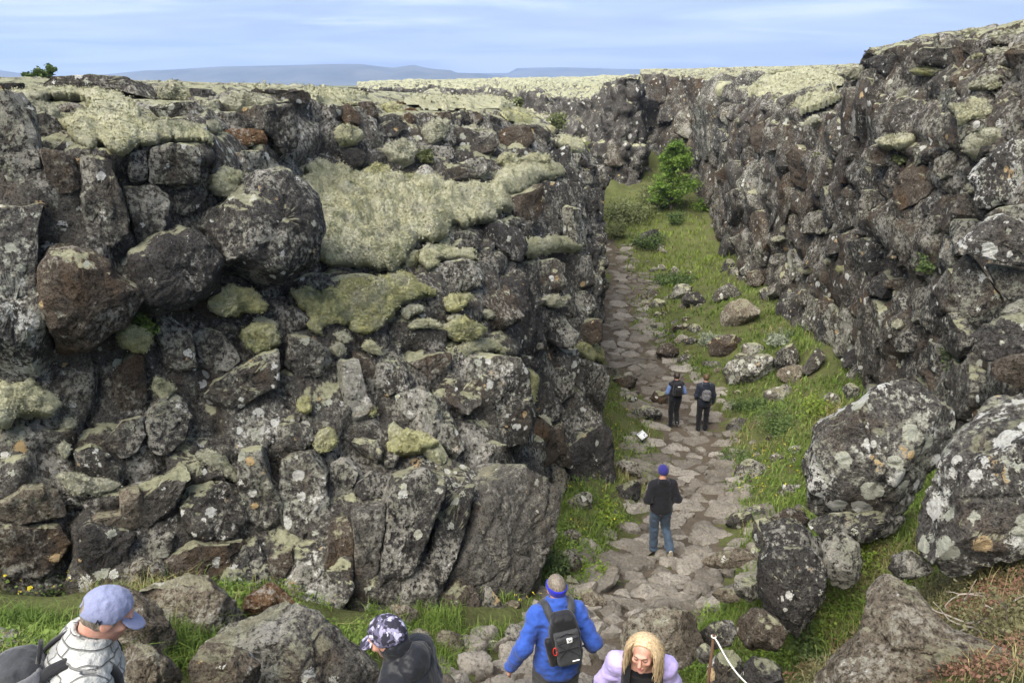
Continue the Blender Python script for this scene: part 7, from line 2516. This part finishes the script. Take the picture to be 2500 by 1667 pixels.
for s in (-1, 1):
    f.strap([bz(s * .05, -.175, .42), bz(s * .075, -.16, .49), bz(s * .10, -.125, .545), bz(s * .115, -.04, .59), bz(s * .125, .08, .545), bz(s * .14, .14, .40), bz(s * .17, .10, .22)], .066, .008, 'pack_charcoal', pk)

# ---- man in pale cap and quilted jacket, lower left corner
top = at(262, 1432, 2.45)
hd = math.radians(-62)
f = Figure(np.array([top[0] - .14, top[1] - .08, top[2] - 1.675]), hd, 1.0, bend=.32, head_pitch=.60, head_yaw=.05, head=(0, .04, 1.66), h=.008, hh=.0045, slim=1.05,
           el=(-.27, .02, 1.17), wl=(-.22, .20, 1.02), er=(.28, .00, 1.16), wr=(.26, .18, .98), kl=(-.11, .10, .52), kr=(.11, .05, .50))
head_at(f, 262, 1500, 2.62)
f.body('person', 'man in pale lilac cap and white quilted jacket looking down at the lower left', GP, curl=(.9, .9))
f.jacket('puffer_white', .84, .040, arm_r=(.084, .076, .058), amp=.004, quilt=.010, seed=14, collar=.10, name='quilted_jacket')
n0 = f.J['neck']
f.part('collar_lining', lambda p: smax(smax(cone(p, n0, n0 + f.Rb @ np.array([0, .012, .12]), .074, .070), -cone(p, n0, n0 + f.Rb @ np.array([0, .012, .3]), .060, .060), .004), np.abs((p - n0) @ f.Rb @ np.array([0, .25, 1.0]) - .088) - .012, .004), n0 - .2, n0 + .25, 'puffer_lining', .007)
f.trousers('trousers_grey', seed=15, h=.02); f.shoe('l', 'shoe_dark'); f.shoe('r', 'shoe_dark')
f.hair_cap('hair_greying', .007, .03, -.055, .005)
cap = f.hair_cap('cap_lilac', .015, .30, -.030, .003, 'cap', extra=lambda q, d: smax(smax(d, -(q[:, 2] - .008 + np.clip(-q[:, 1], 0, .1) * .15 - np.clip(q[:, 1], 0, .1) * .12) , .004), -ell(q, (0, -.115, .018), (.036, .05, .030)), .004))
def brim(p):
    q = f.th(p)
    r = np.hypot(q[:, 0] / .075, (q[:, 1] - .085) / .085)
    sh = q[:, 2] - (.022 - .35 * (q[:, 1] - .085) - 3.2 * q[:, 0] ** 2)
    return smax(smax((r - 1) * .07, np.abs(sh) - .005, .004), .045 - q[:, 1], .004)
b_ = f.part('brim', brim, f.J['head'] - .24, f.J['head'] + .24, 'cap_lilac', .0045, parent=cap)
b_.location = (0, 0, 0)
def cap_m(fig, side):
    P = [(side * .083, -.052, .004), (side * .082, -.052, .022), (side * .086, -.046, .012), (side * .086, -.040, .022), (side * .086, -.040, .004)]
    return tube(fig.world(fig.hp(np.array(P) * np.array([1.06, 1.06, 1]))), np.full(5, .0032), 5)
V, F = cap_m(f, 1)
o = add_to(f.root, V, F, 'black_print', 'emblem', parent=cap)
bz = f.back
c = bz(0, -.25, .29)
Rr = f.Rb
def fbag(p):
    q = (p - c) @ Rr
    w = 1 - .30 * np.clip(q[:, 2] / .27, 0, 1) ** 2
    d = box(q / np.stack([w, w, np.ones_like(w)], 1), (0, 0, -.02), (.155, .105, .25), .085)
    return f.wrinkle(p, d, .010, 11, 16, (1.8, 1.8, .7))
pk = f.bag('grey backpack with pale flap and black straps on the man in the quilted jacket', fbag, 'pack_charcoal', c, .36)
def flap(p):
    q = (p - c) @ Rr
    w = 1 - .30 * np.clip(q[:, 2] / .27, 0, 1) ** 2
    d = box(q / np.stack([w, w, np.ones_like(w)], 1), (0, 0, -.015), (.163, .113, .252), .088)
    return smax(smax(d, -(d + .016), .003), np.abs(q[:, 2] - .150 - .35 * q[:, 1] - .9 * q[:, 0] ** 2) - .042, .006)
V, F = surface_net(flap, c - .34, c + .34, .008)
add_to(pk, f.world(V), [F], 'pack_grey', 'flap')
V, F = surface_net(lambda p: f.wrinkle(p, box((p - c) @ Rr, (0, -.10, -.11), (.115, .05, .13), .05), .006, 14, 17), c - .36, c + .36, .010)
add_to(pk, f.world(V), [F], 'pack_charcoal', 'pocket')
loc = lambda q: f.world(c + np.asarray(q, float) @ Rr.T)
zp = [(.14, -.07, -.06), (.125, -.115, .05), (.07, -.125, .095), (0, -.125, .10), (-.07, -.125, .095), (-.125, -.115, .05)]
V, F = tube(loc(zp), np.full(6, .005), 6)
add_to(pk, V, F, 'strap_black', 'zip')
V, F = tube(loc([(-.128, -.115, .05), (-.15, -.12, .02), (-.155, -.12, -.02), (-.14, -.125, -.03), (-.13, -.12, .01)]), np.full(5, .004), 6)
add_to(pk, V, F, 'strap_black', 'zip_pull')
V, F = tube(loc([(-.05, .06, .235), (-.03, .06, .285), (.03, .06, .285), (.05, .06, .235)]), np.full(4, .010), 6)
add_to(pk, V, F, 'strap_black', 'grab_handle')
for s in (-1, 1):
    f.strap([bz(s * .075, -.19, .44), bz(s * .095, -.145, .515), bz(s * .11, -.05, .568), bz(s * .115, .05, .545), bz(s * .12, .125, .44), bz(s * .15, .11, .24)], .052, .007, 'strap_black', pk)

# ---- person in camouflage cap and black hooded jacket
top = at(952, 1499, 3.05)
f = Figure(np.array([top[0] + .10, top[1] - .02, top[2] - 1.63]), math.radians(72), .97, bend=.30, head_pitch=.42, head_yaw=.10, h=.009, hh=.0048, el=(-.25, .06, 1.18), wl=(-.15, .25, 1.05), er=(.25, .04, 1.17), wr=(.15, .24, 1.03), kl=(-.11, .10, .52))
head_at(f, 945, 1555, 3.15)
f.body('person', 'person in camouflage cap and black hooded rain jacket looking down', GP, curl=(.9, .9))
f.jacket('shell_black', .82, .034, arm_r=(.080, .072, .056), amp=.009, seed=18, collar=.06)
f.trousers('trousers_black', seed=19, h=.02); f.shoe('l', 'shoe_dark'); f.shoe('r', 'shoe_dark')
f.part('hood', lambda p, fig=f: smax(hood(p, fig), -9 + 0 * p[:, 0], .01) - .012, f.J['neck'] - .27, f.J['neck'] + .22, 'shell_black', .009)
f.hair_cap('hair_dark', .006, .02, -.10, .004)
cap = f.hair_cap('camo', .017, .30, -.030, .002, 'cap', extra=lambda q, d: smax(d, -(q[:, 2] - .005 + np.clip(-q[:, 1], 0, .1) * .25), .004))
def brim2(p):
    q = f.th(p)
    r = np.hypot(q[:, 0] / .078, (q[:, 1] - .085) / .088)
    sh = q[:, 2] - (.016 - .12 * (q[:, 1] - .085) - 1.6 * q[:, 0] ** 2)
    return smax(smax((r - 1) * .07, np.abs(sh) - .004, .004), .068 - q[:, 1], .004)
b_ = f.part('brim', brim2, f.J['head'] - .24, f.J['head'] + .24, 'camo', .0045, parent=cap)
b_.location = (0, 0, 0)
# dark patterned neck gaiter that covers ears and nape
def gaiter(p):
    q = f.th(p)
    d = smin(ell(q, (0, -.02, -.035), (.088, .090, .085)), cone(p, f.hp((0, -.03, -.06)), f.J['neck'], .072, .080), .03)
    d = smax(d, q[:, 1] - .035 + .3 * np.clip(-q[:, 2] - .05, 0, 1), .01)
    d = smax(d, q[:, 2] - .004, .004)
    return f.wrinkle(p, d, .006, 20, 21)
f.part('neck_gaiter', gaiter, f.J['head'] - .25, f.J['head'] + .18, 'shell_black', .007)

# ---- woman with wavy blond hair, coming up the steps
top = at(1562, 1536, 3.0)
f = Figure(np.array([top[0] - .06, top[1] + .26, top[2] - 1.60]), math.radians(172), .97, bend=.34, head_pitch=.02, head_yaw=-.30, head_roll=.05, h=.009, hh=.0038, slim=.94,
           el=(-.26, .02, 1.16), wl=(-.24, .20, 1.00), er=(.27, .02, 1.16), wr=(.26, .20, 1.00), kl=(-.11, .16, .55), al=(-.11, .10, .15))
head_at(f, 1572, 1592, 3.9)
f.body('person', 'woman with wavy blond hair and lavender jacket climbing the steps, looking down', GP, curl=(.8, .8))
def fj(p):
    d = f.f_torso(p, .026)
    for c_ in 'lr':
        d = smin(d, f.f_arm(p, c_, (.064, .060, .048), .006), .035)
    q = (p - f.J['chest']) @ f.Rb
    d = smin(d, cone(p, f.J['neck'] - f.Rb @ np.array([0, 0, .03]), f.J['neck'] + f.Rb @ np.array([0, -.01, .05]), .090, .085), .03)
    d = f.wrinkle(p, d, .010, 11, 22)
    d = smax(d, -.42 - q[:, 2], .01)
    # worn open at the front
    gap = np.abs(q[:, 0]) - (.045 + .10 * np.clip((q[:, 2] + .1) / .3, 0, 1))
    d = smax(d, np.where(q[:, 1] > .02, -gap, -9), .008)
    return smax(d, -cone(p, f.J['neck'], f.J['neck'] + f.Rb @ np.array([0, .03, .2]), .062, .07), .006)
lo, hi = f.bounds(['hip', 'chest', 'neck', 'sl', 'sr', 'el', 'er', 'wl', 'wr'], .17)
jk = f.part('jacket', fj, lo, hi, 'lavender')
def fsh(p):
    q = (p - f.J['chest']) @ f.Rb
    d = smax(f.f_torso(p, .014), q[:, 2] - .16, .02)
    return f.wrinkle(p, smax(d, -.36 - q[:, 2], .01), .005, 12, 23)
f.part('top', fsh, *f.bounds(['hip', 'chest', 'neck', 'sl', 'sr'], .2), 'hoodie_black', .012)
f.trousers('trousers_black', seed=24, h=.02); f.shoe('l', 'shoe_dark'); f.shoe('r', 'shoe_dark')
# face
for s in (-1, 1):
    P = f.world(f.hp([(s * .047, .083, .030), (s * .038, .092, .034), (s * .026, .096, .033), (s * .016, .096, .029)]))
    V, F = tube(P, np.array([.0022, .0036, .0036, .0024]), 6)
    add_to(f.root, V, F, 'brow', 'eyebrow')
    P = f.world(f.hp([(s * .045, .0845, .007), (s * .036, .0895, .0035), (s * .026, .0900, .0035), (s * .018, .0865, .006)]))
    V, F = tube(P, np.array([.0012, .0026, .0026, .0014]), 6)
    add_to(f.root, V, F, 'eye_dark', 'eyelash')
V, F = surface_net(lambda p: smax(np.minimum(ell(f.th(p), (0, .0935, -.0565), (.0215, .0098, .0052)), ell(f.th(p), (0, .0925, -.0680), (.0185, .0098, .0062))), -ell(f.th(p), (0, .106, -.062), (.018, .010, .0016)), .002), f.J['head'] - .14, f.J['head'] + .14, .0030)
add_to(f.root, f.world(V), [F], 'lip', 'mouth')
# hair: scalp shell and many wavy locks
hr = f.hair_cap('hair_blond', .009, .040, -.055, .004, extra=lambda q, d: smax(d, -(np.hypot(q[:, 0] / .055, (q[:, 2] + .03) / .085) - 1) * .05 - 10 * (q[:, 1] < .03), .006))
rng = np.random.default_rng(77)
locks = []
for k in range(900):
    th_ = rng.uniform(-1, 1) * 2.25 + math.pi          # round the back of the head
    ph = rng.uniform(.05, 1.25)
    d0 = np.array([math.sin(th_) * math.sin(ph), math.cos(th_) * math.sin(ph), math.cos(ph)])
    p0 = np.array([0, -.014, .024]) + d0 * np.array([.084, .102, .102])
    L = rng.uniform(.19, .31)
    lay = rng.uniform(0, .9)
    wv, wa, w0 = rng.uniform(26, 48), rng.uniform(.003, .009), 3 * th_ + rng.uniform(0, 4.5)
    out = norm(np.array([d0[0], d0[1] * .8, 0]) + 1e-6)
    if ph < .75:                                     # parted in the middle
        out = norm(np.array([(1 if d0[0] > .02 else -1) * 1.0, min(d0[1], 0) * .6 - .15, 0]))
    P = [f.hp(p0)]
    dirn = f.HR @ norm(np.array([out[0] * .8, out[1] * .8, .1]))
    grav = np.array([0, .05, -1.0])
    sidew = f.HR @ np.array([-out[1], out[0], 0])
    n_ = 15
    for i in range(n_):
        dirn = norm(dirn * .72 + grav * (.30 + .05 * i))
        q = P[-1] + dirn * L / n_
        hq = f.th(q[None])[0] - np.array([0, -.01, .0])
        rr_ = np.array([.086, .103, .112]) * (1 + .07 * lay)
        e_ = np.linalg.norm(hq / rr_)
        if e_ < 1:
            q = f.hp(hq / e_ + np.array([0, -.01, .0]))
        P.append(q)
    P = np.array(P)
    s_ = np.linspace(0, L, len(P))[:, None]
    P = P + sidew * np.sin(s_ * wv + w0) * wa * np.clip(s_ / .05, 0, 1) + (f.HR @ out) * np.cos(s_ * wv * .9 + w0) * wa * .8 * np.clip(s_ / .05, 0, 1)
    r_ = rng.uniform(.0012, .0028) * np.concatenate([[.7], np.ones(len(P) - 4), [.85, .6, .25]])
    locks.append(tube(f.world(P), r_, 4))
V, F = join(locks)
o = add_to(f.root, V, F, 'hair_blond', 'lock', parent=hr)
tag(o, kind='stuff')
bz = f.back
root = empty('backpack', f.world(bz(0, -.2, .36)[None])[0])
tag(root, 'black backpack straps over the lavender jacket of the blond woman', 'backpack', 'backpacks')
V, F = surface_net(lambda p: box((p - bz(0, -.18, .14)) @ f.Rb, (0, 0, 0), (.13, .08, .18), .07), bz(0, -.18, .14) - .32, bz(0, -.18, .14) + .32, .014)
add_to(root, f.world(V), [F], 'pack_black', 'bag')
for s in (-1, 1):
    f.strap([bz(s * .09, -.12, .55), bz(s * .105, -.03, .585), bz(s * .112, .09, .53), bz(s * .118, .150, .42), bz(s * .13, .165, .30), bz(s * .16, .12, .16)], .058, .010, 'strap_black', root)
V, F = tube(f.world(np.array([bz(-.11, .165, .36), bz(0, .178, .36), bz(.11, .165, .36)])), np.full(3, .008), 6)
add_to(root, V, F, 'strap_black', 'chest_strap')

# ------------------------------------------------------------------ sign, rope and post
b = gcast(1568, 1085)
c = at(1568, 1062, b[1] - .05)
root = empty('info_sign', b)
tag(root, 'small white square sign tilted on its corner in the grass beside the path', 'sign')
n = norm(norm(CAM - c) + np.array([0, 0, .9]))
ex = norm(np.cross(np.array([0, 0, 1.0]), n)); ey = np.cross(n, ex)
def slab(hw, z0, z1, name, mat, dx=0.0, dy=0.0, hh=None, rt=math.pi / 4):
    a, b_ = math.cos(rt), math.sin(rt)
    hh = hw if hh is None else hh
    V = []
    for z in (z0, z1):
        for u, v in ((-hw, -hh), (hw, -hh), (hw, hh), (-hw, hh)):
            u, v = u + dx, v + dy
            V.append(c + ex * (u * a - v * b_) * 1.0 + ey * (u * b_ + v * a) * 1.0 + n * z)
    F = np.array([[3, 2, 1, 0], [4, 5, 6, 7], [0, 1, 5, 4], [1, 2, 6, 5], [2, 3, 7, 6], [3, 0, 4, 7]])
    o = mesh_obj(name, V, F, mat, root, smooth=False)
    o.location = -np.array(root.location)
slab(.120, -.02, .0, 'frame', 'black_print', 0, 0)
slab(.110, .002, .008, 'panel', 'sign_white')
slab(.030, .010, .012, 'symbol', 'black_print', .05, -.02, .010)
slab(.014, .010, .012, 'symbol', 'black_print', .03, -.055, .014)
slab(.060, .010, .012, 'text_line', 'pack_charcoal', -.02, .080, .007)
V, F = tube(np.array([b - np.array([0, 0, .1]), c - n * .02]), np.array([.02, .02]), 8)
o = mesh_obj('post', V, F, 'black_print', root); o.location = -np.array(root.location)

ptop = at(1743, 1549, 3.55)
pb = ground_at(ptop[0] - .01, ptop[1])
P = np.array([pb - np.array([0, 0, .15]), pb + (ptop - pb) * .5, ptop])
V, F = tube(P, np.array([.010, .010, .009]), 10)
post = mesh_obj('rope_post', V, F, 'rust_metal', origin=pb)
tag(post, 'thin rusty iron post standing among the rocks right of the blond woman', 'post')
P = [ptop + np.array([.0, 0, -.012])]
e1 = at(1850, 1690, 3.1)
for t in np.linspace(.1, 1, 12):
    P.append(ptop + (e1 - ptop) * t + np.array([0, 0, -.05 * math.sin(math.pi * t)]))
an = np.linspace(0, 2 * math.pi, 13)
ringp = ptop + np.stack([.013 * np.cos(an), .013 * np.sin(an), -.012 + 0 * an], -1)
V, F = join([tube(np.array(P), np.full(len(P), .0050), 8), tube(ringp, np.full(13, .0045), 6)])
rope = mesh_obj('rope', V, F, 'rope_white', origin=ptop)
tag(rope, 'white rope tied to the rusty post and running down to the lower right', 'rope')
